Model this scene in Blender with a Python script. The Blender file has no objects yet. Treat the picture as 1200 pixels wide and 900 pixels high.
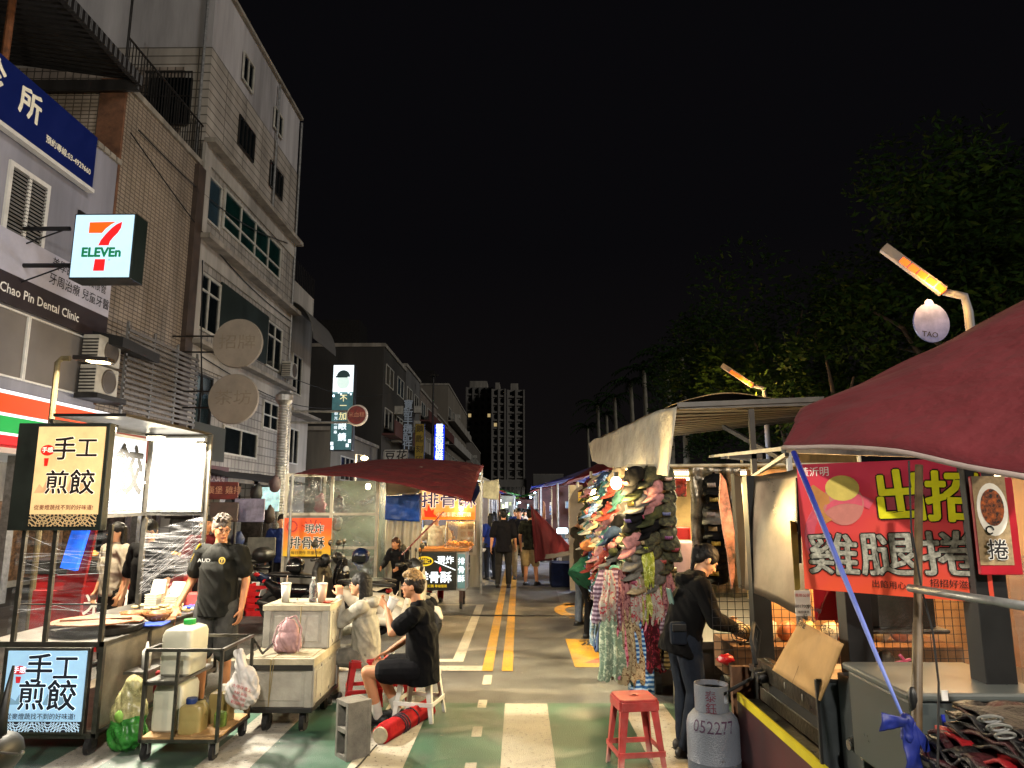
import bpy, bmesh, math, random
from mathutils import Vector, Matrix, noise, Euler
random.seed(7)
R=math.radians
sc=bpy.context.scene
col=sc.collection
# ---------------------------------------------------------------- camera
F=830.;PIT=R(9.75);PSI=R(0.61);HC=1.8
cd=bpy.data.cameras.new('camera');cam=bpy.data.objects.new('camera',cd);col.objects.link(cam)
cam.location=(0,0,HC);cam.rotation_euler=(R(90)+PIT,0,PSI)
cd.sensor_width=36;cd.lens=36*F/1200;cd.clip_start=.05;cd.clip_end=3000
sc.camera=cam
def ray(u,v):
    x=(u-600)/F;y=(450-v)/F
    d=(x,math.cos(PIT)-y*math.sin(PIT),math.sin(PIT)+y*math.cos(PIT))
    c,s=math.cos(PSI),math.sin(PSI)
    return Vector((c*d[0]-s*d[1],s*d[0]+c*d[1],d[2]))
def aty(u,v,Y):
    d=ray(u,v);t=Y/d.y;return Vector((d.x*t,Y,HC+d.z*t))
def atx(u,v,X):
    d=ray(u,v);t=X/d.x;return Vector((X,d.y*t,HC+d.z*t))
def atz(u,v,Z=0):
    d=ray(u,v);t=(Z-HC)/d.z;return Vector((d.x*t,d.y*t,Z))
def wy(u,v,Y,dz=0):
    return aty(u,v,Y)
# ---------------------------------------------------------------- materials
_m={}
def hexc(h):
    h=h.lstrip('#');c=[int(h[i:i+2],16)/255 for i in (0,2,4)]
    return tuple((x/12.92 if x<=.04045 else ((x+.055)/1.055)**2.4) for x in c)
def M(name,c=(.5,.5,.5),rough=.6,metal=0.,var=.18,scale=6.,bump=0.,bscale=None,emis=0.,ecol=None,trans=0.,alpha=1.,streak=False,sheen=0.,bdist=.02):
    if name in _m:return _m[name]
    if isinstance(c,str):c=hexc(c)
    m=bpy.data.materials.new(name);m.use_nodes=True;_m[name]=m
    nt=m.node_tree;b=nt.nodes['Principled BSDF'];L=nt.links
    b.inputs['Roughness'].default_value=rough;b.inputs['Metallic'].default_value=metal
    tc=nt.nodes.new('ShaderNodeTexCoord')
    mp=nt.nodes.new('ShaderNodeMapping');L.new(tc.outputs['Object'],mp.inputs['Vector'])
    if streak:mp.inputs['Scale'].default_value=(1,1,.12)
    n=nt.nodes.new('ShaderNodeTexNoise');n.inputs['Scale'].default_value=scale;n.inputs['Detail'].default_value=7;n.inputs['Roughness'].default_value=.65
    L.new(mp.outputs[0],n.inputs['Vector'])
    mr=nt.nodes.new('ShaderNodeMapRange');mr.inputs['From Min'].default_value=.3;mr.inputs['From Max'].default_value=.7
    mr.inputs['To Min'].default_value=1-var*1.6;mr.inputs['To Max'].default_value=1+var*.6
    L.new(n.outputs['Fac'],mr.inputs['Value'])
    mx=nt.nodes.new('ShaderNodeVectorMath');mx.operation='SCALE'
    mx.inputs[0].default_value=c[:3];L.new(mr.outputs[0],mx.inputs['Scale'])
    L.new(mx.outputs[0],b.inputs['Base Color'])
    rr=nt.nodes.new('ShaderNodeMapRange');rr.inputs['To Min'].default_value=max(.03,rough-.12);rr.inputs['To Max'].default_value=min(1,rough+.15)
    L.new(n.outputs['Fac'],rr.inputs['Value']);L.new(rr.outputs[0],b.inputs['Roughness'])
    if bump:
        n2=nt.nodes.new('ShaderNodeTexNoise');n2.inputs['Scale'].default_value=bscale or scale*4;n2.inputs['Detail'].default_value=5
        L.new(mp.outputs[0],n2.inputs['Vector'])
        bp=nt.nodes.new('ShaderNodeBump');bp.inputs['Strength'].default_value=bump;bp.inputs['Distance'].default_value=bdist
        L.new(n2.outputs['Fac'],bp.inputs['Height']);L.new(bp.outputs[0],b.inputs['Normal'])
    if emis:
        b.inputs['Emission Strength'].default_value=emis
        if ecol is None:L.new(mx.outputs[0],b.inputs['Emission Color'])
        else:b.inputs['Emission Color'].default_value=(*(hexc(ecol) if isinstance(ecol,str) else ecol),1)
    if trans:b.inputs['Transmission Weight'].default_value=trans
    if alpha<1:b.inputs['Alpha'].default_value=alpha
    return m
def tile_mat(name,c1,c2,mortar,w=.25,h=.12,ms=.012,rough=.6,dirt=.5):
    if name in _m:return _m[name]
    m=bpy.data.materials.new(name);m.use_nodes=True;_m[name]=m
    nt=m.node_tree;b=nt.nodes['Principled BSDF'];L=nt.links;N=nt.nodes.new
    tc=N('ShaderNodeTexCoord');sp=N('ShaderNodeSeparateXYZ');L.new(tc.outputs['Object'],sp.inputs[0])
    ad=N('ShaderNodeMath');L.new(sp.outputs[0],ad.inputs[0]);L.new(sp.outputs[1],ad.inputs[1])
    cb=N('ShaderNodeCombineXYZ');L.new(ad.outputs[0],cb.inputs[0]);L.new(sp.outputs[2],cb.inputs[1])
    br=N('ShaderNodeTexBrick');br.offset=0;br.inputs['Scale'].default_value=1
    br.inputs['Brick Width'].default_value=w;br.inputs['Row Height'].default_value=h;br.inputs['Mortar Size'].default_value=ms
    br.inputs['Color1'].default_value=(*hexc(c1),1);br.inputs['Color2'].default_value=(*hexc(c2),1);br.inputs['Mortar'].default_value=(*hexc(mortar),1)
    L.new(cb.outputs[0],br.inputs['Vector'])
    mp=N('ShaderNodeMapping');mp.inputs['Scale'].default_value=(1,1,.22);L.new(tc.outputs['Object'],mp.inputs[0])
    n=N('ShaderNodeTexNoise');n.inputs['Scale'].default_value=1.6;n.inputs['Detail'].default_value=8;L.new(mp.outputs[0],n.inputs[0])
    mr=N('ShaderNodeMapRange');mr.inputs['From Min'].default_value=.3;mr.inputs['From Max'].default_value=.72;mr.inputs['To Min'].default_value=1-dirt;mr.inputs['To Max'].default_value=1.1
    L.new(n.outputs[0],mr.inputs[0])
    vm=N('ShaderNodeVectorMath');vm.operation='SCALE';L.new(br.outputs[0],vm.inputs[0]);L.new(mr.outputs[0],vm.inputs['Scale'])
    L.new(vm.outputs[0],b.inputs['Base Color']);b.inputs['Roughness'].default_value=rough
    bp=N('ShaderNodeBump');bp.inputs['Strength'].default_value=.5;bp.inputs['Distance'].default_value=.01;bp.invert=True
    L.new(br.outputs['Fac'],bp.inputs['Height']);L.new(bp.outputs[0],b.inputs['Normal'])
    return m
def ribbed_mat(name,c,period=.08,axis=2,rough=.5,metal=0,depth=.6,var=.3):
    if name in _m:return _m[name]
    m=M(name,c,rough,metal,var,3,streak=True);nt=m.node_tree;N=nt.nodes.new;L=nt.links
    tc=N('ShaderNodeTexCoord');sp=N('ShaderNodeSeparateXYZ');L.new(tc.outputs['Object'],sp.inputs[0])
    mu=N('ShaderNodeMath');mu.operation='MULTIPLY';mu.inputs[1].default_value=2*math.pi/period;L.new(sp.outputs[axis],mu.inputs[0])
    si=N('ShaderNodeMath');si.operation='SINE';L.new(mu.outputs[0],si.inputs[0])
    bp=N('ShaderNodeBump');bp.inputs['Strength'].default_value=depth;bp.inputs['Distance'].default_value=period*.3
    L.new(si.outputs[0],bp.inputs['Height']);L.new(bp.outputs[0],nt.nodes['Principled BSDF'].inputs['Normal'])
    return m
def film_mat(name,tint=(1,1,1),amount=.25,scale=3.,stretch=(1,1,1),rough=.12,clear=.02,milky=(.8,.8,.8),rot=(0,0,0),bump=.6):
    """clear plastic film: mostly see-through, with wrinkled glossy streaks"""
    if name in _m:return _m[name]
    m=bpy.data.materials.new(name);m.use_nodes=True;_m[name]=m
    nt=m.node_tree;nt.nodes.clear();N=nt.nodes.new;L=nt.links
    out=N('ShaderNodeOutputMaterial');tr=N('ShaderNodeBsdfTransparent');tr.inputs[0].default_value=(*tint,1)
    gl=N('ShaderNodeBsdfGlossy');gl.inputs['Roughness'].default_value=rough
    df=N('ShaderNodeBsdfPrincipled');df.inputs['Base Color'].default_value=(*milky,1);df.inputs['Roughness'].default_value=rough+.1
    mg=N('ShaderNodeMixShader');mg.inputs[0].default_value=.5;L.new(df.outputs[0],mg.inputs[1]);L.new(gl.outputs[0],mg.inputs[2])
    tc=N('ShaderNodeTexCoord');mp=N('ShaderNodeMapping');mp.inputs['Scale'].default_value=stretch;mp.inputs['Rotation'].default_value=rot;L.new(tc.outputs['Object'],mp.inputs[0])
    n=N('ShaderNodeTexNoise');n.inputs['Scale'].default_value=scale;n.inputs['Detail'].default_value=6;n.inputs['Distortion'].default_value=.6;L.new(mp.outputs[0],n.inputs[0])
    mr=N('ShaderNodeMapRange');mr.inputs['From Min'].default_value=.46;mr.inputs['From Max'].default_value=.74;mr.inputs['To Min'].default_value=clear;mr.inputs['To Max'].default_value=amount*2
    L.new(n.outputs[0],mr.inputs[0])
    bp=N('ShaderNodeBump');bp.inputs['Strength'].default_value=bump;bp.inputs['Distance'].default_value=.03;L.new(n.outputs[0],bp.inputs['Height'])
    L.new(bp.outputs[0],gl.inputs['Normal']);L.new(bp.outputs[0],df.inputs['Normal'])
    ms=N('ShaderNodeMixShader');L.new(mr.outputs[0],ms.inputs[0]);L.new(tr.outputs[0],ms.inputs[1]);L.new(mg.outputs[0],ms.inputs[2])
    L.new(ms.outputs[0],out.inputs[0]);return m
def pat_mat(name,c1,c2,scale=24,th=.55,soft=.04,kind='noise',rough=.85):
    if name in _m:return _m[name]
    m=M(name,c1,rough,0,.25,9,bump=.3,bscale=200);nt=m.node_tree;N=nt.nodes.new;L=nt.links;b=nt.nodes['Principled BSDF'];src=b.inputs['Base Color'].links[0].from_socket
    tc=N('ShaderNodeTexCoord')
    if kind=='noise':
        n=N('ShaderNodeTexNoise');n.inputs['Scale'].default_value=scale;n.inputs['Detail'].default_value=2;n.inputs['Distortion'].default_value=1.2;out=n.outputs[0]
    elif kind=='spots':
        n=N('ShaderNodeTexVoronoi');n.inputs['Scale'].default_value=scale;out=n.outputs['Distance'];th=.38
    else:
        n=N('ShaderNodeTexWave');n.inputs['Scale'].default_value=scale*.3;n.inputs['Distortion'].default_value=2;n.bands_direction='Z';out=n.outputs[1]
    L.new(tc.outputs['Object'],n.inputs['Vector'])
    r=N('ShaderNodeMapRange');r.inputs['From Min'].default_value=th-soft;r.inputs['From Max'].default_value=th+soft;L.new(out,r.inputs[0])
    mx=N('ShaderNodeMix');mx.data_type='RGBA';L.new(src,mx.inputs[6]);mx.inputs[7].default_value=(*hexc(c2),1);L.new(r.outputs[0],mx.inputs[0]);L.new(mx.outputs[2],b.inputs['Base Color']);b.inputs['Specular IOR Level'].default_value=.15
    return m
def glow(name,c,s,var=.03,scale=3):
    return M(name,c,.5,0,var,scale,emis=s)
# ---------------------------------------------------------------- mesh builder
def basis(d):
    d=d.normalized();a=Vector((0,0,1)) if abs(d.z)<.95 else Vector((1,0,0))
    x=d.cross(a).normalized();return x,d.cross(x).normalized(),d
class MB:
    def __init__(s):s.v=[];s.f=[];s.mi=[];s.k=0
    def mat(s,k):s.k=k;return s
    def add(s,vs,fs):
        o=len(s.v);s.v+=[Vector(p) for p in vs];s.f+=[tuple(i+o for i in f) for f in fs];s.mi+=[s.k]*len(fs);return s
    def box(s,a,b,rz=0,piv=None):
        x0,y0,z0=a;x1,y1,z1=b
        vs=[Vector(p) for p in((x0,y0,z0),(x1,y0,z0),(x1,y1,z0),(x0,y1,z0),(x0,y0,z1),(x1,y0,z1),(x1,y1,z1),(x0,y1,z1))]
        if rz:
            c=Vector(piv) if piv else Vector(((x0+x1)/2,(y0+y1)/2,0));m=Matrix.Rotation(rz,3,'Z');vs=[m@(p-c)+c for p in vs]
        return s.add(vs,[(3,2,1,0),(4,5,6,7),(0,1,5,4),(1,2,6,5),(2,3,7,6),(3,0,4,7)])
    def cbox(s,c,d,rot=None):
        c=Vector(c);h=Vector(d)/2
        vs=[Vector((sx*h.x,sy*h.y,sz*h.z)) for sz in(-1,1) for sx,sy in((-1,-1),(1,-1),(1,1),(-1,1))]
        if rot is not None:
            m=rot if isinstance(rot,Matrix) else Euler(rot).to_matrix();vs=[m@p for p in vs]
        return s.add([p+c for p in vs],[(3,2,1,0),(4,5,6,7),(0,1,5,4),(1,2,6,5),(2,3,7,6),(3,0,4,7)])
    def beam(s,p,q,w,h=None):
        p=Vector(p);q=Vector(q);x,y,d=basis(q-p);h=h or w
        vs=[c+x*sx*w/2+y*sy*h/2 for c in(p,q) for sx,sy in((-1,-1),(1,-1),(1,1),(-1,1))]
        return s.add(vs,[(3,2,1,0),(4,5,6,7),(0,1,5,4),(1,2,6,5),(2,3,7,6),(3,0,4,7)])
    def tube(s,pts,r,n=10,r2=None,cap=True):
        pts=[Vector(p) for p in pts];k=len(pts)
        if r2 is None:r2=r
        rings=[];px=None
        for i,p in enumerate(pts):
            d=(pts[min(i+1,k-1)]-pts[max(i-1,0)])
            if d.length<1e-9:d=Vector((0,0,1))
            d.normalize()
            if px is None:px,_,_=basis(d)
            px=(px-d*px.dot(d));px=px.normalized() if px.length>1e-6 else basis(d)[0]
            py=d.cross(px);rr=(r[i] if isinstance(r,(list,tuple)) else r+(r2-r)*i/max(1,k-1))
            rings.append([p+px*math.cos(2*math.pi*j/n)*rr+py*math.sin(2*math.pi*j/n)*rr for j in range(n)])
        vs=[v for g in rings for v in g];fs=[]
        for i in range(k-1):
            for j in range(n):fs.append((i*n+j,i*n+(j+1)%n,(i+1)*n+(j+1)%n,(i+1)*n+j))
        if cap:fs+=[tuple(range(n))[::-1],tuple((k-1)*n+j for j in range(n))]
        return s.add(vs,fs)
    def lathe(s,prof,c=(0,0,0),n=24,m=None):
        c=Vector(c);vs=[];fs=[];k=len(prof)
        for r,z in prof:
            for j in range(n):
                p=Vector((r*math.cos(2*math.pi*j/n),r*math.sin(2*math.pi*j/n),z))
                if m is not None:p=m@p
                vs.append(p+c)
        for i in range(k-1):
            for j in range(n):fs.append((i*n+j,i*n+(j+1)%n,(i+1)*n+(j+1)%n,(i+1)*n+j))
        if prof[0][0]>1e-6:fs.append(tuple(range(n))[::-1])
        if prof[-1][0]>1e-6:fs.append(tuple((k-1)*n+j for j in range(n)))
        return s.add(vs,fs)
    def ell(s,c,r,n=14,m=None):
        if not isinstance(r,(tuple,list)):r=(r,r,r)
        c=Vector(c);k=max(6,n//2);vs=[];fs=[]
        for i in range(k+1):
            a=math.pi*i/k
            for j in range(n):
                t=2*math.pi*j/n;rs=max(math.sin(a),1e-3)
                p=Vector((r[0]*rs*math.cos(t),r[1]*rs*math.sin(t),-r[2]*math.cos(a)))
                if m is not None:p=m@p
                vs.append(p+c)
        for i in range(k):
            for j in range(n):fs.append((i*n+j,i*n+(j+1)%n,(i+1)*n+(j+1)%n,(i+1)*n+j))
        fs+=[tuple(range(n))[::-1],tuple(k*n+j for j in range(n))]
        return s.add(vs,fs)
    def cap(s,p,q,r1,r2,n=14,flat=1.0):
        """tapered capsule"""
        p=Vector(p);q=Vector(q);x,y,d=basis(q-p);vs=[];fs=[];k=4;rows=[]
        for i in range(k+1):
            a=math.pi/2*(1-i/k);rows.append((p-d*r1*math.sin(a),max(r1*math.cos(a),1e-4)))
        for i in range(k+1):
            a=math.pi/2*(i/k);rows.append((q+d*r2*math.sin(a),max(r2*math.cos(a),1e-4)))
        for c,rr in rows:
            vs+=[c+x*rr*math.cos(2*math.pi*j/n)+y*rr*flat*math.sin(2*math.pi*j/n) for j in range(n)]
        for i in range(len(rows)-1):
            for j in range(n):fs.append((i*n+j,i*n+(j+1)%n,(i+1)*n+(j+1)%n,(i+1)*n+j))
        fs+=[tuple(range(n))[::-1],tuple((len(rows)-1)*n+j for j in range(n))]
        return s.add(vs,fs)
    def loft(s,rings,n=28):
        vs=[];fs=[];k=len(rings)
        for c,X_,Y_ in rings:vs+=[Vector(c)+X_*math.cos(2*math.pi*j/n)+Y_*math.sin(2*math.pi*j/n) for j in range(n)]
        for i in range(k-1):
            for j in range(n):fs.append((i*n+j,i*n+(j+1)%n,(i+1)*n+(j+1)%n,(i+1)*n+j))
        return s.add(vs,fs+[tuple(range(n))[::-1],tuple((k-1)*n+j for j in range(n))])
    def prism(s,poly,d):
        """closed polygon (3D points) extruded along vector d"""
        n=len(poly);d=Vector(d);a=[Vector(p) for p in poly]
        return s.add(a+[p+d for p in a],[tuple(range(n))[::-1],tuple(range(n,2*n))]+[(i,(i+1)%n,n+(i+1)%n,n+i) for i in range(n)])
    def quad(s,a,b,c,d):return s.add([a,b,c,d],[(0,1,2,3)])
    def grid(s,fn,nu,nv):
        vs=[fn(i/nu,j/nv) for j in range(nv+1) for i in range(nu+1)]
        return s.add(vs,[(j*(nu+1)+i,j*(nu+1)+i+1,(j+1)*(nu+1)+i+1,(j+1)*(nu+1)+i) for j in range(nv) for i in range(nu)])
    def build(s,name,mats,parent=None,smooth=False,bevel=0,solid=0,sub=0,org=None,auto=False):
        me=bpy.data.meshes.new(name)
        if parent is not None:o0=worg(parent)
        elif org is not None:o0=Vector(org)
        else:
            xs=[v.x for v in s.v];ys=[v.y for v in s.v];o0=Vector(((min(xs)+max(xs))/2,(min(ys)+max(ys))/2,min(v.z for v in s.v)))
        me.from_pydata([v-o0 for v in s.v],[],s.f)
        if not isinstance(mats,(list,tuple)):mats=[mats]
        for m in mats:me.materials.append(m)
        if len(mats)>1:me.polygons.foreach_set('material_index',s.mi)
        if smooth:me.polygons.foreach_set('use_smooth',[True]*len(me.polygons))
        me.update()
        bm=bmesh.new();bm.from_mesh(me);bmesh.ops.recalc_face_normals(bm,faces=bm.faces);bm.to_mesh(me);bm.free()
        o=bpy.data.objects.new(name,me);col.objects.link(o)
        if parent is not None:o.parent=parent
        else:o.location=o0
        if solid:
            q=o.modifiers.new('solid','SOLIDIFY');q.thickness=solid;q.offset=0
        if bevel:
            q=o.modifiers.new('bevel','BEVEL');q.width=bevel;q.segments=2;q.limit_method='ANGLE';q.angle_limit=R(40)
        if sub:
            q=o.modifiers.new('sub','SUBSURF');q.levels=sub;q.render_levels=sub
        if auto:
            me.polygons.foreach_set('use_smooth',[True]*len(me.polygons));me.set_sharp_from_angle(angle=R(35))
        return o
def worg(o):
    p=Vector((0,0,0))
    while o is not None:p+=o.location;o=o.parent
    return p
def each(name,mats,parent,boxes,**k):
    for a,b in boxes:MB().box(a,b).build(name,mats,parent,**k)
def tubes(name,mats,parent,ps,r,n=6,**k):
    for p in ps:MB().tube(p,r,n).build(name,mats,parent,**k)
def tag(o,label=None,cat=None,group=None,kind=None):
    if label:o['label']=label
    if cat:o['category']=cat
    if group:o['group']=group
    if kind:o['kind']=kind
    return o
def thing(name,label,cat,loc=(0,0,0),rz=0,group=None):
    o=bpy.data.objects.new(name,None);col.objects.link(o);o.location=loc;o.rotation_euler=(0,0,rz);o.empty_display_size=.1
    return tag(o,label,cat,group)
def kids(o):return [c for c in col.objects if c.parent is o]
_kidmap=None
def dup(root,loc,rz=0,label=None,group=None,scale=None):
    r=root.copy();col.objects.link(r);r.location=loc;r.rotation_euler=(0,0,rz)
    if scale:r.scale=scale
    if label:r['label']=label
    if group:r['group']=group
    for ch in list(root.children):
        c=ch.copy();col.objects.link(c);c.parent=r
        for g in list(ch.children):
            d=g.copy();col.objects.link(d);d.parent=c
    return r
def lerp(a,b,t):return a+(b-a)*t
def bil(P,u,v):
    a,b,c,d=[Vector(p) for p in P]   # a,b bottom/first edge ; d,c second edge
    return lerp(lerp(a,b,u),lerp(d,c,u),v)
def cloth(name,P,mats,parent=None,nu=24,nv=16,sag=0.,amp=.02,fr=2.5,seed=0,solid=.003,fold=None,extra=None,**kw):
    a,b,c,d=[Vector(p) for p in P];nr=(b-a).cross(d-a).normalized()
    def fn(u,v):
        p=bil(P,u,v);n=noise.noise(p*fr+Vector((seed*7.3,0,0)))*amp+noise.noise(p*fr*3+Vector((seed*3.1,5,0)))*amp*.35
        p=p+nr*n-Vector((0,0,sag*4*u*(1-u)*4*v*(1-v)))
        if fold:p=p+nr*fold[0]*math.sin(fold[1]*2*math.pi*(u if len(fold)<3 else v)+2*noise.noise(p*2))
        if extra:p=extra(p,u,v)
        return p
    return MB().grid(fn,nu,nv).build(name,mats,parent,smooth=True,solid=solid,**kw)
# ---------------------------------------------------------------- lettering
def text_mesh(body,size,off=0.,res=2):
    c=bpy.data.curves.new('lettering','FONT');c.body=body;c.size=size;c.align_x='CENTER';c.align_y='CENTER';c.offset=off*size*1.1;c.resolution_u=res
    o=bpy.data.objects.new('lettering',c);col.objects.link(o)
    dg=bpy.context.evaluated_depsgraph_get();me=bpy.data.meshes.new_from_object(o.evaluated_get(dg))
    bpy.data.objects.remove(o);return me
def letters(parent,items,origin,xdir,ydir,name='lettering'):
    """items: (body,x,y,size,material,offset,lift[,width]) on the plane origin+xdir*x+ydir*y ; one mesh"""
    X=Vector(xdir).normalized();Y=Vector(ydir).normalized();Z=X.cross(Y);O=Vector(origin);o0=worg(parent)
    V=[];Fc=[];MI=[];mats=[]
    for it in items:
        body,x,y,size,mt,off,lift=it[:7];sx=it[7] if len(it)>7 else 1;rot=it[8] if len(it)>8 else 0
        me=text_mesh(body,size,0)
        if mt not in mats:mats.append(mt)
        k=mats.index(mt);ca,sa=math.cos(rot),math.sin(rot)
        # bold strokes and halos: the glyph repeated round a small circle, each copy a hair prouder than the last
        n_=0 if off<.004 else (4 if off<.03 else 9);sh_=[(0,0)]+[(off*size*.9*math.cos(2*math.pi*q/n_+.4),off*size*.9*math.sin(2*math.pi*q/n_+.4)) for q in range(n_)]
        for q,(ox,oy) in enumerate(sh_):
            b=len(V)
            for v in me.vertices:
                px=v.co.x*sx+ox;py=v.co.y+oy;px,py=px*ca-py*sa,px*sa+py*ca
                V.append(O+X*(x+px)+Y*(y+py)+Z*(lift+q*.00012)-o0)
            for p in me.polygons:Fc.append(tuple(i+b for i in p.vertices));MI.append(k)
        bpy.data.meshes.remove(me)
    me=bpy.data.meshes.new(name);me.from_pydata(V,[],Fc)
    for m in mats:me.materials.append(m)
    me.polygons.foreach_set('material_index',MI);me.update()
    o=bpy.data.objects.new(name,me);col.objects.link(o);o.parent=parent;return o
def shape(parent,name,polys,origin,xdir,ydir):
    """flat coloured shapes: (points2d, material, lift)"""
    X=Vector(xdir).normalized();Y=Vector(ydir).normalized();Z=X.cross(Y);O=Vector(origin);mb=MB();mats=[]
    for pts,mt,lift in polys:
        if mt not in mats:mats.append(mt)
        mb.mat(mats.index(mt)).add([O+X*a+Y*b+Z*lift for a,b in pts],[tuple(range(len(pts)))])
    return mb.build(name,mats,parent)
def arc(cx,cy,r0,r1,a0,a1,n=14):
    o=[(cx+r1*math.cos(a0+(a1-a0)*i/n),cy+r1*math.sin(a0+(a1-a0)*i/n)) for i in range(n+1)]
    return o+[(cx+r0*math.cos(a1-(a1-a0)*i/n),cy+r0*math.sin(a1-(a1-a0)*i/n)) for i in range(n+1)]
def disc(cx,cy,r,n=24,ry=None):
    ry=ry or r;return [(cx+r*math.cos(2*math.pi*i/n),cy+ry*math.sin(2*math.pi*i/n)) for i in range(n)]
# ---------------------------------------------------------------- lights
LK=4.2
def point(loc,w,c=(1,.9,.75),r=.05,name='bulb_light'):
    l=bpy.data.lights.new(name,'POINT');l.energy=w*LK;l.color=c;l.shadow_soft_size=r
    o=bpy.data.objects.new(name,l);col.objects.link(o);o.location=loc;return o
def area(loc,w,c,sx,sy,direc,name='tube_light',spread=180):
    l=bpy.data.lights.new(name,'AREA');l.shape='RECTANGLE';l.size=sx;l.size_y=sy;l.energy=w*LK;l.color=c;l.spread=R(spread)
    o=bpy.data.objects.new(name,l);col.objects.link(o);o.location=loc
    o.rotation_euler=Vector(direc).to_track_quat('-Z','Y').to_euler();return o
# ---------------------------------------------------------------- common materials
steel=M('steel','#8c8a86',.32,.9,.25,5);dsteel=M('dark_steel','#3a3836',.4,.7,.3,8);galv=M('galvanised','#9a9a98',.45,.7,.3,10)
blackp=M('black_plastic','#141414',.45,0,.3,12);blackm=M('black_metal','#1b1b1d',.45,.3,.4,8)
rubber=M('rubber','#0f0f10',.8,0,.2,20);white_paint=M('white_paint','#d8d6d0',.5,0,.12,5)
wood=M('plywood','#b08a5a',.6,0,.35,7,streak=True);cardb=M('cardboard','#b8925e',.85,0,.15,5)
wplastic=M('white_plastic','#d9d7cf',.35,0,.08,5);redp=M('red_plastic','#b0141b',.35,0,.25,9)
glassd=M('dark_glass','#0c1214',.08,0,.3,2);skin=M('skin','#b8805c',.55,0,.1,12,sheen=.1)
ink=M('ink_black','#141010',.7,0,.05);inkw=M('ink_white','#e8e6e0',.7,0,.05);redink=M('ink_red','#b3161a',.6,0,.1)
# ================================================================ SETTING
def asphalt_mat():
    m=M('asphalt','#565656',.55,0,.6,1.5,bump=.55,bscale=160);nt=m.node_tree;N=nt.nodes.new;L=nt.links
    b=nt.nodes['Principled BSDF'];src=b.inputs['Base Color'].links[0].from_socket
    tc=N('ShaderNodeTexCoord');n=N('ShaderNodeTexNoise');n.inputs['Scale'].default_value=90;n.inputs['Detail'].default_value=3;L.new(tc.outputs['Object'],n.inputs[0])
    mr=N('ShaderNodeMapRange');mr.inputs['From Min'].default_value=.35;mr.inputs['From Max'].default_value=.7;mr.inputs['To Min'].default_value=.55;mr.inputs['To Max'].default_value=1.45;L.new(n.outputs[0],mr.inputs[0])
    v=N('ShaderNodeVectorMath');v.operation='SCALE';L.new(src,v.inputs[0]);L.new(mr.outputs[0],v.inputs['Scale']);L.new(v.outputs[0],b.inputs['Base Color']);return m
def worn_mat(name,c,under='#46433e',wear=.42,sc_=28,rough=.6,big=.35):
    if name in _m:return _m[name]
    m=bpy.data.materials.new(name);m.use_nodes=True;_m[name]=m
    nt=m.node_tree;b=nt.nodes['Principled BSDF'];N=nt.nodes.new;L=nt.links
    tc=N('ShaderNodeTexCoord');n=N('ShaderNodeTexNoise');n.inputs['Scale'].default_value=sc_;n.inputs['Detail'].default_value=9;n.inputs['Roughness'].default_value=.75;L.new(tc.outputs['Object'],n.inputs[0])
    r=N('ShaderNodeValToRGB');r.color_ramp.elements[0].position=wear-.03;r.color_ramp.elements[1].position=wear+.03
    L.new(n.outputs[0],r.inputs[0])
    n2=N('ShaderNodeTexNoise');n2.inputs['Scale'].default_value=1.7;n2.inputs['Detail'].default_value=6;L.new(tc.outputs['Object'],n2.inputs[0])
    mr=N('ShaderNodeMapRange');mr.inputs['From Min'].default_value=.3;mr.inputs['From Max'].default_value=.7;mr.inputs['To Min'].default_value=1-big;mr.inputs['To Max'].default_value=1.1;L.new(n2.outputs[0],mr.inputs[0])
    vs=N('ShaderNodeVectorMath');vs.operation='SCALE';vs.inputs[0].default_value=hexc(c);L.new(mr.outputs[0],vs.inputs['Scale'])
    mx=N('ShaderNodeMix');mx.data_type='RGBA';mx.inputs[6].default_value=(*hexc(under),1)
    L.new(vs.outputs[0],mx.inputs[7]);L.new(r.outputs[0],mx.inputs[0]);L.new(mx.outputs[2],b.inputs['Base Color'])
    n3=N('ShaderNodeTexNoise');n3.inputs['Scale'].default_value=130;L.new(tc.outputs['Object'],n3.inputs[0])
    bp=N('ShaderNodeBump');bp.inputs['Strength'].default_value=.35;bp.inputs['Distance'].default_value=.015;L.new(n3.outputs[0],bp.inputs['Height']);L.new(bp.outputs[0],b.inputs['Normal'])
    b.inputs['Roughness'].default_value=rough;return m
g=MB();g.box((-700,-60,-.3),(700,1500,0));tag(g.build('ground',M('earth','#1f1d1a',.9,0,.3,1)),kind='structure')
g=MB();g.quad((-9.3,-25,.004),(9.5,-25,.004),(9.5,400,.004),(-9.3,400,.004));tag(g.build('road',asphalt_mat()),kind='structure')
paint=worn_mat('worn_white_paint','#b0aa9c',wear=.41,sc_=26);yel=worn_mat('worn_yellow_paint','#c08d22',wear=.43,sc_=34)
greenp=worn_mat('green_road_coating','#335a47',under='#34443d',wear=.40,sc_=18,rough=.5,big=.5)
g=MB();g.quad((-9.2,-14,.008),(9.4,-14,.008),(9.4,6.93,.008),(-9.2,6.93,.008));tag(g.build('green_crossing_surface',greenp),kind='structure')
def mark(name,m,quads,z=.012):
    b=MB()
    for q in quads:b.add([(x,y,z) for x,y in q],[tuple(range(len(q)))])
    return tag(b.build(name,m),kind='structure')
mark('crossing_stripes',paint,[[(x,-3),(x+.385,-3),(x+.385,6.9),(x,6.9)] for x in [-.137+1.06*k for k in range(-7,7)]])
mark('lane_dashes',paint,[[(-.385,y),(-.305,y),(-.305,y+.26),(-.385,y+.26)] for y in (4.3,5.12,5.95,6.76)]+[[(-.385,7.6),(-.295,7.6),(-.295,8.0),(-.385,8.0)]])
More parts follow.
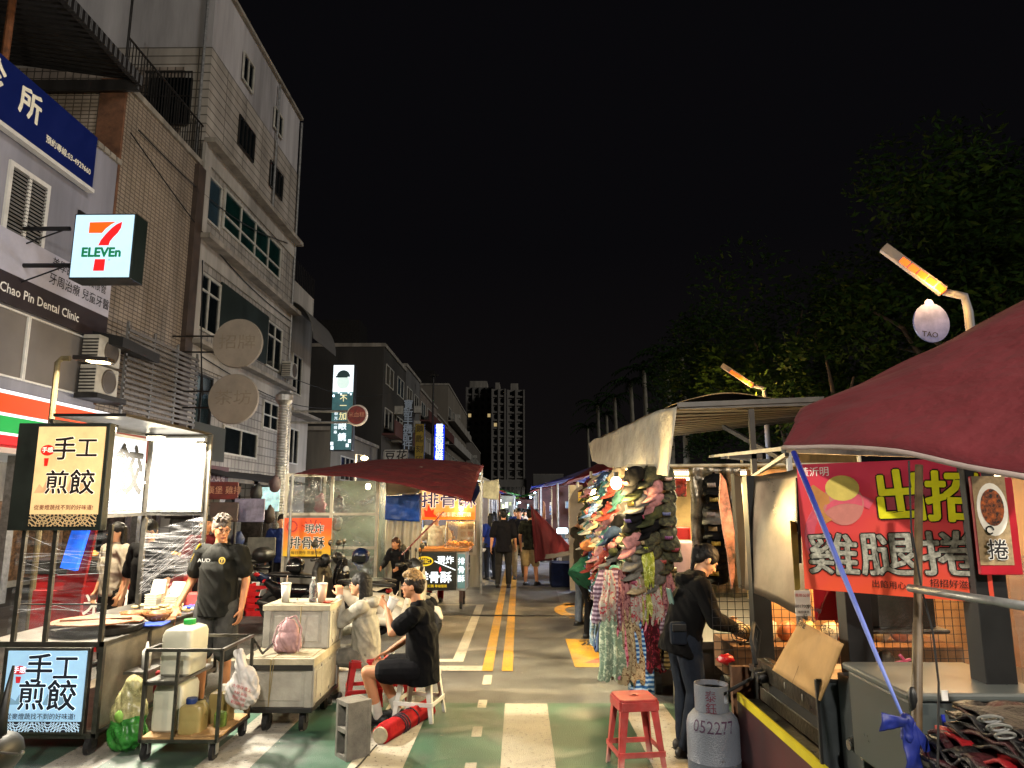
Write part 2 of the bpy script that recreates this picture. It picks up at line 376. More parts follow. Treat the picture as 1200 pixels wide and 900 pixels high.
mark('parking_bay_lines',paint,[[(-.79,8.66),(-.66,8.66),(-.66,13.5),(-.79,13.5)],[(-4,8.66),(-.79,8.66),(-.79,8.8),(-4,8.8)],[(-3,8.2),(-.42,8.2),(-.42,8.45),(-3,8.45)],[(-6,13.4),(-.79,13.4),(-.79,13.5),(-6,13.5)]])
mark('double_yellow_line',yel,[[(x,8.2),(x+.12,8.2),(x+.12,120),(x,120)] for x in(-.42,-.2)])
# parking letter and warning triangle painted on the road
b=MB();o=Vector((1.1,12.6,0))
def P2(pts):return [(o.x+a,o.y+c) for a,c in pts]
mark('yellow_parking_letter',yel,[P2([(x*.42,y*.9) for x,y in arc(-.2,.2,.55,1.0,R(60),R(300))]),P2([(-.3,.75),(1.2,.75),(1.2,1.1),(-.3,1.1)]),P2([(-.3,-.72),(1.2,-.72),(1.2,-.38),(-.3,-.38)])])
mark('yellow_warning_square',yel,[[(.62,8.4),(2.2,8.4),(2.2,10.1),(.62,10.1)]])
mark('warning_triangle_border',M('road_red','#a03a22',.7),[[(.74,8.6),(2.1,8.6),(1.42,9.5)]],.016)
mark('warning_triangle_fill',paint,[[(.98,8.7),(1.86,8.7),(1.42,9.32)]],.02)
rt=tag(MB().box((.9,9.6,.011),(.92,9.62,.0115)).build('road_lettering',ink),kind='structure')
letters(rt,[('減 慢',0,0,.42,ink,.01,0)],(1.25,9.8,.018),(1,0,0),(0,1,0))
b=MB();b.tube([(-6,12.1,.02),(-1,12.15,.02),(3,12.0,.02)],.012,6);tag(b.build('cable',rubber),'thin black cable lying straight across the road','cable')
# drain cover and patches
mark('asphalt_patch',M('asphalt_new','#383632',.8,0,.2,3,bump=.5,bscale=120),[[(-.1,13.8),(.75,13.8),(.8,16.4),(-.05,16.4)]],.008)
for (x,y) in((-2.2,9.3),(.2,30)):
    b=MB();b.lathe([(.3,.005),(.31,.014),(.28,.016)],(x,y,0),28);tag(b.build('manhole_cover',dsteel),'round iron manhole cover set in the asphalt'+(' beside the parking bay' if y<20 else ' far down the street'),'manhole cover')
st_=film_mat('road_stain',(1,1,1),.20,1.1,(1,1.6,1),.6,.0,(.018,.017,.016),bump=.1)
b=MB();b.quad((-6,4.3,.024),(4.5,4.3,.024),(4.5,30,.024),(-6,30,.024));tag(b.build('road_stains',st_),kind='structure')
# scraps of paper and leaves trodden into the road
b=MB()
for i in range(260):
    x=random.uniform(-5,3);y=random.uniform(4.8,14);s=random.uniform(.006,.022);a=random.random()*6
    b.add([(x+s*math.cos(a+t),y+s*math.sin(a+t)*.7,.018+random.random()*.006) for t in(0,1.7,3.1,4.6)],[(0,1,2,3)])
tag(b.build('litter',M('litter','#7c7566',.8)),'tiny paper scraps scattered on the road','litter',kind='stuff')
# ================================================================ BUILDINGS, LEFT
FX=-9.4
plaster=M('grey_plaster','#9b968d',.8,0,.35,.9,bump=.2,streak=True);concrete=M('concrete','#8f887c',.85,0,.4,1.5,bump=.3,streak=True)
tileA=tile_mat('beige_tile','#a09384','#958878','#5a5044',.2,.1,.014,.5,.45)
tileC=tile_mat('pale_tile','#9c978e','#8e8980','#5f5a52',.3,.3,.02,.6,.5)
tileD=tile_mat('side_tile','#93867a','#85786a','#4c443b',.24,.24,.02,.6,.5)
lav=M('lavender_paint','#8a8a94',.75,0,.25,.8,streak=True)
wframe=M('window_frame','#b9b6ab',.5,.2,.2,4);greenglass=M('green_glass','#0d2a26',.12,0,.5,.8);blueglass=M('blue_glass','#2a3b44',.12,0,.4,.7)
def window(par,y0,y1,z0,z1,n=2,x=FX,pane=glassd,fr=wframe,t=.06,trans=None,name='window'):
    b=MB();e=x+.05
    b.box((x+.003,y0-t,z0-t),(e,y1+t,z0));b.box((x+.003,y0-t,z1),(e,y1+t,z1+t));b.box((x+.003,y0-t,z0),(e,y0,z1));b.box((x+.003,y1,z0),(e,y1+t,z1))
    for i in range(1,n):
        y=y0+(y1-y0)*i/n;b.box((x+.006,y-t*.4,z0),(e-.004,y+t*.4,z1))
    if trans:
        z=z0+(z1-z0)*trans;b.box((x+.006,y0,z-t*.4),(e-.008,y1,z+t*.4))
    w=b.build(name,fr,par)
    b=MB();b.box((x+.001,y0,z0),(x+.012,y1,z1));b.build('pane',pane,w);return w
def pw(par,u0,vt,vb,u1,**k):
    a=atx(u0,vt,FX);c=atx(u0,vb,FX);d=atx(u1,(vt+vb)/2,FX);return window(par,min(a.y,c.y),d.y,c.z,a.z,**k)
# --- clinic (three low storeys, signs on the front)
CL=thing('clinic_building','low lavender grey clinic building with blue rooftop sign and wide shuttered windows','building',(FX,10,0))
MB().box((-20,2,3.9),(FX,15.45,9.68)).build('wall',lav,CL)
MB().box((-20,2,2.9),(FX-.5,15.45,3.9)).build('lower_wall',concrete,CL)
b=MB()
for i in range(54):b.box((FX-.05,2+i*.25,9.68),(FX+.06,2.2+i*.25,9.8))
b.build('coping',concrete,CL)
def shutter_win(y0,y1,z0,z1):
    w=window(CL,y0,y1,z0,z1,n=2,t=.09,fr=white_paint);b=MB();n=int((z1-z0)/.07)
    for i in range(n):
        z=z0+(z1-z0)*(i+.5)/n;b.cbox((FX+.035,(y0+y1)/2,z),(.02,(y1-y0),.035),(0,R(35),0))
    b.build('louvre',M('louvre_grey','#5d5a55',.6),w)
shutter_win(12.15,13.1,6.7,8.0)
window(CL,14.2,14.8,7.0,7.95,n=1,fr=dsteel)
shutter_win(9.2,10.4,6.7,8.0)
# grey roller blinds of the first floor
for y0,y1 in((9.0,10.8),(10.9,13.0),(13.08,15.0)):
    window(CL,y0,y1,4.15,5.35,n=1,t=.035,pane=M('roller_blind','#6f6a66',.7,0,.12,1),fr=white_paint)
# metal roof over the terrace
ribroof=ribbed_mat('ribbed_roof','#3d3b3a',.18,1,.45,.4,.9)
b=MB();P=[(-20,3,13.4),(-20,15.3,13.4),(-9.0,15.3,11.75),(-9.0,3,11.75)];b.quad(*P);b.quad(*[(x,y,z+.08) for x,y,z in P]);b.box((-9.06,3,11.6),(-8.94,15.3,11.86));b.box((-20,15.2,11.5),(-9,15.34,11.75))
b.build('roof',ribroof,CL)
tubes('post',M('rust_post','#7a4a28',.7,.2,.4,8),CL,[[(-10,y,9.7),(-10,y,11.8)] for y in(6.,9.,12.4)],.07,8)
MB().box((-19,15.0,9.7),(-12,15.3,11.6)).build('back_wall',plaster,CL)
# clinic signs
SB=thing('clinic_sign','long dark blue clinic sign board along the top of the lavender wall','sign',(FX,11.5,8.5))
MB().box((FX+.06,4,8.55),(FX+.16,14.3,9.75)).build('board',M('navy_sign','#0d1a52',.35,0,.1,3,emis=.12),SB)
MB().box((FX+.06,4,8.47),(FX+.2,14.32,8.55)).build('edge',white_paint,SB)
cream=M('cream_letters','#d8d0b8',.6,emis=.25)
letters(SB,[('診',-.3,.12,.7,cream,.03,0),('所',.72,.08,.62,cream,.03,0),('預約專線:03-4929660',1.95,-.28,.17,cream,.02,0,.95),('牙醫',-2.2,.12,.7,cream,.03,0)],(FX+.164,11.5,9.15),(0,1,0),(0,0,1))
SP=thing('dental_sign_panel','brown and white sign panel of a dental clinic above the shop front','sign',(FX,12,5.4))
MB().box((FX+.06,2,5.42),(FX+.12,15.4,5.98)).build('board',M('brown_sign','#2a2124',.5,emis=.05),SP)
MB().box((FX+.06,2,5.98),(FX+.12,15.4,6.75)).build('upper_board',M('pale_sign','#b3b0bb',.5,0,.1,2,emis=.06),SP)
letters(SP,[('Chao Pin Dental Clinic',.12,0,.25,inkw,.012,0),('牙周治療 兒童牙醫',1.25,.55,.25,ink,.01,0),('美學齒雕 顯微根管',1.2,.88,.25,ink,.01,0,.9)],(FX+.124,13.1,5.68),(0,1,0),(0,0,1))
# --- convenience-store fascia
FA=thing('store_fascia','lit convenience store fascia with orange, green and red stripes','sign',(-9,10,3))
fx=-8.95
def stripe(n,c,z0,z1,e,y1=15.6):MB().box((FX,2,z0),(fx,y1,z1)).build(n,glow(n,c,e),FA)
zz=atx(0,455,fx).z;k=zz-atx(0,520,fx).z
zs=[zz-k*t for t in(0,.07,.42,.48,.78,.83,1.)]
for i,(n,c,e) in enumerate([('white_stripe','#e8e8f0',.9),('orange_stripe','#f0481a',.75),('white_stripe','#e8e8f0',.9),('green_stripe','#05a048',.6),('white_stripe','#e8e8f0',.9),('red_stripe','#d4101a',.7)]):stripe(n,c,zs[i+1],zs[i],e)
MB().box((FX,15.6,zs[6]),(fx,19.6,zs[0])).build('orange_panel',M('orange_panel','#8a3414',.5,0,.3,1,emis=.08),FA)
# store front under the fascia
SH=thing('convenience_store','bright shop front with glass and white ceiling under the striped fascia','shop',(FX,10,0))
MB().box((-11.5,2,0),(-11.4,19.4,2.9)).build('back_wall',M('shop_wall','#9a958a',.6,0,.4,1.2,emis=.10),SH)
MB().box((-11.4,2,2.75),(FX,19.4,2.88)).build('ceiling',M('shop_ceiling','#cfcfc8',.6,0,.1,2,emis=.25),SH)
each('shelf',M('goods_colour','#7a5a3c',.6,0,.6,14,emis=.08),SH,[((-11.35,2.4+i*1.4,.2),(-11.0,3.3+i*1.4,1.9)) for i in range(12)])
for i in range(8):MB().box((FX-.4,2+i*2.3,0),(FX-.25,2.18+i*2.3,2.9)).build('mullion',galv,SH)
# --- blank tiled building
BT=thing('tiled_building','windowless beige tiled building with a railed roof terrace','building',(FX,17,0))
MB().box((-16,15.46,2.9),(FX-.02,19.5,11.7)).build('wall',tileA,BT)
MB().box((-16,15.4,11.7),(FX+.05,19.5,11.85)).build('coping',concrete,BT)
MB().box((FX-.6,15.38,4),(FX+.02,15.455,11.9)).build('edge_trim',M('rust_edge','#6e4a33',.8,0,.4,4),BT)
b=MB()
for i in range(30):
    y=15.5+i*.135;b.tube([(FX-.06,y,11.85),(FX-.06,y,13.0)],.014,5)
b.tube([(FX-.06,15.4,13.0),(FX-.06,19.5,13.0)],.03,6);b.tube([(FX-.06,15.4,14.2),(FX-.06,15.4,11.85)],.03,6)
b.build('railing',dsteel,BT)
MB().box((FX-.1,19.1,3),(FX+.12,19.55,11.6)).build('drain_strip',M('brown_strip','#3f3229',.7,0,.3,3),BT)
# slatted screen, black box, AC units
SS=thing('slatted_screen','grey horizontal slatted metal screen above the awning','screen',(-9,17,3.9))
b=MB();y0=15.8
for i in range(15):b.box((-9.02,y0,3.95+i*.13),(-8.98,19.4,4.02+i*.13))
b.build('slat',M('grey_slat','#77726c',.5,.5,.2,3),SS)
each('post',galv,SS,[((-9.07,y,3.85),(-9.02,y+.06,6.0)) for y in(15.8,17.0,18.2,19.35)])
def ac(loc,label,group=None,fx_=1):
    t=thing('air_conditioner',label,'air conditioner',loc,0,group);x,y,z=loc
    MB().box((x-.18,y-.42,z),(x+.18,y+.42,z+.6)).build('casing',M('ac_white','#a9a59a',.5,0,.25,3),t,bevel=.02)
    b=MB();mm=Matrix.Rotation(R(90),3,'Y');b.lathe([(.27,0),(.27,.012),(.24,.02),(.22,.012),(.02,.014)],(x+.181,y+.06,z+.3),24,mm)
    g=b.build('fan',M('fan_brown','#4a423a',.5),t)
    b=MB()
    for i in range(7):b.box((x-.17,y-.432,z+.06+i*.07),(x+.17,y-.424,z+.09+i*.07))
    b.build('grille',dsteel,t);return t
ac((-9.1,15.0,4.15),'lower of two pale air conditioners stacked above the striped fascia')
ac((-9.1,15.0,4.8),'upper of two pale air conditioners stacked above the striped fascia')
b=MB();b.box((-9.3,14.5,4.02),(-8.8,15.6,4.13));tag(b.build('bracket',dsteel),'dark metal ledge carrying the two stacked air conditioners','bracket')
b=MB();b.prism([(-9.4,14.9,5.35),(-8.6,14.9,5.2),(-8.5,16.3,5.1),(-9.3,16.3,5.3)],(0,0,.22));tag(b.build('tarpaulin',M('black_tarp','#101010',.6)),'black tarpaulin bundle over the stacked air conditioners','tarpaulin')
# --- five-storey apartment block
AB=thing('apartment_block','five storey pale apartment block with banded floors and green glass windows','building',(FX,24,0))
MB().box((-24,19.6,2.9),(FX,28.1,12.5)).build('wall',tileC,AB)
MB().box((-24,19.603,12.5),(FX-.02,28.1,15.7)).build('upper_wall',tile_mat('strip_tile','#a29b91','#968f85','#5a554d',1.6,.28,.02,.6,.45),AB)
MB().box((-24,19.61,15.7),(FX-.04,28.05,18.2)).build('roof_storey',M('pale_render','#a5a2a2',.8,0,.35,.7,streak=True),AB)
MB().box((-24,19.56,12.2),(-10.2,19.6,15.0)).build('side_wall',tileD,AB)
for z,h,d in((6.35,.14,.7),(9.5,.16,.75),(12.5,.16,.65)):
    MB().box((FX,19.5,z),(FX+d*.55,28.2,z+h)).build('ledge',concrete,AB,bevel=.015)
    MB().box((FX,19.55,z-.55),(FX+.06,28.12,z)).build('band',plaster,AB)
MB().box((-24,19.5,18.2),(FX+.08,28.15,18.32)).build('coping',concrete,AB)
MB().box((FX-.02,19.5,2.9),(FX+.08,19.95,12.5)).build('corner_band',plaster,AB)
pw(AB,286,62,94,297,pane=glassd);pw(AB,322,126,150,331,pane=glassd)
for q in((281,136,170,298),(317,189,218,331)):
    w=pw(AB,*q,n=4,fr=dsteel,pane=glassd,t=.05)
pw(AB,242,204,256,258,n=1,pane=blueglass)
pw(AB,264,224,268,331,n=4,pane=greenglass,trans=.33,t=.08)
pw(AB,232,318,382,256,n=2,trans=.72,pane=glassd,t=.08)
b=MB();a=atx(258,340,FX);c=atx(312,400,FX);b.box((FX+.002,a.y,6.95),(FX+.06,c.y,8.75));b.build('infill_panel',M('green_panel','#15211d',.5,0,.3,1),AB)
pw(AB,314,377,428,329,n=2,trans=.72,pane=glassd,t=.07)
pw(AB,224,436,500,246,n=2,trans=.7,pane=glassd,fr=dsteel);pw(AB,262,500,530,300,n=2,pane=glassd);pw(AB,309,470,500,325,n=2,trans=.5,pane=glassd,t=.06)
# side window with grille facing the camera

b=MB();b.box((-11.2,19.5,13.1),(-9.9,19.555,14.6));w=b.build('window',glassd,AB)
b=MB()
for i in range(14):b.box((-11.25+i*.105,19.38,13.0),(-11.22+i*.105,19.41,14.75))
for z in(13.0,13.9,14.7):b.box((-11.3,19.37,z),(-9.85,19.4,z+.04))
b.build('grille',dsteel,w)
b=MB()
for q_ in(((-9.62,19.5,12),(-9.62,19.5,18.1)),((FX+.08,28.0,3),(FX+.08,28.0,18)),((FX+.07,25.2,12.7),(FX+.07,25.2,18))):MB().tube(q_,.045,8).build('drain_pipe',galv,AB)
ac((FX+.35,27.3,6.75),'air conditioner on a bracket at the far corner of the apartment block')
for i_,(p_,q_) in enumerate((((-9.3,19.8,8.9),(-7.0,15.4,4.2)),((-9.3,27.9,9.2),(-9.3,15.6,10.6)),((-9.25,28.0,6.9),(-8.9,48.2,9.5)),((-9.3,20.2,6.1),(-9.2,35,6.6)),((-9.35,16,10.9),(-9.3,27,12.2)))):
    p_=Vector(p_);q_=Vector(q_);b=MB();b.tube([lerp(p_,q_,k_/14)-Vector((0,0,.5*math.sin(math.pi*k_/14))) for k_ in range(15)],.018,5);tag(b.build('overhead_cable',rubber),['black cable drooping from the apartment block to the sign pole','upper cable strung along the tiled building and apartment block','cable crossing the gap toward the dark concrete block','low cable above the arcade ledge','topmost sagging cable below the roof storey'][i_],'cable')
# two blank round sign discs on arms
for z,u,v,lab in((0,280,403,'upper'),(1,275,468,'lower')):
    c=aty(u,v,18.6);t=thing('disc_sign',lab+' of two blank grey round signs on arms','sign',c)
    r_=29.5/830*18.6
    m=Matrix.Rotation(R(90),3,'X')@Matrix.Identity(3)
    b=MB();b.lathe([(0,.0),(r_,0),(r_+.02,.06),(r_,.12),(0,.12)],c,48,m);b.build('disc',M('blank_disc','#8d8478',.7,0,.18,1.5),t)
    letters(t,[('招牌' if z==0 else '茶坊',0,0,.42,M('ghost_letters','#827869',.8),.0,0,1.2)],c+Vector((0,-.125,0)),(1,0,0),(0,0,1))
    b=MB()
    for dz in(-.22,.22):b.tube([c+Vector((-.3,.02,dz)),(FX,c.y+.02,c.z+dz)],.025,6)
    b.build('arm',dsteel,t)
# --- arcade clutter / ground floor shops of the apartment block
GF=thing('arcade_shop','dark cluttered arcade shop front on the ground floor of the apartment block','shop',(FX,24,0))
MB().box((-12,19.6,0),(-11.9,28,2.9)).build('back_wall',M('arcade_wall','#2b2623',.8,0,.6,2),GF)
each('pillar',tileC,GF,[((FX-.45,y,0),(FX,y+.4,2.9)) for y in(19.65,22.4,25.2,27.8)])
MB().box((-12,19.6,2.55),(FX,28.1,2.9)).build('soffit',concrete,GF)
MB().box((FX,19.8,2.35),(FX+.14,22.6,3.0)).build('sign_board',M('dull_red_sign','#4a1714',.6,0,.3,2),GF)
letters(GF,[('中西藥妝大賣場',0,0,.32,M('pink_ink','#b09a94',.7),.01,0)],(FX+.145,21.2,2.66),(0,1,0),(0,0,1))
MB().box((FX+.02,19.7,3.15),(FX+.08,22.3,4.2)).build('upper_board',M('dull_green_board','#2e3128',.7,0,.3,2),GF)
each('shelf',M('clutter','#5a4a42',.7,0,.8,9,emis=.03),GF,[((-11.6,20+i*.85,.1),(-11.0,20.6+i*.85,random.uniform(.8,1.9))) for i in range(9)])
for i in range(14):MB().ell((-9.9+random.uniform(-.2,.2),20+i*.55,random.uniform(1.9,2.4)),(.12,.16,.2),10).build('hanging_bag',M('bag_mix','#3a3436',.7,0,.8,6),GF,smooth=True)
MB().box((-11.85,23.0,.9),(-11.8,25,2.2)).build('lit_window',glow('shop_glow','#9cc4d8',.9,.6,7),GF)
# --- next block with bent awning
NB=thing('narrow_building','narrow dark building with curved awnings past the apartment block','building',(FX,30,0))
MB().box((-20,28.15,0),(FX-.3,32.2,11.4)).build('wall',plaster,NB)
window(NB,29.6,30.8,6.6,8.2,n=2,x=FX-.3);window(NB,29.6,30.8,3.6,5.0,n=2,x=FX-.3)
b=MB();b.grid(lambda u,v:Vector((FX-.28+1.2*math.sin(v*math.pi/2),28.3+u*3.6,8.6+1.6*math.cos(v*math.pi/2))),4,10);b.build('curved_awning',M('pale_awning','#54524e',.6),NB,solid=.03)
MB().box((FX-.3,28.2,5.6),(FX+.3,32.2,5.72)).build('ledge',concrete,NB)
b=MB()
for i in range(16):b.tube([(FX-.25,28.2+i*.25,11.4),(FX-.25,28.2+i*.25,12.3)],.02,5)
b.build('railing',dsteel,NB)
cyl=thing('ventilation_duct','ribbed grey ventilation duct rising beside the sign pole','duct',aty(325,700,14.5)*1)
du=aty(324,640,15.2);b=MB()
for i in range(46):b.tube([(du.x,15.2,1.2+i*.06),(du.x,15.2,1.235+i*.06),(du.x,15.2,1.26+i*.06)],[.10,.118,.10],14,cap=False)
b.build('pipe',galv,cyl,smooth=True)
b=MB();b.lathe([(.11,0),(.19,.1),(.19,.22),(.1,.3)],(du.x,15.2,3.95),16);b.build('cowl',galv,cyl)
# pole with arms, optician light box and small round sign
pp=aty(333,600,15.4);PO=thing('sign_pole','slim grey sign pole with two long horizontal arms','pole',(pp.x,15.4,0))
b=MB();b.tube([(pp.x,15.4,0),(pp.x,15.4,4.3)],.045,10)
for v in(482,495):
    a=aty(333,v,15.4);e=aty(420,v,15.4);b.tube([a,e],.025,8)
b.build('pole',galv,PO)
c=aty(419,487,15.35);RS=thing('disc_sign','small dull red round sign hanging at the end of the pole arms','sign',c)
b=MB();b.lathe([(0,0),(.22,0),(.24,.03),(.22,.09),(0,.09)],c,32,Matrix.Rotation(R(90),3,'X'));b.build('disc',M('white_rim','#b9b0a8',.6),RS)
b=MB();b.lathe([(0,0),(.2,0),(.2,.01),(0,.01)],c+Vector((0,-.09,0)),32,Matrix.Rotation(R(90),3,'X'));b.build('face',M('dull_red_face','#6a1c18',.5,0,.5,9,emis=.15),RS)
letters(RS,[('米血糕',0,0,.12,M('tan_ink','#a87860',.7),.004,0)],c+Vector((0,-.105,0)),(1,0,0),(0,0,1))
def lightbox(name,label,u0,v0,u1,v1,Y,face,depth=.25,casing=blackp,parts=None,frame=.03):
    a=aty(u0,v1,Y);b_=aty(u1,v0,Y);z0=a.z;z1=b_.z;x0=a.x;x1=b_.x
    t=thing(name,label,'sign',((x0+x1)/2,Y,z0));MB().box((x0-frame,Y,z0-frame),(x1+frame,Y+depth,z1+frame)).build('casing',casing,t,bevel=.01)
    MB().box((x0,Y-.012,z0),(x1,Y-.002,z1)).build('face',face,t);return t,x0,x1,z0,z1
t,x0,x1,z0,z1=lightbox('optician_sign','tall pale blue lit optician sign with a face in a cap',387,428,415,527,26,glow('optician_face','#7fb0b8',.55,.2,2),.4)
w=x1-x0;h=z1-z0;LF=Vector((x0,26-.016,z0));wl=glow('sign_white','#e8f6ff',1.2);dk=M('sign_dark_teal','#2c4448',.5,emis=.25)
polys=[([(0,h*.68),(w,h*.68),(w,h),(0,h)],wl,0),([(0,0),(w,0),(w,h*.66),(0,h*.66)],glow('optician_lower','#3f6a70',.5,.3,2),0),
 (disc(w*.5,h*.80,w*.32,20,w*.36),glow('optician_head','#cfe6e0',.9),.003),(arc(w*.5,h*.86,0,w*.33,0,math.pi),dk,.006),([(w*.12,h*.85),(w*.7,h*.85),(w*.7,h*.87),(w*.12,h*.87)],dk,.009)]
for i in range(9):polys.append(([(w*(.02+.12*(i%8)),h*(.62+.02*((i*7)%4))),(w*(.1+.12*(i%8)),h*(.62+.02*((i*7)%4))),(w*(.1+.12*(i%8)),h*(.645+.02*((i*7)%4))),(w*(.02+.12*(i%8)),h*(.645+.02*((i*7)%4)))],wl,.006))
for q in((.02,.0),(.75,.03),(.85,.08),(.0,.05)):polys.append(([(w*q[0],h*q[1]),(w*(q[0]+.14),h*q[1]),(w*(q[0]+.14),h*(q[1]+.04)),(w*q[0],h*(q[1]+.04))],wl,.006))
shape(t,'artwork',polys,LF,(1,0,0),(0,0,1))
sand=glow('sand_letters','#d8cfa0',1.0)
letters(t,[('不',w*.55,h*.60,w*.38,sand,.02,.012),('一',w*.55,h*.51,w*.36,sand,.02,.012),('加',w*.55,h*.385,w*.4,sand,.02,.012),('眼',w*.55,h*.27,w*.42,wl,.02,.012),('鏡',w*.55,h*.14,w*.42,wl,.02,.012)]+[(ch,w*.22,h*(.42-.055*i),w*.18,wl,.005,.012) for i,ch in enumerate('驗光配鏡專')],LF,(1,0,0),(0,0,1))
# seven sign
D7=12.4;t,x0,x1,z0,z1=lightbox('convenience_store_sign','square lit white convenience store sign with a red and orange 7',82,252,158,325,D7,glow('seven_face','#b8dcf2',1.0,.06,1.5),.42,casing=M('sign_green_black','#0e1c18',.4))
w=x1-x0;h=z1-z0
def q7(pts):return [((x-240)/236*w,(276-y)/214*h) for x,y in pts]
org=Vector((x0,D7-.014,z0));o7=glow('seven_orange','#ff5a10',1.0);r7=glow('seven_red','#e01a1c',.95);g7=M('seven_green','#067a4c',.5,emis=.6)
s1=[(430,86),(427,108),(415,126),(400,140),(388,154),(384,168),(342,168),(350,150),(365,132),(378,119),(392,106),(408,95)]
shape(t,'emblem',[(q7([(298,88),(404,86),(385,96),(365,110),(352,125),(298,125)]),o7,0),(q7(s1),r7,.002),(q7([(331,255),(375,255),(376,215),(334,215)]),r7,0)],org,(1,0,0),(0,0,1))
letters(t,[('ELEVEn',(357-240)/236*w,(276-193)/214*h,.245,g7,.05,.003,.98),('®',(392-240)/236*w,(276-218)/214*h,.05,g7,0,.003)],org,(1,0,0),(0,0,1))
b=MB()
for v in(268,311):
    a=aty(82,v,D7+.2);b.tube([a,(FX,D7+.2,a.z)],.045,8);b.tube([a+Vector((-.1,0,-.02)),(a.x-.95,D7+.2,a.z-.35)],.015,6)
b.build('bracket',blackm,t)
# farther sign boards
def vsign(label,u0,v0,u1,v1,Y,face,txt,im,size,nm='shop_sign',off=.02,d=.3):
    t,x0,x1,z0,z1=lightbox(nm,label,u0,v0,u1,v1,Y,face,d)
    n=len(txt);letters(t,[(c,(x1-x0)/2,(z1-z0)*(1-(i+.5)/n),size,im,off,.003) for i,c in enumerate(txt)],(x0,Y-.014,z0),(1,0,0),(0,0,1));return t
vsign('narrow black vertical shop sign with pale characters',472,470,484,527,44,M('black_board','#0c0e12',.5),'寶新手機配件',M('pale_ink','#8a96a4',.6,emis=.12),.62)
vsign('old yellow vertical shop sign beside the black one',486,497,497,545,46,M('old_yellow','#8a7422',.6,0,.3,1,emis=.06),'鎖匙刻印',M('brown_ink','#3a2c14',.7),.5)
vsign('bright blue lit vertical sign with white characters',508.5,498,521,552,50,glow('blue_face','#1030e0',1.7,.1,1),'醫美師傅麻辣臭',glow('blue_letters','#c8d8ff',2.2),.58)
t,x0,x1,z0,z1=lightbox('shop_sign','low white signboard with black characters above the red canopy',450,527,478,543,38,M('white_board','#9a968c',.6,0,.15,1,emis=.06));letters(t,[('豆花',(x1-x0)/2,(z1-z0)/2,.62,ink,.02,.003)],(x0,37.98,z0),(1,0,0),(0,0,1))
t,x0,x1,z0,z1=lightbox('shop_sign','small round topped white and red sign far down the left side',538,548,548,560,50,glow('wr_face','#d8a8b0',1.2,.5,2));
t,x0,x1,z0,z1=lightbox('shop_sign','small bright white sign by the far end of the buildings',556,552,564,556,60,glow('wh_face','#d8fff0',2.0));
# --- farther buildings
def fbld(label,y0,y1,h,mt,rows,cols,xf=FX,zb=3.6,st=3.1,depth=12,name='building',mt2=None,clut=True):
    t=thing(name,label,'building',(xf,(y0+y1)/2,0));MB().box((xf-depth,y0,0),(xf,y1,h)).build('wall',mt,t)
    MB().box((xf-depth,y0-.05,h),(xf+.1,y1,h+.25)).build('parapet',concrete,t)
    L=(y1-y0)/cols
    for r_ in range(rows):
        z=zb+r_*st
        if z+1.6>h:break
        for c_ in range(cols):
            window(t,y0+L*(c_+.2),y0+L*(c_+.8),z+.5,z+1.8,n=2,x=xf,t=.08,pane=random.choice([glassd,glassd,blueglass,M('curtain_pane','#4a463c',.5,0,.5,3,streak=True)]))
        b=MB()
        if random.random()<.7:b.box((xf,y0+.2,z-.15),(xf+.9,y1-.2,z));b.box((xf+.82,y0+.2,z),(xf+.9,y1-.2,z+.9));b.build('balcony',random.choice([concrete,plaster,M('dull_red_tile','#54302a',.7)]),t)
    if clut:
        for i in range(4):
            y=random.uniform(y0+.5,y1-1);z=random.uniform(4,h-2);MB().box((xf+.02,y,z),(xf+.7,y+.8,z+.6)).build('air_conditioner',M('ac_white','#a9a59a',.5,0,.25,3),t)
        MB().box((xf-5,y0+1,h+.25),(xf-2,y0+3.5,h+2.2)).build('rooftop_box',dsteel,t)
    return t
LW=thing('low_building','low pale rendered building filling the gap before the dark block','building',(-9.4,40,0))
MB().box((-16,36,0),(-9.6,47.9,5.6)).build('wall',M('cream_render','#6e685c',.8,0,.3,.6,streak=True),LW)
MB().box((-16.1,35.9,5.6),(-9.5,47.9,5.8)).build('parapet',concrete,LW)
window(LW,38,41,3.2,4.4,n=3,x=-9.6)
fbld('dark concrete block with enclosed balconies rising behind the optician sign',48,57.5,12.7,M('dark_concrete','#37342f',.85,0,.4,.5,streak=True),3,2)
fbld('pale narrow building just beyond the dark concrete block',57.6,66,13.2,M('offwhite_render','#5c5a56',.8,0,.3,.5,streak=True),3,2)
fbld('grey tiled building with hanging signs farther down the left side',66.1,80,12.6,tileD,3,3)
fbld('brown building beyond the hanging signs',80.1,92,12.0,M('brown_render','#5c5044',.8,0,.3,.5),3,3)
fbld('tall beige building with a blank end wall',92.2,125,17.5,M('beige_render','#6e6659',.8,0,.2,.4,streak=True),5,6,depth=9)
fbld('long dull building near the far end of the street',125.2,170,14.0,M('dim_render','#5a534a',.8,0,.3,.4),4,8)
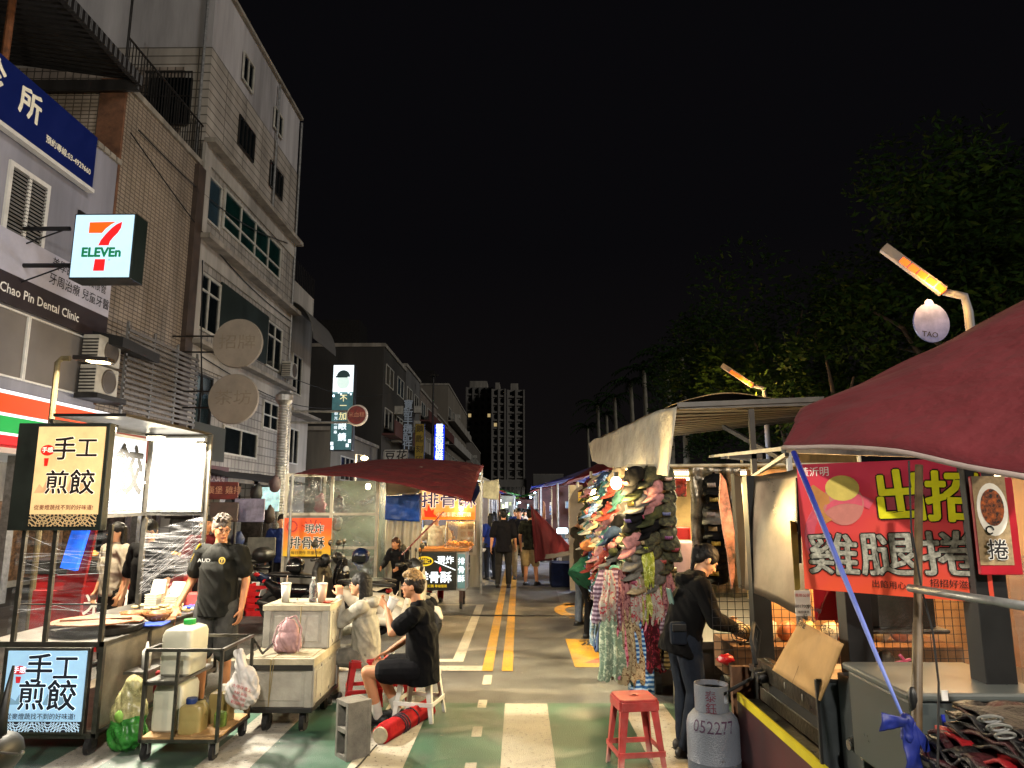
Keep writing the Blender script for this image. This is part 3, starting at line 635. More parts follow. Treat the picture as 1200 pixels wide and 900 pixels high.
def tower(label,u0,u1,vt,Y,floors,cols,mt,d=14):
    a=aty(u0,vt,Y);b_=aty(u1,vt,Y);h=a.z;t=thing('high_rise',label,'tower',((a.x+b_.x)/2,Y,0))
    MB().box((a.x,Y,0),(b_.x,Y+d,h)).build('wall',mt,t)
    MB().box((a.x+1,Y+1,h),(b_.x-2,Y+d-2,h+2.5)).build('roof',concrete,t)
    H_=h/floors;W_=(b_.x-a.x)/cols;b=MB()
    for i in range(1,floors):b.box((a.x-.3,Y-.5,i*H_),(b_.x+.3,Y,i*H_+.5))
    for j in range(cols+1):b.box((a.x+j*W_-.25,Y-.7,0),(a.x+j*W_+.25,Y,h))
    b.build('balcony_bands',mt,t)
    base=None
    for i in range(2,floors):
        for j in range(cols):
            lit=random.random()<.04;x=a.x+(j+.28)*W_;z=i*H_+.9
            if base is None or lit:
                b=MB();b.box((x,Y-.06,z),(x+W_*.44,Y-.02,z+H_*.42));o=b.build('window',glow('far_lit','#f0d090',.5) if lit else glassd,t)
                if not lit:base=(o,x,z)
            else:
                o=base[0].copy();col.objects.link(o);o.parent=t;o.location=(x-base[1],0,z-base[2])
    return t
tm=M('tower_render','#7c776f',.8,0,.2,.15,streak=True);tm2=M('tower_dark','#6a6660',.8,0,.2,.15)
tower('dark left tower of the distant high rise group with a few lit windows',547,577,454,250,15,4,tm2)
tower('pale middle tower of the distant high rise group',577,592,456,245,15,2,tm)
tower('pale right tower of the distant high rise group',595,614,457,245,15,2,tm)
# podium
t=thing('podium_building','arched pale podium at the foot of the distant towers','building',(0,240,0));a=aty(585,562,240);b_=aty(617,562,240)
MB().box((a.x,240,0),(b_.x,250,a.z)).build('wall',tm,t)
each('window',glassd,t,[((a.x+1+i*(b_.x-a.x-1)/5,239.9,4),(a.x+2.1+i*(b_.x-a.x-1)/5,239.97,8)) for i in range(5)])
fbld('distant low dark building right of the towers',238,250,12,tm2,2,2,xf=aty(660,580,240).x,depth=10,clut=False)
# ================================================================ PEOPLE
def remesh(mb,name,mat,parent,vox=.007,smooth=3,fold=0,fr=9,seed=0,mats=None,colorfn=None):
    me=bpy.data.meshes.new(name);me.from_pydata(mb.v,[],mb.f);me.update()
    o=bpy.data.objects.new('blob',me);col.objects.link(o)
    q=o.modifiers.new('r','REMESH');q.mode='VOXEL';q.voxel_size=vox
    if smooth:
        s=o.modifiers.new('s','SMOOTH');s.factor=.5;s.iterations=smooth
    dg=bpy.context.evaluated_depsgraph_get();out=bpy.data.meshes.new_from_object(o.evaluated_get(dg));bpy.data.objects.remove(o);bpy.data.meshes.remove(me)
    out.name=name
    if fold:
        ns=[v.normal.copy() for v in out.vertices]
        for v,n in zip(out.vertices,ns):
            p=v.co*fr+Vector((seed*3.7,0,0));p=Vector((p.x+p.z*.45,p.y-p.z*.3,p.z*.5+p.x*.3))
            a=noise.noise(p)+.5*noise.noise(p*2.3)
            v.co+=n*fold*(1-abs(a)*2.4)*.8
    out.materials.clear()
    for m in (mats or [mat]):out.materials.append(m)
    if colorfn:
        out.polygons.foreach_set('material_index',[colorfn(p.center) for p in out.polygons])
    out.polygons.foreach_set('use_smooth',[True]*len(out.polygons))
    r=bpy.data.objects.new(name,out);col.objects.link(r);r.parent=parent;return r
def hand(mb,wrist,d,palm,curl=.5,side=1,s=1.0,spread=.012):
    """wrist point, d: finger direction, palm: palm normal direction, side: thumb side sign"""
    d=Vector(d).normalized();palm=Vector(palm);palm=(palm-d*palm.dot(d)).normalized();x=d.cross(palm)*side
    w=Vector(wrist)
    pc=w+d*.05*s
    for k in(-1,-.33,.33,1):mb.cap(w+d*.01*s+x*k*.018*s,w+d*.088*s+x*k*.032*s,.017*s,.014*s,8)
    for i,(k,l) in enumerate(((1,.070),(.33,.080),(-.33,.075),(-1,.060))):
        p=w+d*.09*s+x*k*(.032*s);dd=(d+x*k*.08).normalized();seg=l*s*.42;a=0
        for j in range(3):
            a+=curl*(.55 if j==0 else .8);q=p+(dd*math.cos(a)+palm*math.sin(a))*seg*(1-.15*j)
            mb.cap(p,q,(.0098-.0009*j)*s,(.0092-.0009*j)*s,7);p=q
    p=w+d*.025*s+x*.028*s;dd=(d*.75+x*.75+palm*(.2+curl*.4)).normalized();q=p+dd*.04*s;mb.cap(p,q,.0135*s,.0115*s,7)
    dd=(d*.95+x*.1+palm*(.3+curl*.6)).normalized();mb.cap(q,q+dd*.035*s,.011*s,.009*s,7)
def torso_parts(mb,pel,che,nk,side,g=0,w=1.,belly=0,depth=1.):
    side=Vector(side).normalized();up=(che-pel).normalized();fw=side.cross(up)*-1
    m=Matrix((side,up.cross(side)*-1 if False else side.cross(up),up)).transposed()
    def e(c,rx,ry,rz):mb.ell(c,(rx*w+g,ry*w*depth+g,rz+g),18,m)
    e(pel,.165,.115,.12);e(lerp(pel,che,.33),.145,.105,.13);e(lerp(pel,che,.62),.155,.11,.14);e(che,.172,.118,.14);e(che+up*.09,.155,.10,.10)
    if belly:e(lerp(pel,che,.25)-m.col[1]*0,.15,.12+belly,.14)
def person(label,loc,rz=0,j=None,hair='short',haircol=None,shirt=None,sleeve=.5,pants=None,pant_len=1.,shoes=None,skinm=None,vox=.008,scale=1.,glasses=None,head=(0,0),w=1.,hands=True,socks=None,shirt_ext=.0,extra=None,fold=.008,hoodie=False,group=None,face=True,cap=None,curl=(.5,.5),handdir=None,slipper=False,hairfn=None):
    """local frame: faces +Y, right side +X"""
    t=thing('person',label,'person',loc,0,group)
    Rm=Matrix.Rotation(rz,3,'Z')
    J=dict(pel=(0,0,.93),che=(0,.01,1.27),nk=(0,.0,1.47),hd=(0,.02,1.60),
      shR=(.185,0,1.40),elR=(.25,-.02,1.12),wrR=(.26,.05,.88),shL=(-.185,0,1.40),elL=(-.25,-.02,1.12),wrL=(-.26,.05,.88),
      hiR=(.095,0,.90),knR=(.11,.02,.50),anR=(.115,-.02,.09),hiL=(-.095,0,.90),knL=(-.11,.02,.50),anL=(-.115,-.02,.09),toR=(.02,1,0),toL=(-.02,1,0))
    if j:J.update(j)
    J={k:Rm@(Vector(v)*(scale if k not in('toR','toL') else 1)) for k,v in J.items()}
    Xv=Rm@Vector((1,0,0))
    sk=skinm or skin;s=scale
    def S(mb):return mb
    body=MB()
    sideS=(J['shR']-J['shL']).normalized()
    torso_parts(body,J['pel'],J['che'],J['nk'],sideS,-.024 if shirt else -.004,w*s)
    body.cap(J['che']+(J['nk']-J['che'])*.55,J['nk']+(J['hd']-J['nk'])*.45,.062*s,.052*s,14)
    for a in'RL':
        body.cap(lerp(J['che'],J['sh'+a],.45)+Vector((0,0,.04*s)),J['sh'+a],.05*s,.052*s)
        body.cap(J['sh'+a],J['el'+a],.053*s,.040*s);body.cap(J['el'+a],J['wr'+a],.040*s,.026*s)
        body.cap(J['hi'+a],J['kn'+a],.088*s*w,.056*s);body.cap(J['kn'+a],lerp(J['kn'+a],J['an'+a],.35),.056*s,.054*s);body.cap(lerp(J['kn'+a],J['an'+a],.3),J['an'+a],.055*s,.037*s)
        to=Rm@Vector({'R':(j or{}).get('toR',(.02,1,0)),'L':(j or{}).get('toL',(-.02,1,0))}[a]);to.normalize()
        body.cap(J['an'+a]+Vector((0,0,-.045*s))-to*.03*s,J['an'+a]+to*.15*s+Vector((0,0,-.06*s)),.036*s,.03*s)
        if hands:
            d=(J['wr'+a]-J['el'+a]).normalized();pl=Vector((0,0,0))-sideS*(1 if a=='R' else -1);si=1 if a=='R' else -1
            cu=curl[0] if a=='R' else curl[1]
            if handdir and a in handdir:d=Rm@Vector(handdir[a][0]);pl=Rm@Vector(handdir[a][1])
            dn=d.normalized();pp_=(pl-dn*pl.dot(dn)).normalized()
            # thumb side: towards the front of the body for a hanging arm
            sd=1 if (dn.cross(pp_)).dot(Rm@Vector((0,1,.3)))>0 else -1
            hand(body,J['wr'+a],d,pl,cu,sd,s)
    # head
    hy,hp=head;hm=Rm@Matrix.Rotation(hy,3,'Z')@Matrix.Rotation(hp,3,'X');hc=J['hd']
    def hv(x,y,z):return hc+hm@(Vector((x,y,z))*s)
    def he(c,r):body.ell(hv(*c),tuple(k*s for k in r),18,hm)
    he((0,-.012,.035),(.074,.092,.088));he((0,.012,-.01),(.066,.078,.088));he((0,.038,-.062),(.044,.045,.045));he((0,.03,-.03),(.056,.06,.06))
    if face:
        body.cap(hv(0,.088,.018),hv(0,.106,-.018),.008*s,.012*s,8);body.ell(hv(0,.098,-.022),(.016*s,.012*s,.009*s),10,hm)
        for q in(-1,1):
            he((.074*q,-.012,-.002),(.012,.02,.03));he((.03*q,.072,.03),(.022,.014,.008));he((.036*q,.06,-.02),(.02,.02,.02))
        he((0,.086,-.048),(.022,.010,.006));he((0,.084,-.058),(.019,.010,.006));he((0,.07,-.088),(.018,.018,.016))
    v0=worg(t)
    def off(mb):return mb
    remesh(body,'body',sk,t,vox,3)
    if face:
        b=MB()
        for q in(-1,1):
            b.ell(hv(.030*q,.083,.008),(.013*s,.006*s,.0055*s),10,hm)
            b.cap(hv(.014*q,.09,.028),hv(.046*q,.082,.03),.0035*s,.0025*s,6)
        b.build('eyes',M('eye_dark','#1a100c',.3),None,smooth=True);e=col.objects[-1];e.location=(0,0,0)
        e=fixchild(e,t,b)
        b=MB();b.cap(hv(-.018,.0945,-.053),hv(.018,.0945,-.053),.004*s,.004*s,6);e=b.build('lips',M('lip','#8c4038',.5),None,smooth=True);fixchild(e,t,b)
    hcl=haircol or M('black_hair','#0b0908',.6,0,.3,60);hcl.node_tree.nodes['Principled BSDF'].inputs['Specular IOR Level'].default_value=.25
    if hair:
        b=MB()
        def ee(c,r):b.ell(hv(*c),tuple(k*s for k in r),18,hm)
        if hair in('short','spiky'):
            ee((0,-.018,.052),(.082,.098,.086));ee((0,-.055,.0),(.072,.055,.07))
            for q in(-1,1):ee((.062*q,-.03,.02),(.02,.045,.045))
            if hair=='spiky':
                rr=random.Random(3)
                for i in range(150):
                    a=rr.random()*6.28;el=rr.uniform(.35,1.5);r=(.078*math.cos(el)*math.cos(a),-.012+.09*math.cos(el)*math.sin(a),.05+.085*math.sin(el))
                    b.cap(hv(*r),hv(r[0]*1.12+.012*rr.uniform(-1,1),r[1]*1.1+.022,r[2]+.028*rr.uniform(.3,1.1)),.012*s,.005*s,6)
        if hair=='long':
            ee((0,-.02,.048),(.086,.102,.09))
            for i in range(26):
                a=-2.9+i*2.65/25 if True else 0
                x=.078*math.cos(a);y=-.02+.09*math.sin(a)
                b.cap(hv(x,y,.06),hv(x*1.1,y-.01,-.08),.022*s,.02*s,8);b.cap(hv(x*1.1,y-.01,-.08),hc+hm@(Vector((x*1.05,y*.9-.015,-.08))*s)+Vector((0,0,-.25*s)),.023*s,.014*s,8)
        if hair=='pony':
            ee((0,-.02,.048),(.084,.1,.088));ee((0,-.06,.0),(.07,.05,.06));ee((0,-.125,.03),(.03,.03,.035))
            q0_=hv(0,-.12,.01);b.cap(q0_,q0_+Rm@Vector((0,-.035,-.15)),.028*s,.012*s,10)
            for q in(-1,1):ee((.06*q,.02,.03),(.02,.03,.04))
        h=remesh(b,'hair',hcl,t,min(vox,.007),1,.004,55);
        if hairfn:hairfn(h,hm,hc)
    if cap:
        b=MB();b.ell(hv(0,-.01,.07),(.092*s,.105*s,.075*s),18,hm);b.cap(hv(0,.09,.055),hv(0,.15,.045),.05*s,.04*s,14,.15) ;b.cbox(hv(0,.13,.05),(.13*s,.11*s,.012*s),hm)
        fixchild(b.build('cap',cap,None,smooth=True),t,b)
    if shirt:
        b=MB();up_=(J['che']-J['pel']).normalized();mS=Matrix((sideS,up_.cross(sideS),up_)).transposed();lo_=J['pel']-up_*(.02+shirt_ext)*s
        hi_=J['che']+up_*.12*s;rg=[]
        for i_ in range(13):
            f_=i_/12;q_=min(1,(1-f_)/.22)**.5 if f_>.78 else 1
            fw_=Matrix.Rotation(0,3,'Z')@(up_.cross(sideS))
            rg.append((lerp(lo_-up_*.06*s,hi_,f_),sideS*(.190+.002*f_-.020*math.sin(math.pi*f_))*s*w*max(.55,q_),fw_*(.148-.018*f_)*s*w*max(.5,q_)))
        b.loft(rg);b.ell(J['che']+up_*.08*s,(.170*s*w,.108*s,.11*s),22,mS)
        b.cap(J['che']+(J['nk']-J['che'])*.4,lerp(J['che'],J['nk'],.82),.105*s,.072*s,16)
        for a in'RL':
            b.cap(lerp(J['che'],J['sh'+a],.45)+Vector((0,0,.05*s)),J['sh'+a],.074*s,.072*s)
            if sleeve<=1:b.cap(J['sh'+a],lerp(J['sh'+a],J['el'+a],max(.3,sleeve)),.072*s,.078*s)
            else:
                b.cap(J['sh'+a],J['el'+a],.071*s,.06*s);b.cap(J['el'+a],lerp(J['el'+a],J['wr'+a],.92),.06*s,.044*s)
        if hoodie:
            hb=Rm@Vector((0,-1,0));b.ell(J['nk']+hb*.09*s+Vector((0,0,-.03)),(.11*s,.09*s,.06*s),14,Rm);b.ell(J['nk']+hb*.03*s,(.1*s,.09*s,.035*s),14,Rm)
        remesh(b,'hoodie' if hoodie else 'shirt',shirt,t,vox,3,fold*1.6,8,seed=loc[0])
    if pants:
        b=MB()
        m=Matrix((sideS,Rm@Vector((0,1,0)),Vector((0,0,1)))).transposed()
        b.ell(J['pel']+Vector((0,0,-.01)),(.178*s*w,.13*s*w,.13*s),18,m)
        for a in'RL':
            if pant_len<=1.02 and pant_len<.99:
                b.cap(J['hi'+a],lerp(J['hi'+a],J['kn'+a],pant_len),.112*s*w,.104*s)
            else:
                b.cap(J['hi'+a],J['kn'+a],.104*s*w,.074*s);b.cap(J['kn'+a],lerp(J['kn'+a],J['an'+a],min(1,pant_len-.1)),.073*s,.056*s)
        remesh(b,'trousers' if pant_len>=1 else 'shorts',pants,t,vox,2,fold*.8,6,seed=loc[0]+4)
    for a in'RL':
        to=(Rm@Vector({'R':(j or{}).get('toR',(.02,1,0)),'L':(j or{}).get('toL',(-.02,1,0))}[a])).normalized();an=J['an'+a]
        if socks:
            b=MB();b.cap(an+(J['kn'+a]-an).normalized()*.09,an-Vector((0,0,.03)),.046*s,.045*s);fixchild(remesh(b,'sock',socks,t,vox,1),t,None)
        if shoes:
            b=MB();z=-.048*s
            b.cap(an+Vector((0,0,z))-to*.045*s,an+to*.06*s+Vector((0,0,z)),.046*s,.044*s,12);b.cap(an+to*.05*s+Vector((0,0,z-.005)),an+to*.165*s+Vector((0,0,z-.012)),.044*s,.033*s,12)
            sh=remesh(b,'shoe',shoes,t,vox,1)
            b=MB();lat=to.cross(Vector((0,0,1)))
            poly=[an+to*x*s+lat*y*s+Vector((0,0,-.1*s)) for x,y in((-.09,-.03),(-.06,-.045),(.08,-.045),(.16,-.04),(.2,0),(.16,.04),(.08,.045),(-.06,.045),(-.09,.03))]
            b.prism(poly,(0,0,.022));q=b.build('sole',M('sole_white','#8f8b84',.7) if shoes.name!='black_shoe' else rubber,None);q.parent=sh;q.location=(0,0,0);rebase(q,b)
    if glasses:
        b=MB()
        for q in(-1,1):
            pts=[hv(.031*q+.021*math.cos(a),.098,.006+.018*math.sin(a)) for a in[i*math.pi/8 for i in range(17)]];b.tube(pts,.0022*s,5)
            b.tube([hv(.052*q,.096,.012),hv(.078*q,.04,.014),hv(.08*q,-.02,.006)],.0022*s,5)
        b.tube([hv(-.01,.1,.01),hv(.01,.1,.01)],.0022*s,5)
        fixchild(b.build('glasses',M('glasses_black','#0a0a0a',.3),None),t,b)
    return t,J,hv,Rm
def rebase(o,mb):
    # mesh vertices were shifted to their own origin: put them back in the parent's frame
    if mb is None:return
    for v,src in zip(o.data.vertices,mb.v):v.co=src
    o.data.update()
def fixchild(o,parent,mb):
    o.parent=parent;o.location=(0,0,0)
    if mb is not None:rebase(o,mb)
    return o
# garment materials
def cloth_m(n,c,var=.2):
    m=M(n,c,.9,0,var,14,bump=.25,bscale=300);m.node_tree.nodes['Principled BSDF'].inputs['Specular IOR Level'].default_value=.12;return m
tee_black=cloth_m('black_tee','#15151a');tee_dark=cloth_m('charcoal_tee','#25251f');gshorts=cloth_m('grey_shorts','#3b3a38');hood_grey=cloth_m('grey_hoodie','#9a978c');hood_black=cloth_m('black_hoodie','#0a0a0b')
denim=cloth_m('dark_denim','#1e242e');khaki=cloth_m('khaki','#8c7a5a');green_tee=cloth_m('green_tee','#1d4a38');blacksh=M('black_shoe','#101012',.5);greysh=M('grey_shoe','#3a3836',.6)
skin2=M('skin_light','#c2906e',.5,0,.1,12);skin3=M('skin_warm','#a9714c',.5,0,.1,12)
# vendor standing at the dumpling stall
hairg=M('grey_hair','#5a5048',.6,0,.5,70)
P1=(-2.80,6.78,0)
t,J,hv,Rm=person('man in black T-shirt with yellow shoulder marks and glasses standing at the dumpling cart',P1,R(180),dict(
  pel=(0,0,.93),elR=(.27,-.03,1.13),wrR=(.335,.10,.90),elL=(-.245,-.03,1.13),wrL=(-.235,.02,.88)),'spiky',hairg,cloth_m('vendor_tee','#141411'),.62,gshorts,.98,blacksh,skin3,.0065,.985,True,head=(R(38),R(-10)),shirt_ext=.03,handdir={'R':((.1,.55,-.8),(0,-.8,-.5))},curl=(.35,.5))
rr=t
b=MB()
for q in(1,):
    b.cap(J['shR']+Vector((0,-.055,.055)),J['shR']+Vector((-.075,-.03,-.09)),.022,.014,10,.35)
fixchild(b.build('shoulder_mark',M('yellow_mark','#c8a81c',.7),None,smooth=True),t,b)
c=Vector(P1)+J['che']
letters(t,[('AUD',.085,.055,.045,inkw,.002,0,1.2)],c+Vector((-.17,-.158,0)),(1,.12,0),(0,0,1),'chest_lettering')
shape(t,'chest_emblem',[(disc(0,0,.032),M('emblem_yellow','#b89a3a',.6),0),(disc(0,0,.022),ink,.002),([(-.012,.014),(.012,.014),(.012,.008),(.004,.008),(.004,-.016),(-.004,-.016),(-.004,.008),(-.012,.008)],M('emblem_yellow','#b89a3a',.6),.004)],c+Vector((.085,-.160,.055)),(1,-.1,0),(0,0,1))
# seated girl in grey hoodie, faces left (-X): rz=+90deg
GP=(-1.45,6.92,0)
t,J,hv,Rm=person('young woman in a grey hoodie with long black hair eating beside the foam boxes',GP,R(90)-R(8),dict(
  pel=(0,-.02,.50),che=(0,.0,.83),nk=(0,.03,1.04),hd=(0,.08,1.17),shR=(.165,.0,.97),elR=(.19,.12,.74),wrR=(.08,.34,.68),shL=(-.165,.0,.97),elL=(-.20,.20,.83),wrL=(-.05,.27,1.06),
  hiR=(.1,.03,.47),knR=(.13,.42,.46),anR=(.12,.36,.09),hiL=(-.1,.03,.47),knL=(-.12,.42,.46),anL=(-.1,.38,.09)),'long',None,hood_grey,2,cloth_m('grey_trousers','#77746c'),1.1,greysh,skin2,.0065,.90,True,hoodie=True,shirt_ext=.06,curl=(.5,1.1),handdir={'L':((.1,.15,.9),(.5,.6,.1))},w=.98)
b=MB();b.tube([lerp(hv(0,.12,-.045)+Vector(GP),Vector(GP)+J['wrL']+Vector((-.03,0,.09)),.6),hv(0,.12,-.045)+Vector(GP)],.003,6)
tag(b.build('skewer',M('bamboo','#b8955a',.6)),'thin wooden skewer held to the mouth of the woman in grey','skewer')
# seated young man in black, on white stool
BP=(-.84,6.28,0)
def dye(h,hm,hc):
    inv=hm.inverted();me=h.data;me.materials.append(M('blond_hair','#a07c48',.6,0,.7,90))
    me.polygons.foreach_set('material_index',[1 if (inv@(p.center-hc)).z+.03*noise.noise(p.center*60)>.062 else 0 for p in me.polygons])
t,J,hv,Rm=person('young man with blond tipped hair in black T-shirt drinking on a white stool',BP,R(84),dict(
  pel=(0,-.02,.50),che=(0,-.01,.84),nk=(0,.035,1.06),hd=(0,.085,1.20),shR=(.19,.0,.98),elR=(.24,.12,.74),wrR=(.16,.33,.60),shL=(-.19,.02,.98),elL=(-.25,.20,.83),wrL=(-.1,.30,1.03),
  hiR=(.1,.03,.48),knR=(.14,.44,.47),anR=(.15,.24,.10),hiL=(-.1,.03,.48),knL=(-.14,.45,.47),anL=(-.06,.36,.10),toR=(0,1,0),toL=(.1,1,0)),'spiky',M('dark_hair_brown','#1d140e',.5,0,.3,60),cloth_m('black_tee_b','#08080b'),.62,cloth_m('black_shorts','#0d0d11'),.62,blacksh,skin,.0065,.93,True,socks=M('white_sock','#b8b4aa',.8),shirt_ext=.05,hairfn=dye,curl=(.25,1.0),handdir={'R':((-.1,.8,-.35),(-.1,-.3,-.9)),'L':((.35,.7,.45),(.7,-.3,.2))})
b=MB();kn=Vector(BP)+J['knR'];hi=Vector(BP)+J['hiR'];e=lerp(hi,kn,.66);dn=(kn-hi).normalized();yv=Rm@Vector((1,0,0))
for k_ in(-.012,.012):
    pts=[e+dn*(k_)+Vector((0,0,.084)) ]
    pts=[e+dn*(k_-(.05 if i==4 else 0))+(yv*math.cos(a)+Vector((0,0,1))*math.sin(a))*.103 for i,a in enumerate([R(100),R(70),R(40),R(15),R(-10),R(-35),R(-60)])];b.tube(pts,.0045,6)
fixchild(b.build('hem_stripe',white_paint,None),t,b);t.children[-1].data
for o in[c for c in t.children if c.name.startswith('hem_stripe')]:
    for v in o.data.vertices:v.co-=Vector(BP)
# cup held by the young man
def cup(loc,label,h=.15,r=.038,straw=True,tint='#d8d2c4',tilt=None,group=None,straw_to=None,cat='cup'):
    t=thing('paper_cup',label,cat,loc);m=tilt or Matrix.Identity(3)
    def tr(b):
        b.v=[m@v+Vector(loc) for v in b.v];return b
    b=MB();b.lathe([(0,0),(r*.72,0),(r,h),(r*.95,h)],(0,0,0),24);tr(b).build('body',M('cup_'+tint,tint,.4,0,.05,5),t,smooth=True)
    b=MB();b.lathe([(r*1.04,h),(r*1.06,h+.006),(r*.98,h+.012),(0,h+.012)],(0,0,0),24);tr(b).build('lid',wplastic,t)
    if straw:
        b=MB();b.tube([(0,0,h*.6),(.008,.0,h+.075)],.004,6);tr(b).build('straw',M('straw_pink','#d0b8a0',.5),t)
    return t
cp=aty(459,713,6.22);cup(cp-Vector((.045,0,.06)),'white drink cup held tilted in the hand of the young man in black',.15,.042,tilt=Euler((0,R(24),0)).to_matrix())
# ================================================================ STOOLS
def stool(name,label,loc,rz,mt,h=.47,top=.145,foot=.2,worn=None):
    t=thing(name,label,'stool',(0,0,0))
    b=MB();b.prism([( x*top,y*top,h-.018) for x,y in((-1,-.8),(-.8,-1),(.8,-1),(1,-.8),(1,.8),(.8,1),(-.8,1),(-1,.8))],(0,0,.018))
    b.lathe([(.02,h+.0015),(.035,h+.004),(.04,h+.0015)],(0,0,0),16)
    b.build('seat',[mt],t,bevel=.006)
    b=MB()
    for s in(-1,1):
        b.box((s*top-.006,-top*.9,h-.075),(s*top+.006,top*.9,h-.015));b.box((-top*.9,s*top-.006,h-.075),(top*.9,s*top+.006,h-.015))
    b.build('apron',mt,t,bevel=.004)
    for sx in(-1,1):
        for sy in(-1,1):
            b=MB();p0=Vector((sx*top*.93,sy*top*.93,h-.02));p1=Vector((sx*foot*.93,sy*foot*.93,0));w0=.036;w1=.024
            for dx,dy in((1,0),(0,1)):
                # L section leg: two tapering flanges
                a=[p0,p0-Vector((sx*w0*1.6*dx,sy*w0*1.6*dy,0)),p1-Vector((sx*w1*1.3*dx,sy*w1*1.3*dy,0)),p1]
                b.prism(a,Vector((-sx*.005*dy,-sy*.005*dx,0)))
            b.build('leg',[worn or mt],t,bevel=.002)
    b=MB();z=.13;f=foot*.93-(foot-top)*.93*z/h
    for s in(-1,1):
        b.box((s*f-.006,-f,z),(s*f+.006,f,z+.035));b.box((-f,s*f-.006,z),(f,s*f+.006,z+.035))
    b.build('stretcher',[worn or mt],t,bevel=.003)
    t.location=loc;t.rotation_euler=(0,0,rz);return t
def worn_red():
    m=M('worn_red_plastic','#b3121a',.35,0,.25,9);nt=m.node_tree;N=nt.nodes.new;L=nt.links;b=nt.nodes['Principled BSDF'];src=b.inputs['Base Color'].links[0].from_socket
    tc=N('ShaderNodeTexCoord');sp=N('ShaderNodeSeparateXYZ');L.new(tc.outputs['Object'],sp.inputs[0])
    n=N('ShaderNodeTexNoise');n.inputs['Scale'].default_value=22;n.inputs['Detail'].default_value=8;L.new(tc.outputs['Object'],n.inputs[0])
    r=N('ShaderNodeMapRange');r.inputs['From Min'].default_value=.0;r.inputs['From Max'].default_value=.16;r.inputs['To Min'].default_value=.75;r.inputs['To Max'].default_value=.12;L.new(sp.outputs[2],r.inputs[0])
    a=N('ShaderNodeMath');a.operation='MULTIPLY';L.new(r.outputs[0],a.inputs[0]);L.new(n.outputs[0],a.inputs[1])
    k=N('ShaderNodeMath');k.operation='MULTIPLY';k.inputs[1].default_value=2;k.use_clamp=True;L.new(a.outputs[0],k.inputs[0])
    mx=N('ShaderNodeMix');mx.data_type='RGBA';L.new(src,mx.inputs[6]);mx.inputs[7].default_value=(.6,.42,.36,1);L.new(k.outputs[0],mx.inputs[0]);L.new(mx.outputs[2],b.inputs['Base Color']);return m
wr=worn_red()
stool('plastic_stool','worn red plastic stool standing empty on the green crossing by the gas cylinder',(.80,5.28,0),R(8),wr,.49,.135,.185)
stool('plastic_stool','white plastic stool under the young man in black',(-.87,6.50,0),R(-12),wplastic,.41,.145,.20)
stool('plastic_stool','bright red plastic stool under the woman in grey',(-1.44,6.9,0),R(15),redp,.42,.14,.18)
stool('plastic_stool','low red plastic stool lying behind the foam boxes',(-2.25,8.1,0),R(25),redp,.3,.13,.16)
stool('plastic_stool','red plastic stool half hidden between the two seated people',(-1.18,7.15,0),R(-5),redp,.36,.13,.17)
# ================================================================ FOAM BOX CART
foam=M('foam_box','#b5ab92',.75,0,.3,3,bump=.25,bscale=40);foam2=M('foam_side','#a5a196',.75,0,.35,2.2,bump=.2,bscale=30)
DX=-1.90;DY=6.02
DC=thing('dolly','black wheeled dolly carrying the two dirty foam boxes','dolly',(-1.9,6.4,0))
b=MB();b.box((-2.22,6.02,.16),(-1.67,6.86,.20));b.build('deck',blackp,DC,bevel=.006)
for x in(-2.06,-1.76):
    for y in(6.12,6.74):
        b=MB();b.tube([(x-.02,y,.075),(x+.02,y,.075)],.075,18);w=b.build('wheel',rubber,DC,smooth=False);b=MB();b.box((x-.03,y-.03,.07),(x-.024,y+.03,.16));b.box((x+.024,y-.03,.07),(x+.03,y+.03,.16));b.build('fork',dsteel,w)
def foambox(label,x0,y0,x1,y1,z0,z1,lid,strap=False,band=False):
    t=thing('foam_box',label,'foam box',((x0+x1)/2,(y0+y1)/2,z0))
    zl=z1-lid;b=MB();b.box((x0,y0,z0),(x1,y1,zl))
    # raised panels of the moulded sides
    b.box((x0+.09,y0-.008,z0+.05),(x1-.09,y0,zl-.04));b.box((x0,y0-.012,z0),(x0+.06,y0,zl));b.box((x1-.06,y0-.012,z0),(x1,y0,zl))
    b.box((x1,y0+.1,z0+.05),(x1+.008,y1-.1,zl-.04));b.box((x1,y0,z0),(x1+.012,y0+.07,zl));b.box((x1,y1-.07,z0),(x1+.012,y1,zl))
    for k in(.3,.62):b.box((x1,lerp(y0,y1,k),z0+.02),(x1+.01,lerp(y0,y1,k)+.05,zl-.02))
    b.build('box',foam2,t,bevel=.008)
    b=MB();b.box((x0-.012,y0-.014,zl+.002),(x1+.012,y1+.012,z1));b.box((x0+.03,y0+.03,z1),(x1-.03,y1-.03,z1+.006));b.build('lid',foam,t,bevel=.01)
    if band:MB().box((x0-.015,y0-.017,zl-.022),(x1+.003,y0-.013,zl+.022)).build('tape',blackp,t)
    return t
foambox('lower dirty foam box with black tape on the wheeled dolly',-2.26,6.04,-1.68,6.86,.20,.575,.07,band=True)
foambox('upper smaller foam box holding the drinks',-2.24,6.44,-1.67,6.90,.583,.94,.05)
b=MB()
b.tube([(-2.02,6.016,.21),(-2.015,6.01,.57),(-2.0,6.1,.584),(-1.92,6.42,.60),(-1.91,6.415,.93),(-1.84,6.6,.95)],.004,6);b.tube([(-2.02,6.014,.21),(-1.99,6.01,.575)],.003,5)
tag(b.build('cord',M('tan_cord','#8a7a50',.8)),'thin tan cord tied around both foam boxes','cord')
cup((-2.10,6.56,.951),'plain white lidded cup with a straw on the left of the upper foam box',.155,.045)
cup((-1.77,6.55,.951),'pinkish iced drink cup with a straw beside the clear bottle',.155,.045,tint='#c8a890')
t=thing('water_bottle','clear plastic water bottle with a cap between the drink cups','bottle',(-1.86,6.58,.951))
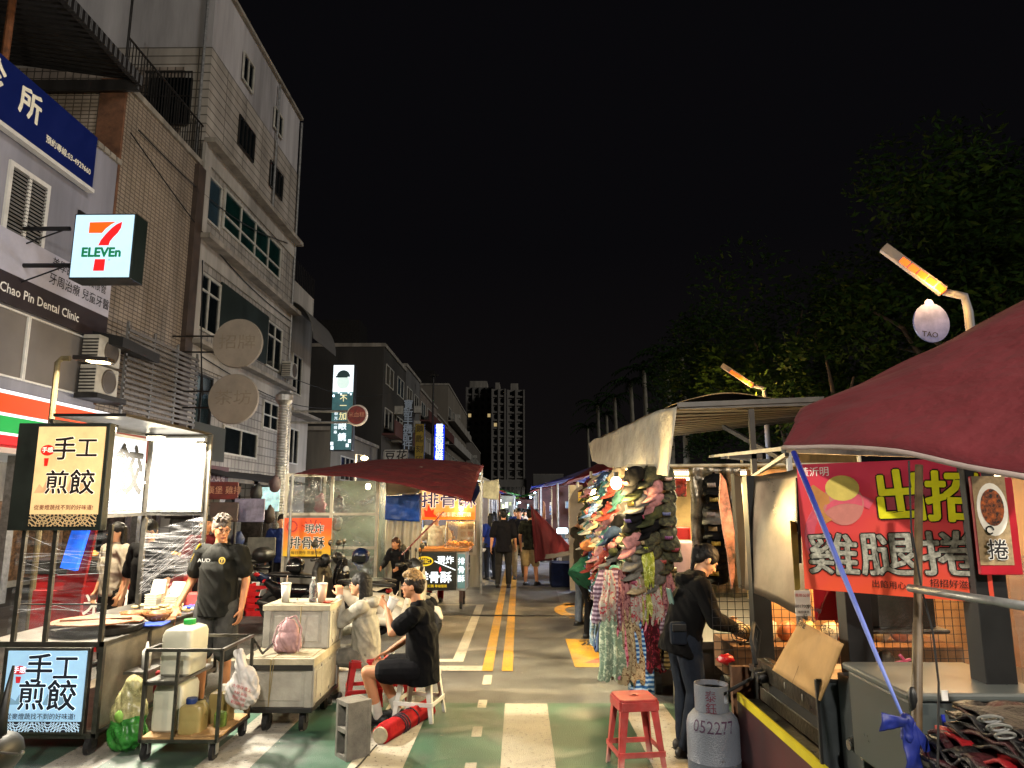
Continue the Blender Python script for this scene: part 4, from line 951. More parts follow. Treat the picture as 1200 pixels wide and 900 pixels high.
clearp=M('clear_plastic','#e8ecec',.06,0,.02,3,trans=.85);b=MB();b.lathe([(0,0),(.033,0),(.034,.03),(.031,.06),(.034,.09),(.034,.13),(.028,.16),(.014,.185),(.013,.2)],(-1.86,6.58,.951),20);b.build('body',clearp,t,smooth=True)
b=MB();b.lathe([(.015,.198),(.015,.215),(0,.215)],(-1.86,6.58,.951),16);b.build('cap',wplastic,t)
b=MB();b.box((-1.74,6.48,.951),(-1.68,6.6,.962));tag(b.build('phone',M('red_case','#a03018',.4,0,.3,30),bevel=.004),'red cased phone lying at the edge of the upper foam box','phone')
# pink bag
BG=thing('handbag','slouchy pale pink fabric bag standing on the lower foam box','bag',(-1.95,6.22,.585));b=MB()
b.ell((0,0,.10),(.105,.075,.10),20);b.ell((.0,0,.17),(.08,.055,.10),18);b.cap((0,0,.2),(-.02,0,.27),.045,.012,12);b.ell((.05,0,.06),(.06,.06,.06),14);b.ell((-.06,0,.05),(.05,.06,.05),14)
remesh(b,'bag',cloth_m('pink_fabric','#a58486',.15),BG,.006,2,.012,14)
b=MB();b.tube([(-.07,-.05,.02),(-.11,-.06,.1),(-.08,-.04,.22),(-.02,0,.28)],.006,8);b.tube([(-.02,0,.27),(.06,-.02,.3),(.12,-.04,.2),(.11,-.07,.02)],.008,8);q=b.build('strap',cloth_m('pink_fabric','#a58486',.15),None);fixchild(q,BG,b)
# concrete block
CBt=thing('concrete_block','hollow concrete block standing on end beside the dolly','block',(-1.22,5.52,0),R(40))
cbm=M('block_concrete','#6e6a62',.9,0,.3,9,bump=.25,bscale=120)
b=MB();W=.19;D=.19;Hh=.40
b.box((-W/2+.06,-D/2,0),(W/2,D/2,.03));b.box((-W/2,-D/2,0),(-W/2+.001,D/2,.001))
b=MB()
# web at back side and shell with two hollows open on the left face
b.box((W/2-.03,-D/2,0),(W/2,D/2,Hh));b.box((-W/2,-D/2,0),(W/2-.03,-D/2+.035,Hh));b.box((-W/2,D/2-.035,0),(W/2-.03,D/2,Hh))
for z in(0,Hh/2-.018,Hh-.035):b.box((-W/2,-D/2+.035,z),(W/2-.03,D/2-.035,z+.035))
q=b.build('block',cbm,None,bevel=.004);fixchild(q,CBt,b);q.rotation_euler=(0,0,R(40));CBt.rotation_euler=(0,0,0)
# rolled red umbrella
UM=thing('folded_umbrella','rolled red market umbrella tied with black cord lying on the crossing','umbrella',(-1.0,6,0))
a=Vector((-1.06,5.78,.075));e=Vector((-.80,6.55,.07));b=MB();n=26
d=(e-a);px,py,_=basis(d);vs=[]
for i in range(n+1):
    t_=i/n
    for k_ in range(20):
        an=2*math.pi*k_/20;r=.072*(1+.10*math.sin(6*an+t_*5)+.06*noise.noise(Vector((t_*6,math.cos(an),math.sin(an)))))*(1-.12*math.exp(-((t_-.35)/.04)**2))
        vs.append(a+d*t_+px*math.cos(an)*r+py*math.sin(an)*r)
b.add(vs,[(i*20+k_,i*20+(k_+1)%20,(i+1)*20+(k_+1)%20,(i+1)*20+k_) for i in range(n) for k_ in range(20)]+[tuple(range(20))[::-1],tuple(n*20+k_ for k_ in range(20))]);b.build('canopy',cloth_m('red_canvas_dark','#a01c20',.3),UM,smooth=True)
b=MB();dn=d.normalized();b.tube([a-dn*.03,a-dn*.005],.06,24);b.build('end_cap',M('cream_cap','#a89f88',.6,0,.2,20),UM,bevel=.004)
b=MB()
for k_ in(.32,.36,.41,.6):
    c=a+d*k_;b.tube([c+(px*math.cos(q)+py*math.sin(q))*.076+dn*.02*math.sin(q) for q in[i*math.pi/8 for i in range(17)]],.006,6)
b.build('cord',M('dark_cord','#2a1a2a',.7),UM)
b=MB();b.tube([(-1.08,5.7,.025),(-1.12,5.3,.02),(-1.2,4.9,.02),(-1.15,4.6,.02)],.006,6);tag(b.build('cable',rubber),'thin black cable trailing from the rolled red umbrella','cable')
# ================================================================ DUMPLING CART
YF=5.5
DS=thing('dumpling_cart','stainless dumpling street cart with lit menu boxes and a glass and film screen','food cart',(-3.5,6.3,0))
frame_m=M('cart_frame','#5d5a55',.35,.85,.3,8)
A=aty(8,620,YF);xL=-3.86;xR=-3.12
b=MB()
for x in(xL+.06,xL+.30,xR-.02):b.beam((x,YF+.02,.72),(x,YF+.02,1.66),.03)
b.beam((xL-.1,YF+.02,.78),(xR+.02,YF+.02,.78),.035);b.beam((xL-.1,YF+.02,.14),(xR+.02,YF+.02,.14),.035);b.beam((xR,YF+.02,.12),(xR,YF+.02,.8),.035)
b.beam((xR,YF+.02,.78),(xR,7.6,.78),.03);b.beam((xR,YF+.02,.16),(xR,7.6,.16),.03)
b.beam((-3.72,7.12,.72),(-3.72,7.12,2.5),.04);b.beam((-3.14,7.16,.72),(-3.14,7.16,2.5),.035)
b.beam((-3.72,7.12,2.5),(-3.12,7.16,2.5),.03);b.beam((-3.72,7.12,1.72),(-3.12,7.16,1.72),.03);b.beam((-3.75,5.6,1.69),(-3.72,7.12,1.72),.03);b.beam((-3.75,5.6,2.47),(-3.72,7.12,2.50),.03)
for y in(6.2,7.6):b.beam((xR,y,.12),(xR,y,.78),.03)
b.build('frame',frame_m,DS)
b=MB();b.box((xL-.2,YF+.05,.75),(xR,7.7,.79));b.box((xR-.55,7.0,.75),(xR+.12,7.75,.80));b.build('counter',steel,DS,bevel=.004)
b=MB();b.box((xR-.012,YF+.05,.17),(xR-.004,7.5,.75));b.box((xL-.2,YF+.04,.15),(xR,7.6,.17));b.build('side_panel',M('scratched_steel','#a39a8a',.4,.7,.3,5,bump=.1),DS)
for x,y in((xR-.03,YF+.03),(xR-.03,7.4),(xL,YF+.03)):
    b=MB();b.tube([(x-.018,y,.065),(x+.018,y,.065)],.065,18);w=b.build('wheel',rubber,DS);b=MB();b.box((x-.03,y-.03,.06),(x-.024,y+.03,.14));b.box((x+.024,y-.03,.06),(x+.03,y+.03,.14));b.build('fork',dsteel,w)
def swirl(x0,z0,x1,z1,mt,bg,n=5):
    """concentric wave band like the one along the bottom of the menus, clipped to the rectangle"""
    out=[([(x0,z0),(x1,z0),(x1,z1),(x0,z1)],bg,.0005)];w=(x1-x0)/n;h=z1-z0
    for i in range(0,n+1):
        cx=x0+w*i
        for r in(.3,.55,.8,1.05,1.3):
            R_=r*h*1.05;pts=[]
            for side_ in(0,1):
                rr=R_ if side_==0 else R_-h*.07
                seg=[(cx+rr*math.cos(a)*1.25,z0+(rr*math.sin(a))) for a in[math.pi*k/14 for k in range(15)]]
                pts+=seg if side_==0 else seg[::-1]
            pts=[(min(max(a_,x0),x1),min(c_,z1-.002)) for a_,c_ in pts]
            if i%2==0:out.append((pts,mt,.001))
            else:out.append(([(a_,z1-(c_-z0)) for a_,c_ in pts] ,mt,.0012))
    return out
# upper lit menu
MU=thing('menu_light_box','warm cream lit menu box with large black characters on the cart front','sign',(-3.5,YF,1.64))
a=aty(33,617,YF-.05);c=aty(124,500,YF-.05);x0,x1,z0,z1=a.x,c.x,a.z,c.z
MB().box((x0-.17,YF-.04,z0-.03),(x1+.03,YF+.04,z1+.03)).build('casing',M('dark_green_casing','#1a211c',.5,0,.4,4),MU,bevel=.006)
MB().box((x0,YF-.052,z0+.09),(x1,YF-.041,z1)).build('face',glow('menu_cream','#e2be84',.85,.2,2.5),MU)
w=x1-x0;h=z1-z0;O=(x0,YF-.054,z0);X=(1,0,0);Z=(0,0,1)
bk=M('brush_black','#1c0f08',.7);wo=glow('halo_white','#fff2dc',1.1);rd=glow('stamp_red','#d01c14',.7);rdi=M('small_red','#8c2014',.7);goldl=M('wave_gold','#c8a878',.6,emis=.35)
def menu(par,O,w,h,k,red,small,halo,dark,wave,bg,mount):
    sh=[([(w*.03,h*.33),(w*.10,h*.42),(w*.16,h*.38),(w*.2,h*.46),(w*.27,h*.40),(w*.33,h*.34)],mount,.0006),([(w*.5,h*.33),(w*.56,h*.47),(w*.62,h*.39),(w*.7,h*.5),(w*.8,h*.36),(w*.9,h*.33)],mount,.0006),
      (disc(w*.17,h*.76,w*.105,16,h*.055),red,.001),([(w*.13,h*.68),(w*.2,h*.68),(w*.19,h*.6),(w*.14,h*.6)],red,.001)]
    shape(par,'artwork',sh+swirl(0,0,w,h*.12,wave,bg),O,X,Z)
    it=[]
    for ch,cx,cz,s in(('手',.42,.76,.36),('工',.76,.77,.33),('煎',.36,.42,.36),('餃',.74,.42,.38)):
        it+=[(ch,w*cx,h*cz,w*s*1.02,halo,.035,.002),(ch,w*cx,h*cz,w*s*1.02,dark,.02,.004)]
    it+=[('從麥燈蔬找不到的好味道!',w*.5,h*.185,w*.078,small,.008,.003)]
    it+=[('手感',w*.17,h*.76,w*.085,halo,.01,.003)]
    letters(par,it,O,X,Z)
menu(MU,O,w,h,1,rd,rdi,wo,bk,goldl,M('wave_black','#14100c',.6),glow('menu_mount','#d8a878',.62,.2,4))
# lower cold-white menu
ML=thing('menu_light_box','cool blue lit menu box with large black characters low on the cart front','sign',(-3.5,YF,.15))
a=aty(3,856,YF-.02);c=aty(105,762,YF-.02);x0,x1,z0,z1=a.x,c.x,a.z,c.z
MB().box((x0-.04,YF-.04,z0-.02),(x1+.02,YF+.0,z1+.02)).build('casing',frame_m,ML,bevel=.004)
MB().box((x0,YF-.052,z0+.07),(x1,YF-.041,z1)).build('face',glow('menu_blue','#8fb6d2',.8,.14,2.5),ML)
menu(ML,(x0,YF-.054,z0),x1-x0,z1-z0,1,glow('stamp_red2','#b8202c',.6),M('small_navy','#1c2a44',.6),glow('halo_cool','#e0f2ff',1.0),M('brush_navy','#101a2c',.6),glow('wave_cool','#b0cce0',.7),M('wave_navy','#10182a',.6),glow('menu_mount2','#7094ac',.6,.2,4))
# second menu on the street side: plane x=-3.75 receding
MS=thing('menu_light_box','white lit menu panel running back from the cart front with grey characters','sign',(-3.75,6.3,1.7))
MB().box((-3.78,5.62,1.73),(-3.735,7.06,2.46)).build('casing',white_paint,MS)
MB().box((-3.735,5.66,1.76),(-3.725,7.03,2.43)).build('face',glow('menu_white','#e0e6f2',.95,.05,2),MS)
gy=M('soft_black','#060505',1.0)
letters(MS,[('煎',.42,.36,.46,gy,.029,.004),('餃',1.04,.34,.5,gy,.029,.004)],(-3.723,5.72,1.76),(0,1,0),(0,0,1))
shape(MS,'artwork',swirl(0,0,1.37,.1,glow('wave_pale','#c8d8ea',1.2),M('wave_slate','#40506a',.6,emis=.15),7),(-3.723,5.66,1.76),(0,1,0),(0,0,1))
MW=thing('lit_white_box','overexposed blank white lit panel between two posts of the dumpling cart','sign',(-3.43,7.12,1.7))
MB().box((-3.70,7.10,1.74),(-3.16,7.14,2.49)).build('frame',galv,MW)
MB().box((-3.68,7.088,1.76),(-3.18,7.098,2.47)).build('face',glow('panel_white','#fff8e8',4,.03,1),MW)
# lamps over the cart
def lamp_bulb(label,p,r=.045,e=25,c='#ffd9a0',w=25,name='light_bulb',cord=True):
    t=thing(name,label,'lamp',p);b=MB();b.ell(p,(r,r,r*1.15),14);b.build('bulb',glow('bulb_'+c+str(e),c,e,.01),t,smooth=True)
    b=MB();b.tube([(p[0],p[1],p[2]+r),(p[0],p[1],p[2]+r+.05)],r*.45,10);b.build('socket',blackp,t)
    point((p[0],p[1]-r*1.2,p[2]-r*1.6),w,hexc(c),.05);return t
SLX=aty(70,440,8.0);LP=thing('stall_lamp','small lit lamp head on a bent yellowish pole above the dumpling cart','street lamp',(SLX.x,8.0,0))
b=MB();top=aty(70,420,8.0);b.tube([(top.x-.02,8,0),(top.x-.02,8,top.z-.05),(top.x+.03,8,top.z),(top.x+.12,8,top.z-.0)],.032,10);b.build('pole',M('old_yellow_pole','#6e6448',.6,.3,.4,9),LP)
h0=aty(118,424,8.0);b=MB();b.cbox((h0.x-.08,8.0,h0.z+.03),(.42,.16,.05),(0,R(4),0));b.build('head',dsteel,LP,bevel=.01)
b=MB();b.cbox((h0.x-.02,7.99,h0.z-.005),(.22,.12,.02),(0,R(4),0));b.build('lens',glow('led_warm','#ffe0a0',14),LP);area((h0.x,7.97,h0.z-.05),90,(1,.85,.6),.2,.1,(.1,-.15,-1),'led_light')
for (u,v,Y,lab) in((183,514,6.6,'glaring spot lamp in the middle of the cart roof rail'),(236,522,7.05,'small bright lamp at the right end of the cart roof rail'),(130,503,5.9,'small bright lamp tucked behind the cream menu box')):
    p=aty(u,v,Y);t=thing('spot_lamp',lab,'lamp',p);b=MB();b.cbox(p,(.13 if u==183 else .05,.08,.03));b.build('lens',glow('spot_glow','#fff0c8',30),t);b=MB();b.cbox(p+Vector((0,0,.03)),(.16 if u==183 else .07,.1,.02));b.build('housing',dsteel,t);area(p-Vector((0,.02,.04)),80 if u==183 else 18,(1,.9,.72),.14,.1,(.15,-.1,-1),'spot_light')
MB().box((-3.74,5.6,2.505),(-3.15,7.2,2.53)).build('roof_sheet',dsteel,DS)
# film wrap
wrap=film_mat('stretch_film',(1,1,1),.20,3.0,(1,1,9),.18,.015,(.75,.75,.78),rot=(0,R(22),0),bump=1.)
W1=cloth('stretch_film',[(xL+.0,YF+.03,.82),(xR-.02,YF+.03,.82),(xR-.02,YF+.03,1.62),(xL,YF+.03,1.62)],wrap,None,20,14,0,.02,3,1,solid=0);tag(W1,'crumpled clear stretch film across the front opening of the dumpling cart','plastic film')
W2=cloth('stretch_film',[(-3.70,7.10,.92),(-3.14,7.14,1.15),(-3.14,7.14,1.70),(-3.70,7.10,1.55)],wrap,None,20,14,0,.03,4,2,solid=0);tag(W2,'clear stretch film pulled diagonally under the blank white panel','plastic film')
b=MB();rnd=random.Random(5)
for i in range(10):
    z=1.0+rnd.random()*.5;b.tube([(xL+.05,YF+.012,z+rnd.uniform(-.06,.12)),(-3.5,YF+.005+rnd.random()*.01,z-.03*rnd.random()),(xR-.02,YF+.012,z+rnd.uniform(-.12,.02))],.0007,4)
for i in range(16):
    b.tube([(-3.70,7.085,.95+rnd.random()*.3),(-3.14,7.12,1.2+rnd.random()*.48)],.0009,4)
fixm=M('film_fold','#d8d8dc',.2,0,.1,5,emis=.03);tag(b.build('film_strand',fixm),'glossy folded strands of stretch film around the cart posts','plastic film')
# low glass guard on the counter
gl=film_mat('guard_glass',(1,1,1),.05,1.2,(1,1,1),.08,.05)
t=thing('sneeze_guard','low clear glass guard standing along the cart counter','glass guard',(-3.5,5.62,.8));b=MB();b.box((xL,5.60,.80),(xR-.04,5.606,1.05));b.build('pane',gl,t);b=MB();b.beam((xL,5.603,1.055),(xR-.04,5.603,1.055),.012);b.build('rail',frame_m,t)
# griddle lids, bowls, dumplings, boxes
brn=M('brown_lid','#7a4d2c',.5,0,.3,6)
t=thing('griddle','round griddle with brown folding lids on the counter front','griddle',(-3.42,5.95,.79));b=MB();b.lathe([(.0,.0),(.33,0),(.35,.05),(.33,.055),(0,.05)],(-3.45,6.0,.795),32);b.build('pan',dsteel,t)
b=MB()
for k_ in range(3):
    a0=k_*2.1;b.prism([( -3.45+.34*math.cos(a0+i*.24),6.0+.34*math.sin(a0+i*.24),.86+.008*k_) for i in range(9)]+[(-3.45,6.0,.86+.008*k_)],(0,0,.012))
b.build('lid',brn,t,bevel=.003)
b=MB();b.beam((-3.7,5.9,.885),(-3.2,6.05,.885),.02);b.build('bar',brn,t)
def bowl(label,p,r=.15):
    t=thing('glass_bowl',label,'bowl',p);b=MB();b.lathe([(r*.4,0),(r*.75,.03),(r,.085),(r*.97,.085),(r*.72,.036),(r*.38,.01),(0,.01)],p,28);b.build('bowl',M('amber_glass','#8a5a38',.15,0,.1,3,trans=.4),t,smooth=True)
    b=MB();b.ell((p[0],p[1],p[2]+.04),(r*.8,r*.8,.03),16);b.build('filling',M('filling','#c8a878',.8,0,.3,30,bump=.5),t,smooth=True)
bowl('amber glass bowl nearer the dumpling tray',(-3.17,6.42,.80),.125);bowl('amber glass bowl nearer the griddle lids',(-3.38,6.42,.80),.115)
t=thing('dumpling_tray','steel tray heaped with raw dumplings on the cart counter','tray',(-3.2,6.9,.8));b=MB();b.box((-3.48,6.62,.80),(-3.06,7.0,.815));b.build('tray',steel,t)
b=MB();rnd=random.Random(2)
for i in range(60):b.ell((-3.27+rnd.gauss(0,.085),6.82+rnd.gauss(0,.07),.84+rnd.random()*.05),(.03,.018,.016),8,Euler((0,0,rnd.random()*3)).to_matrix())
q=b.build('dumplings',M('dough','#d8c08a',.6,0,.15,20),t,smooth=True);tag(q,kind='stuff')
t=thing('chopping_board','blue plastic board at the edge of the cart counter','board',(-3.1,6.5,.8));b=MB();b.box((-3.28,6.12,.805),(-3.0,6.34,.818),R(10));b.build('board',M('blue_plastic','#1c3c9c',.4,0,.15,8),t,bevel=.004)
b=MB();b.box((-3.22,6.98,.832),(-2.98,7.28,.85),R(-8));b.build('folded_sheet',M('blue_plastic','#1c3c9c',.4),t,bevel=.004)
fm=M('lunch_box_foam','#e0dac8',.6,0,.06,8)
def lbox(label,x,y,n,open_=True):
    t=thing('lunch_box_stack',label,'lunch boxes',(x,y,.8))
    for i in range(n):
        b=MB();z=.80+i*.022;b.lathe([(.062,z),(.078,z+.05),(.083,z+.052),(.083,z+.056),(.07,z+.054),(.06,z+.01)],(x,y,0),4,Matrix.Rotation(R(45),3,'Z'));b.build('box',fm,t)
    b=MB();b.prism([(x-.075,y+.07,.8+n*.022+.03),(x+.065,y+.07,.8+n*.022+.03),(x+.06,y+.1,.8+n*.022+.16),(x-.065,y+.1,.8+n*.022+.16)],(0,.012,0));b.build('lid',fm,t,bevel=.006)
lbox('taller stack of white foam lunch boxes with an open lid',-3.51,7.0,6);lbox('right stack of white foam lunch boxes with a raised lid',-3.33,7.02,5)
t=thing('plastic_box','red tinted plastic box beside the foam lunch boxes','box',(-3.22,7.25,.8));b=MB();b.box((-3.29,7.15,.8),(-3.15,7.32,.95));b.build('box',M('red_tint','#9c3a34',.4,0,.2,6),t,bevel=.008)
t=thing('carton','shallow carton of pale goods at the right end of the counter','carton',(-3.05,7.3,.8));b=MB();b.box((-3.16,7.2,.8),(-2.93,7.45,.89));b.build('box',M('pale_wood_box','#b8935a',.6,0,.2,8),t,bevel=.005);b=MB();b.box((-3.15,7.21,.89),(-2.94,7.44,.93));b.build('lid',wplastic,t,bevel=.006)
t=thing('squeeze_bottle','milky squeeze bottle under the griddle edge','bottle',(-3.02,6.1,.5));b=MB();b.lathe([(0,0),(.035,0),(.035,.13),(.015,.15),(.006,.2)],(-3.0,5.95,.52),16);b.build('body',wplastic,t,smooth=True)
b=MB();b.box((-3.1,5.8,.5),(-2.92,6.3,.52));tag(b.build('side_shelf',steel),'small steel side shelf below the cart counter','shelf')
b=MB();b.tube([(-2.98,6.1,.3),(-2.9,5.95,.48),(-2.8,5.9,.5),(-2.66,6.1,.52)],.02,8);tag(b.build('gas_hose',M('red_hose','#7a1a1c',.5)),'short dark red gas hose below the griddle','hose')
# green rubbish bag
GB=thing('rubbish_bag','clear and green rubbish bag full of food waste beside the cart wheel','bag',(-2.93,5.62,0));b=MB()
b.ell((0,0,.13),(.135,.12,.13),18);b.ell((0,0,.27),(.12,.11,.14),16);b.cap((0,0,.35),(.02,0,.47),.09,.06,14)
o=remesh(b,'bag',None,GB,.009,2,.02,12,mats=[M('green_film','#3f9a3c',.25,0,.35,9,trans=.35),M('cream_film','#c8c08a',.25,0,.35,12,trans=.3)],colorfn=lambda c:0 if c.z+.05*noise.noise(c*9)<.25 else 1)
b=MB();b.ell((-.01,-.09,.27),(.05,.04,.05),12);fixchild(b.build('cabbage',M('cabbage','#7fae48',.6,0,.3,15),None,smooth=True),GB,b)
# ================================================================ TROLLEY
TR=thing('wire_trolley','small grey steel two shelf trolley on castors in front of the vendor','trolley',(-2.43,5.6,0))
x0,x1,y0,y1=-2.72,-2.17,5.40,6.0;b=MB();sq_=.022
for x in(x0,x1):
    for y in(y0,y1):b.beam((x,y,.13),(x,y,.76),sq_)
b.beam((lerp(x0,x1,.42),y0,.13),(lerp(x0,x1,.42),y0,.76),sq_*.9)
for z in(.76,.14):
    b.beam((x0,y0,z),(x1,y0,z),sq_);b.beam((x0,y1,z),(x1,y1,z),sq_);b.beam((x0,y0,z),(x0,y1,z),sq_);b.beam((x1,y0,z),(x1,y1,z),sq_)
b.beam((x0,y0,.53),(lerp(x0,x1,.42),y0,.53),sq_);b.beam((x0,y1,.53),(lerp(x0,x1,.42),y1,.53),sq_);b.beam((x0,y0,.53),(x0,y1,.53),sq_)
b.beam((lerp(x0,x1,.42),y0,.53),(lerp(x0,x1,.42),y1,.53),sq_);b.build('frame',frame_m,TR)
b=MB();b.box((x0,y0,.15),(x1,y1,.165));b.build('lower_shelf',wood,TR);b=MB();b.box((x0+.01,y0+.01,.535),(lerp(x0,x1,.42),y1-.01,.545));b.build('upper_shelf',steel,TR)
for x in(x0+.03,x1-.03):
    for y in(y0+.03,y1-.03):
        b=MB();b.tube([(x-.015,y,.055),(x+.015,y,.055)],.055,18);b.tube([(x-.018,y,.055),(x+.018,y,.055)],.02,10);w=b.build('wheel',rubber,TR);b=MB();b.box((x-.028,y-.025,.05),(x-.022,y+.025,.13));b.box((x+.022,y-.025,.05),(x+.028,y+.025,.13));b.build('fork',galv,w)
def jug(name,label,x,y,z,w,d,h,mt,capm,cap_r=.035,neck=.02,capoff=(0,0),handle=False):
    t=thing(name,label,'container',(x,y,z));b=MB();
    prof=[(.93,0),(1,.04),(1,.42),(.985,.46),(1,.5),(1,.84),(.9,.94),(.6,1.0)]
    vs=[];k_=28
    for s,hh in prof:
        for i in range(k_):
            a=2*math.pi*i/k_;c,sn=math.cos(a),math.sin(a);e=.28
            vs.append(Vector((x+math.copysign(abs(c)**e,c)*w/2*s,y+math.copysign(abs(sn)**e,sn)*d/2*s,z+h*hh)))
    n=len(prof);b.add(vs,[(i*k_+j,i*k_+(j+1)%k_,(i+1)*k_+(j+1)%k_,(i+1)*k_+j) for i in range(n-1) for j in range(k_)]+[tuple(range(k_))[::-1],tuple((n-1)*k_+j for j in range(k_))])
    b.build('body',mt,t,auto=True)
    b=MB();b.lathe([(cap_r,h),(cap_r,h+neck+.02),(cap_r*.9,h+neck+.028),(0,h+neck+.028)],(x+capoff[0],y+capoff[1],z),20);b.build('cap',capm,t)
    if handle:
        b=MB();b.tube([(x+w*.1,y,z+h*.98),(x+w*.42,y,z+h*1.05),(x+w*.5,y,z+h*.85),(x+w*.46,y,z+h*.6)],.016,8);b.build('handle',mt,t,smooth=True)
    return t
milky=M('milky_plastic','#cfcdb8',.35,0,.12,3,trans=.12)
jug('water_container','large milky water container on the upper trolley shelf',-2.59,5.72,.546,.235,.34,.34,milky,M('green_cap','#1c9c3c',.4),.045,.01,(.0,.05))
jug('water_container','milky water container on the lower trolley shelf',-2.60,5.66,.166,.225,.32,.34,milky,M('green_cap2','#6aa83c',.4),.04,.0,(.06,-.05))
jug('oil_jug','yellowish oil jug with a blue cap on the lower trolley shelf',-2.40,5.52,.166,.17,.15,.20,M('oil_plastic','#b8a468',.3,0,.12,4,trans=.3),M('blue_cap','#15306a',.4),.04,.01,(-.02,0),True)
jug('oil_jug','yellowish oil jug behind the blue capped one',-2.30,5.78,.166,.16,.15,.23,M('oil_plastic2','#a8935c',.3,0,.12,4,trans=.3),wplastic,.035,.01,(0,0),True)
t=thing('seasoning_jar','small green labelled jar at the right end of the lower trolley shelf','jar',(-2.23,5.6,.166));b=MB();b.lathe([(0,0),(.045,0),(.045,.1),(.035,.115),(0,.115)],(-2.24,5.62,.166),20);b.build('jar',M('green_label','#6f8c3a',.4,0,.6,20),t)
b=MB();b.prism([(-2.36,5.40,.168),(-2.14,5.42,.168),(-2.16,5.75,.17),(-2.3,5.8,.17)],(0,0,.012));tag(b.build('board_offcut',wood),'bare plywood offcut lying on the lower trolley shelf','board')
# white carrier bag
CB=thing('carrier_bag','white plastic carrier bag with red printing hanging from the trolley corner','bag',(-2.09,5.62,.30));b=MB()
b.ell((0,0,.12),(.125,.075,.12),18);b.ell((.02,0,.2),(.095,.06,.1),16);b.cap((-.01,0,.28),(-.055,0,.40),.04,.018,12);b.cap((.0,0,.28),(-.03,0,.41),.03,.014,12)
remesh(b,'bag',M('thin_white_film','#cfcac6',.35,0,.12,10,trans=.15),CB,.007,2,.016,16)
letters(CB,[('大甲味食上',0,.03,.03,redink,.003,0),('水餃 鍋貼',0,-.01,.024,redink,.002,0),('煎餃 湯包',0,-.045,.024,redink,.002,0),('歡迎外送',0,-.08,.026,redink,.002,0)],(-2.065,5.525,.44),(1,.15,-.35),(.25,0,1))
b=MB();b.tube([(-2.17,5.99,.75),(-2.12,6.1,.6),(-2.06,6.4,.7),(-2.05,6.75,.95)],.01,8);tag(b.build('hose',blackp),'thin black hose arching behind the trolley','hose')
# dark foreground scooter tail at the left edge: mirror arm
t=thing('scooter_front','dark handlebar end and mirror stalk at the lower left edge','scooter',aty(5,870,4.6));b=MB()
for q in(((0,870),(3,838),(16,780)),):b.tube([aty(u,v,4.6) for u,v in q],[.035,.03,.008],10)
b.build('mirror_stalk',blackp,t,smooth=True);b=MB();b.ell(aty(-4,885,4.6),(.11,.2,.13),16);b.build('fairing',blackp,t,smooth=True);b=MB();b.tube([aty(0,882,4.5),aty(22,884,4.45)],.008,8);b.ell(aty(26,882,4.45),(.014,.014,.014),10);b.build('lever',steel,t)
# behind the film: woman in black with checked skirt, red stall, blue sign
person('woman in a black top and dark checked skirt seen through the stretch film',(-4.05,7.9,0),R(170),None,'pony',None,cloth_m('black_blouse','#0c0c0e'),.9,cloth_m('check_cloth','#33363c',.6),1.1,blacksh,skin2,.012,.95,head=(R(30),R(-20)),group=None)
person('person in a white top behind the film at the left end of the dumpling cart',(-4.7,8.4,0),R(150),None,'long',None,cloth_m('white_blouse','#a8a090'),.9,cloth_m('dk','#222222'),1.1,blacksh,skin2,.014,.93)
RS2=thing('grill_cart','red fronted grill cart with yellow characters behind the dumpling cart','food cart',(-4.6,9.6,0))
MB().box((-6.2,9.2,0),(-4.25,10.2,.86)).build('body',M('red_enamel','#8e1418',.4,0,.2,3),RS2)
MB().box((-6.25,9.15,.95),(-4.2,10.25,1.12)).build('counter',dsteel,RS2);MB().box((-6.2,9.2,.86),(-4.25,10.2,.95)).build('rim',redp,RS2)
MB().box((-4.245,9.2,.35),(-4.235,10.2,.86)).build('side_banner',redp,RS2)
yg=M('yellow_gold','#c8a03c',.5,emis=.15);letters(RS2,[('碳烤',.0,.55,.4,inkw,.02,0),('人蔘雞翅',.0,.78,.12,yg,.01,0),('玉米',-.75,.5,.3,inkw,.02,0)],(-4.75,9.19,.05),(1,0,0),(0,0,1))
b=MB();rnd=random.Random(9)
for i in range(50):b.ell((rnd.uniform(-6,-4.4),rnd.uniform(9.3,10),1.15+rnd.random()*.07),(.06,.035,.03),8)
q=b.build('roast_corn',M('corn','#b8863c',.6,0,.3,9),RS2,smooth=True);tag(q,kind='stuff')
lamp_bulb('bare bulb hanging over the red grill cart',(-4.9,9.4,2.1),.05,18,'#fff0d0',30)
t=thing('standing_sign','leaning blue and white lit standing sign at the far left edge','sign',(-5.1,7.9,.9));b=MB();b.cbox((-4.62,7.5,1.36),(.16,.06,.42),(0,R(12),0));b.build('face',glow('blue_white','#2a6cf0',1.6,.5,3),t)
b=MB();b.cbox((-4.62,7.55,1.0),(.2,.04,1.3),(0,R(8),0));b.build('panel',redp,t)
b=MB();b.box((-4.95,7.4,.55),(-4.45,7.45,.95));tag(b.build('red_board',redp),'bright red board behind the posts at the far left edge','board')
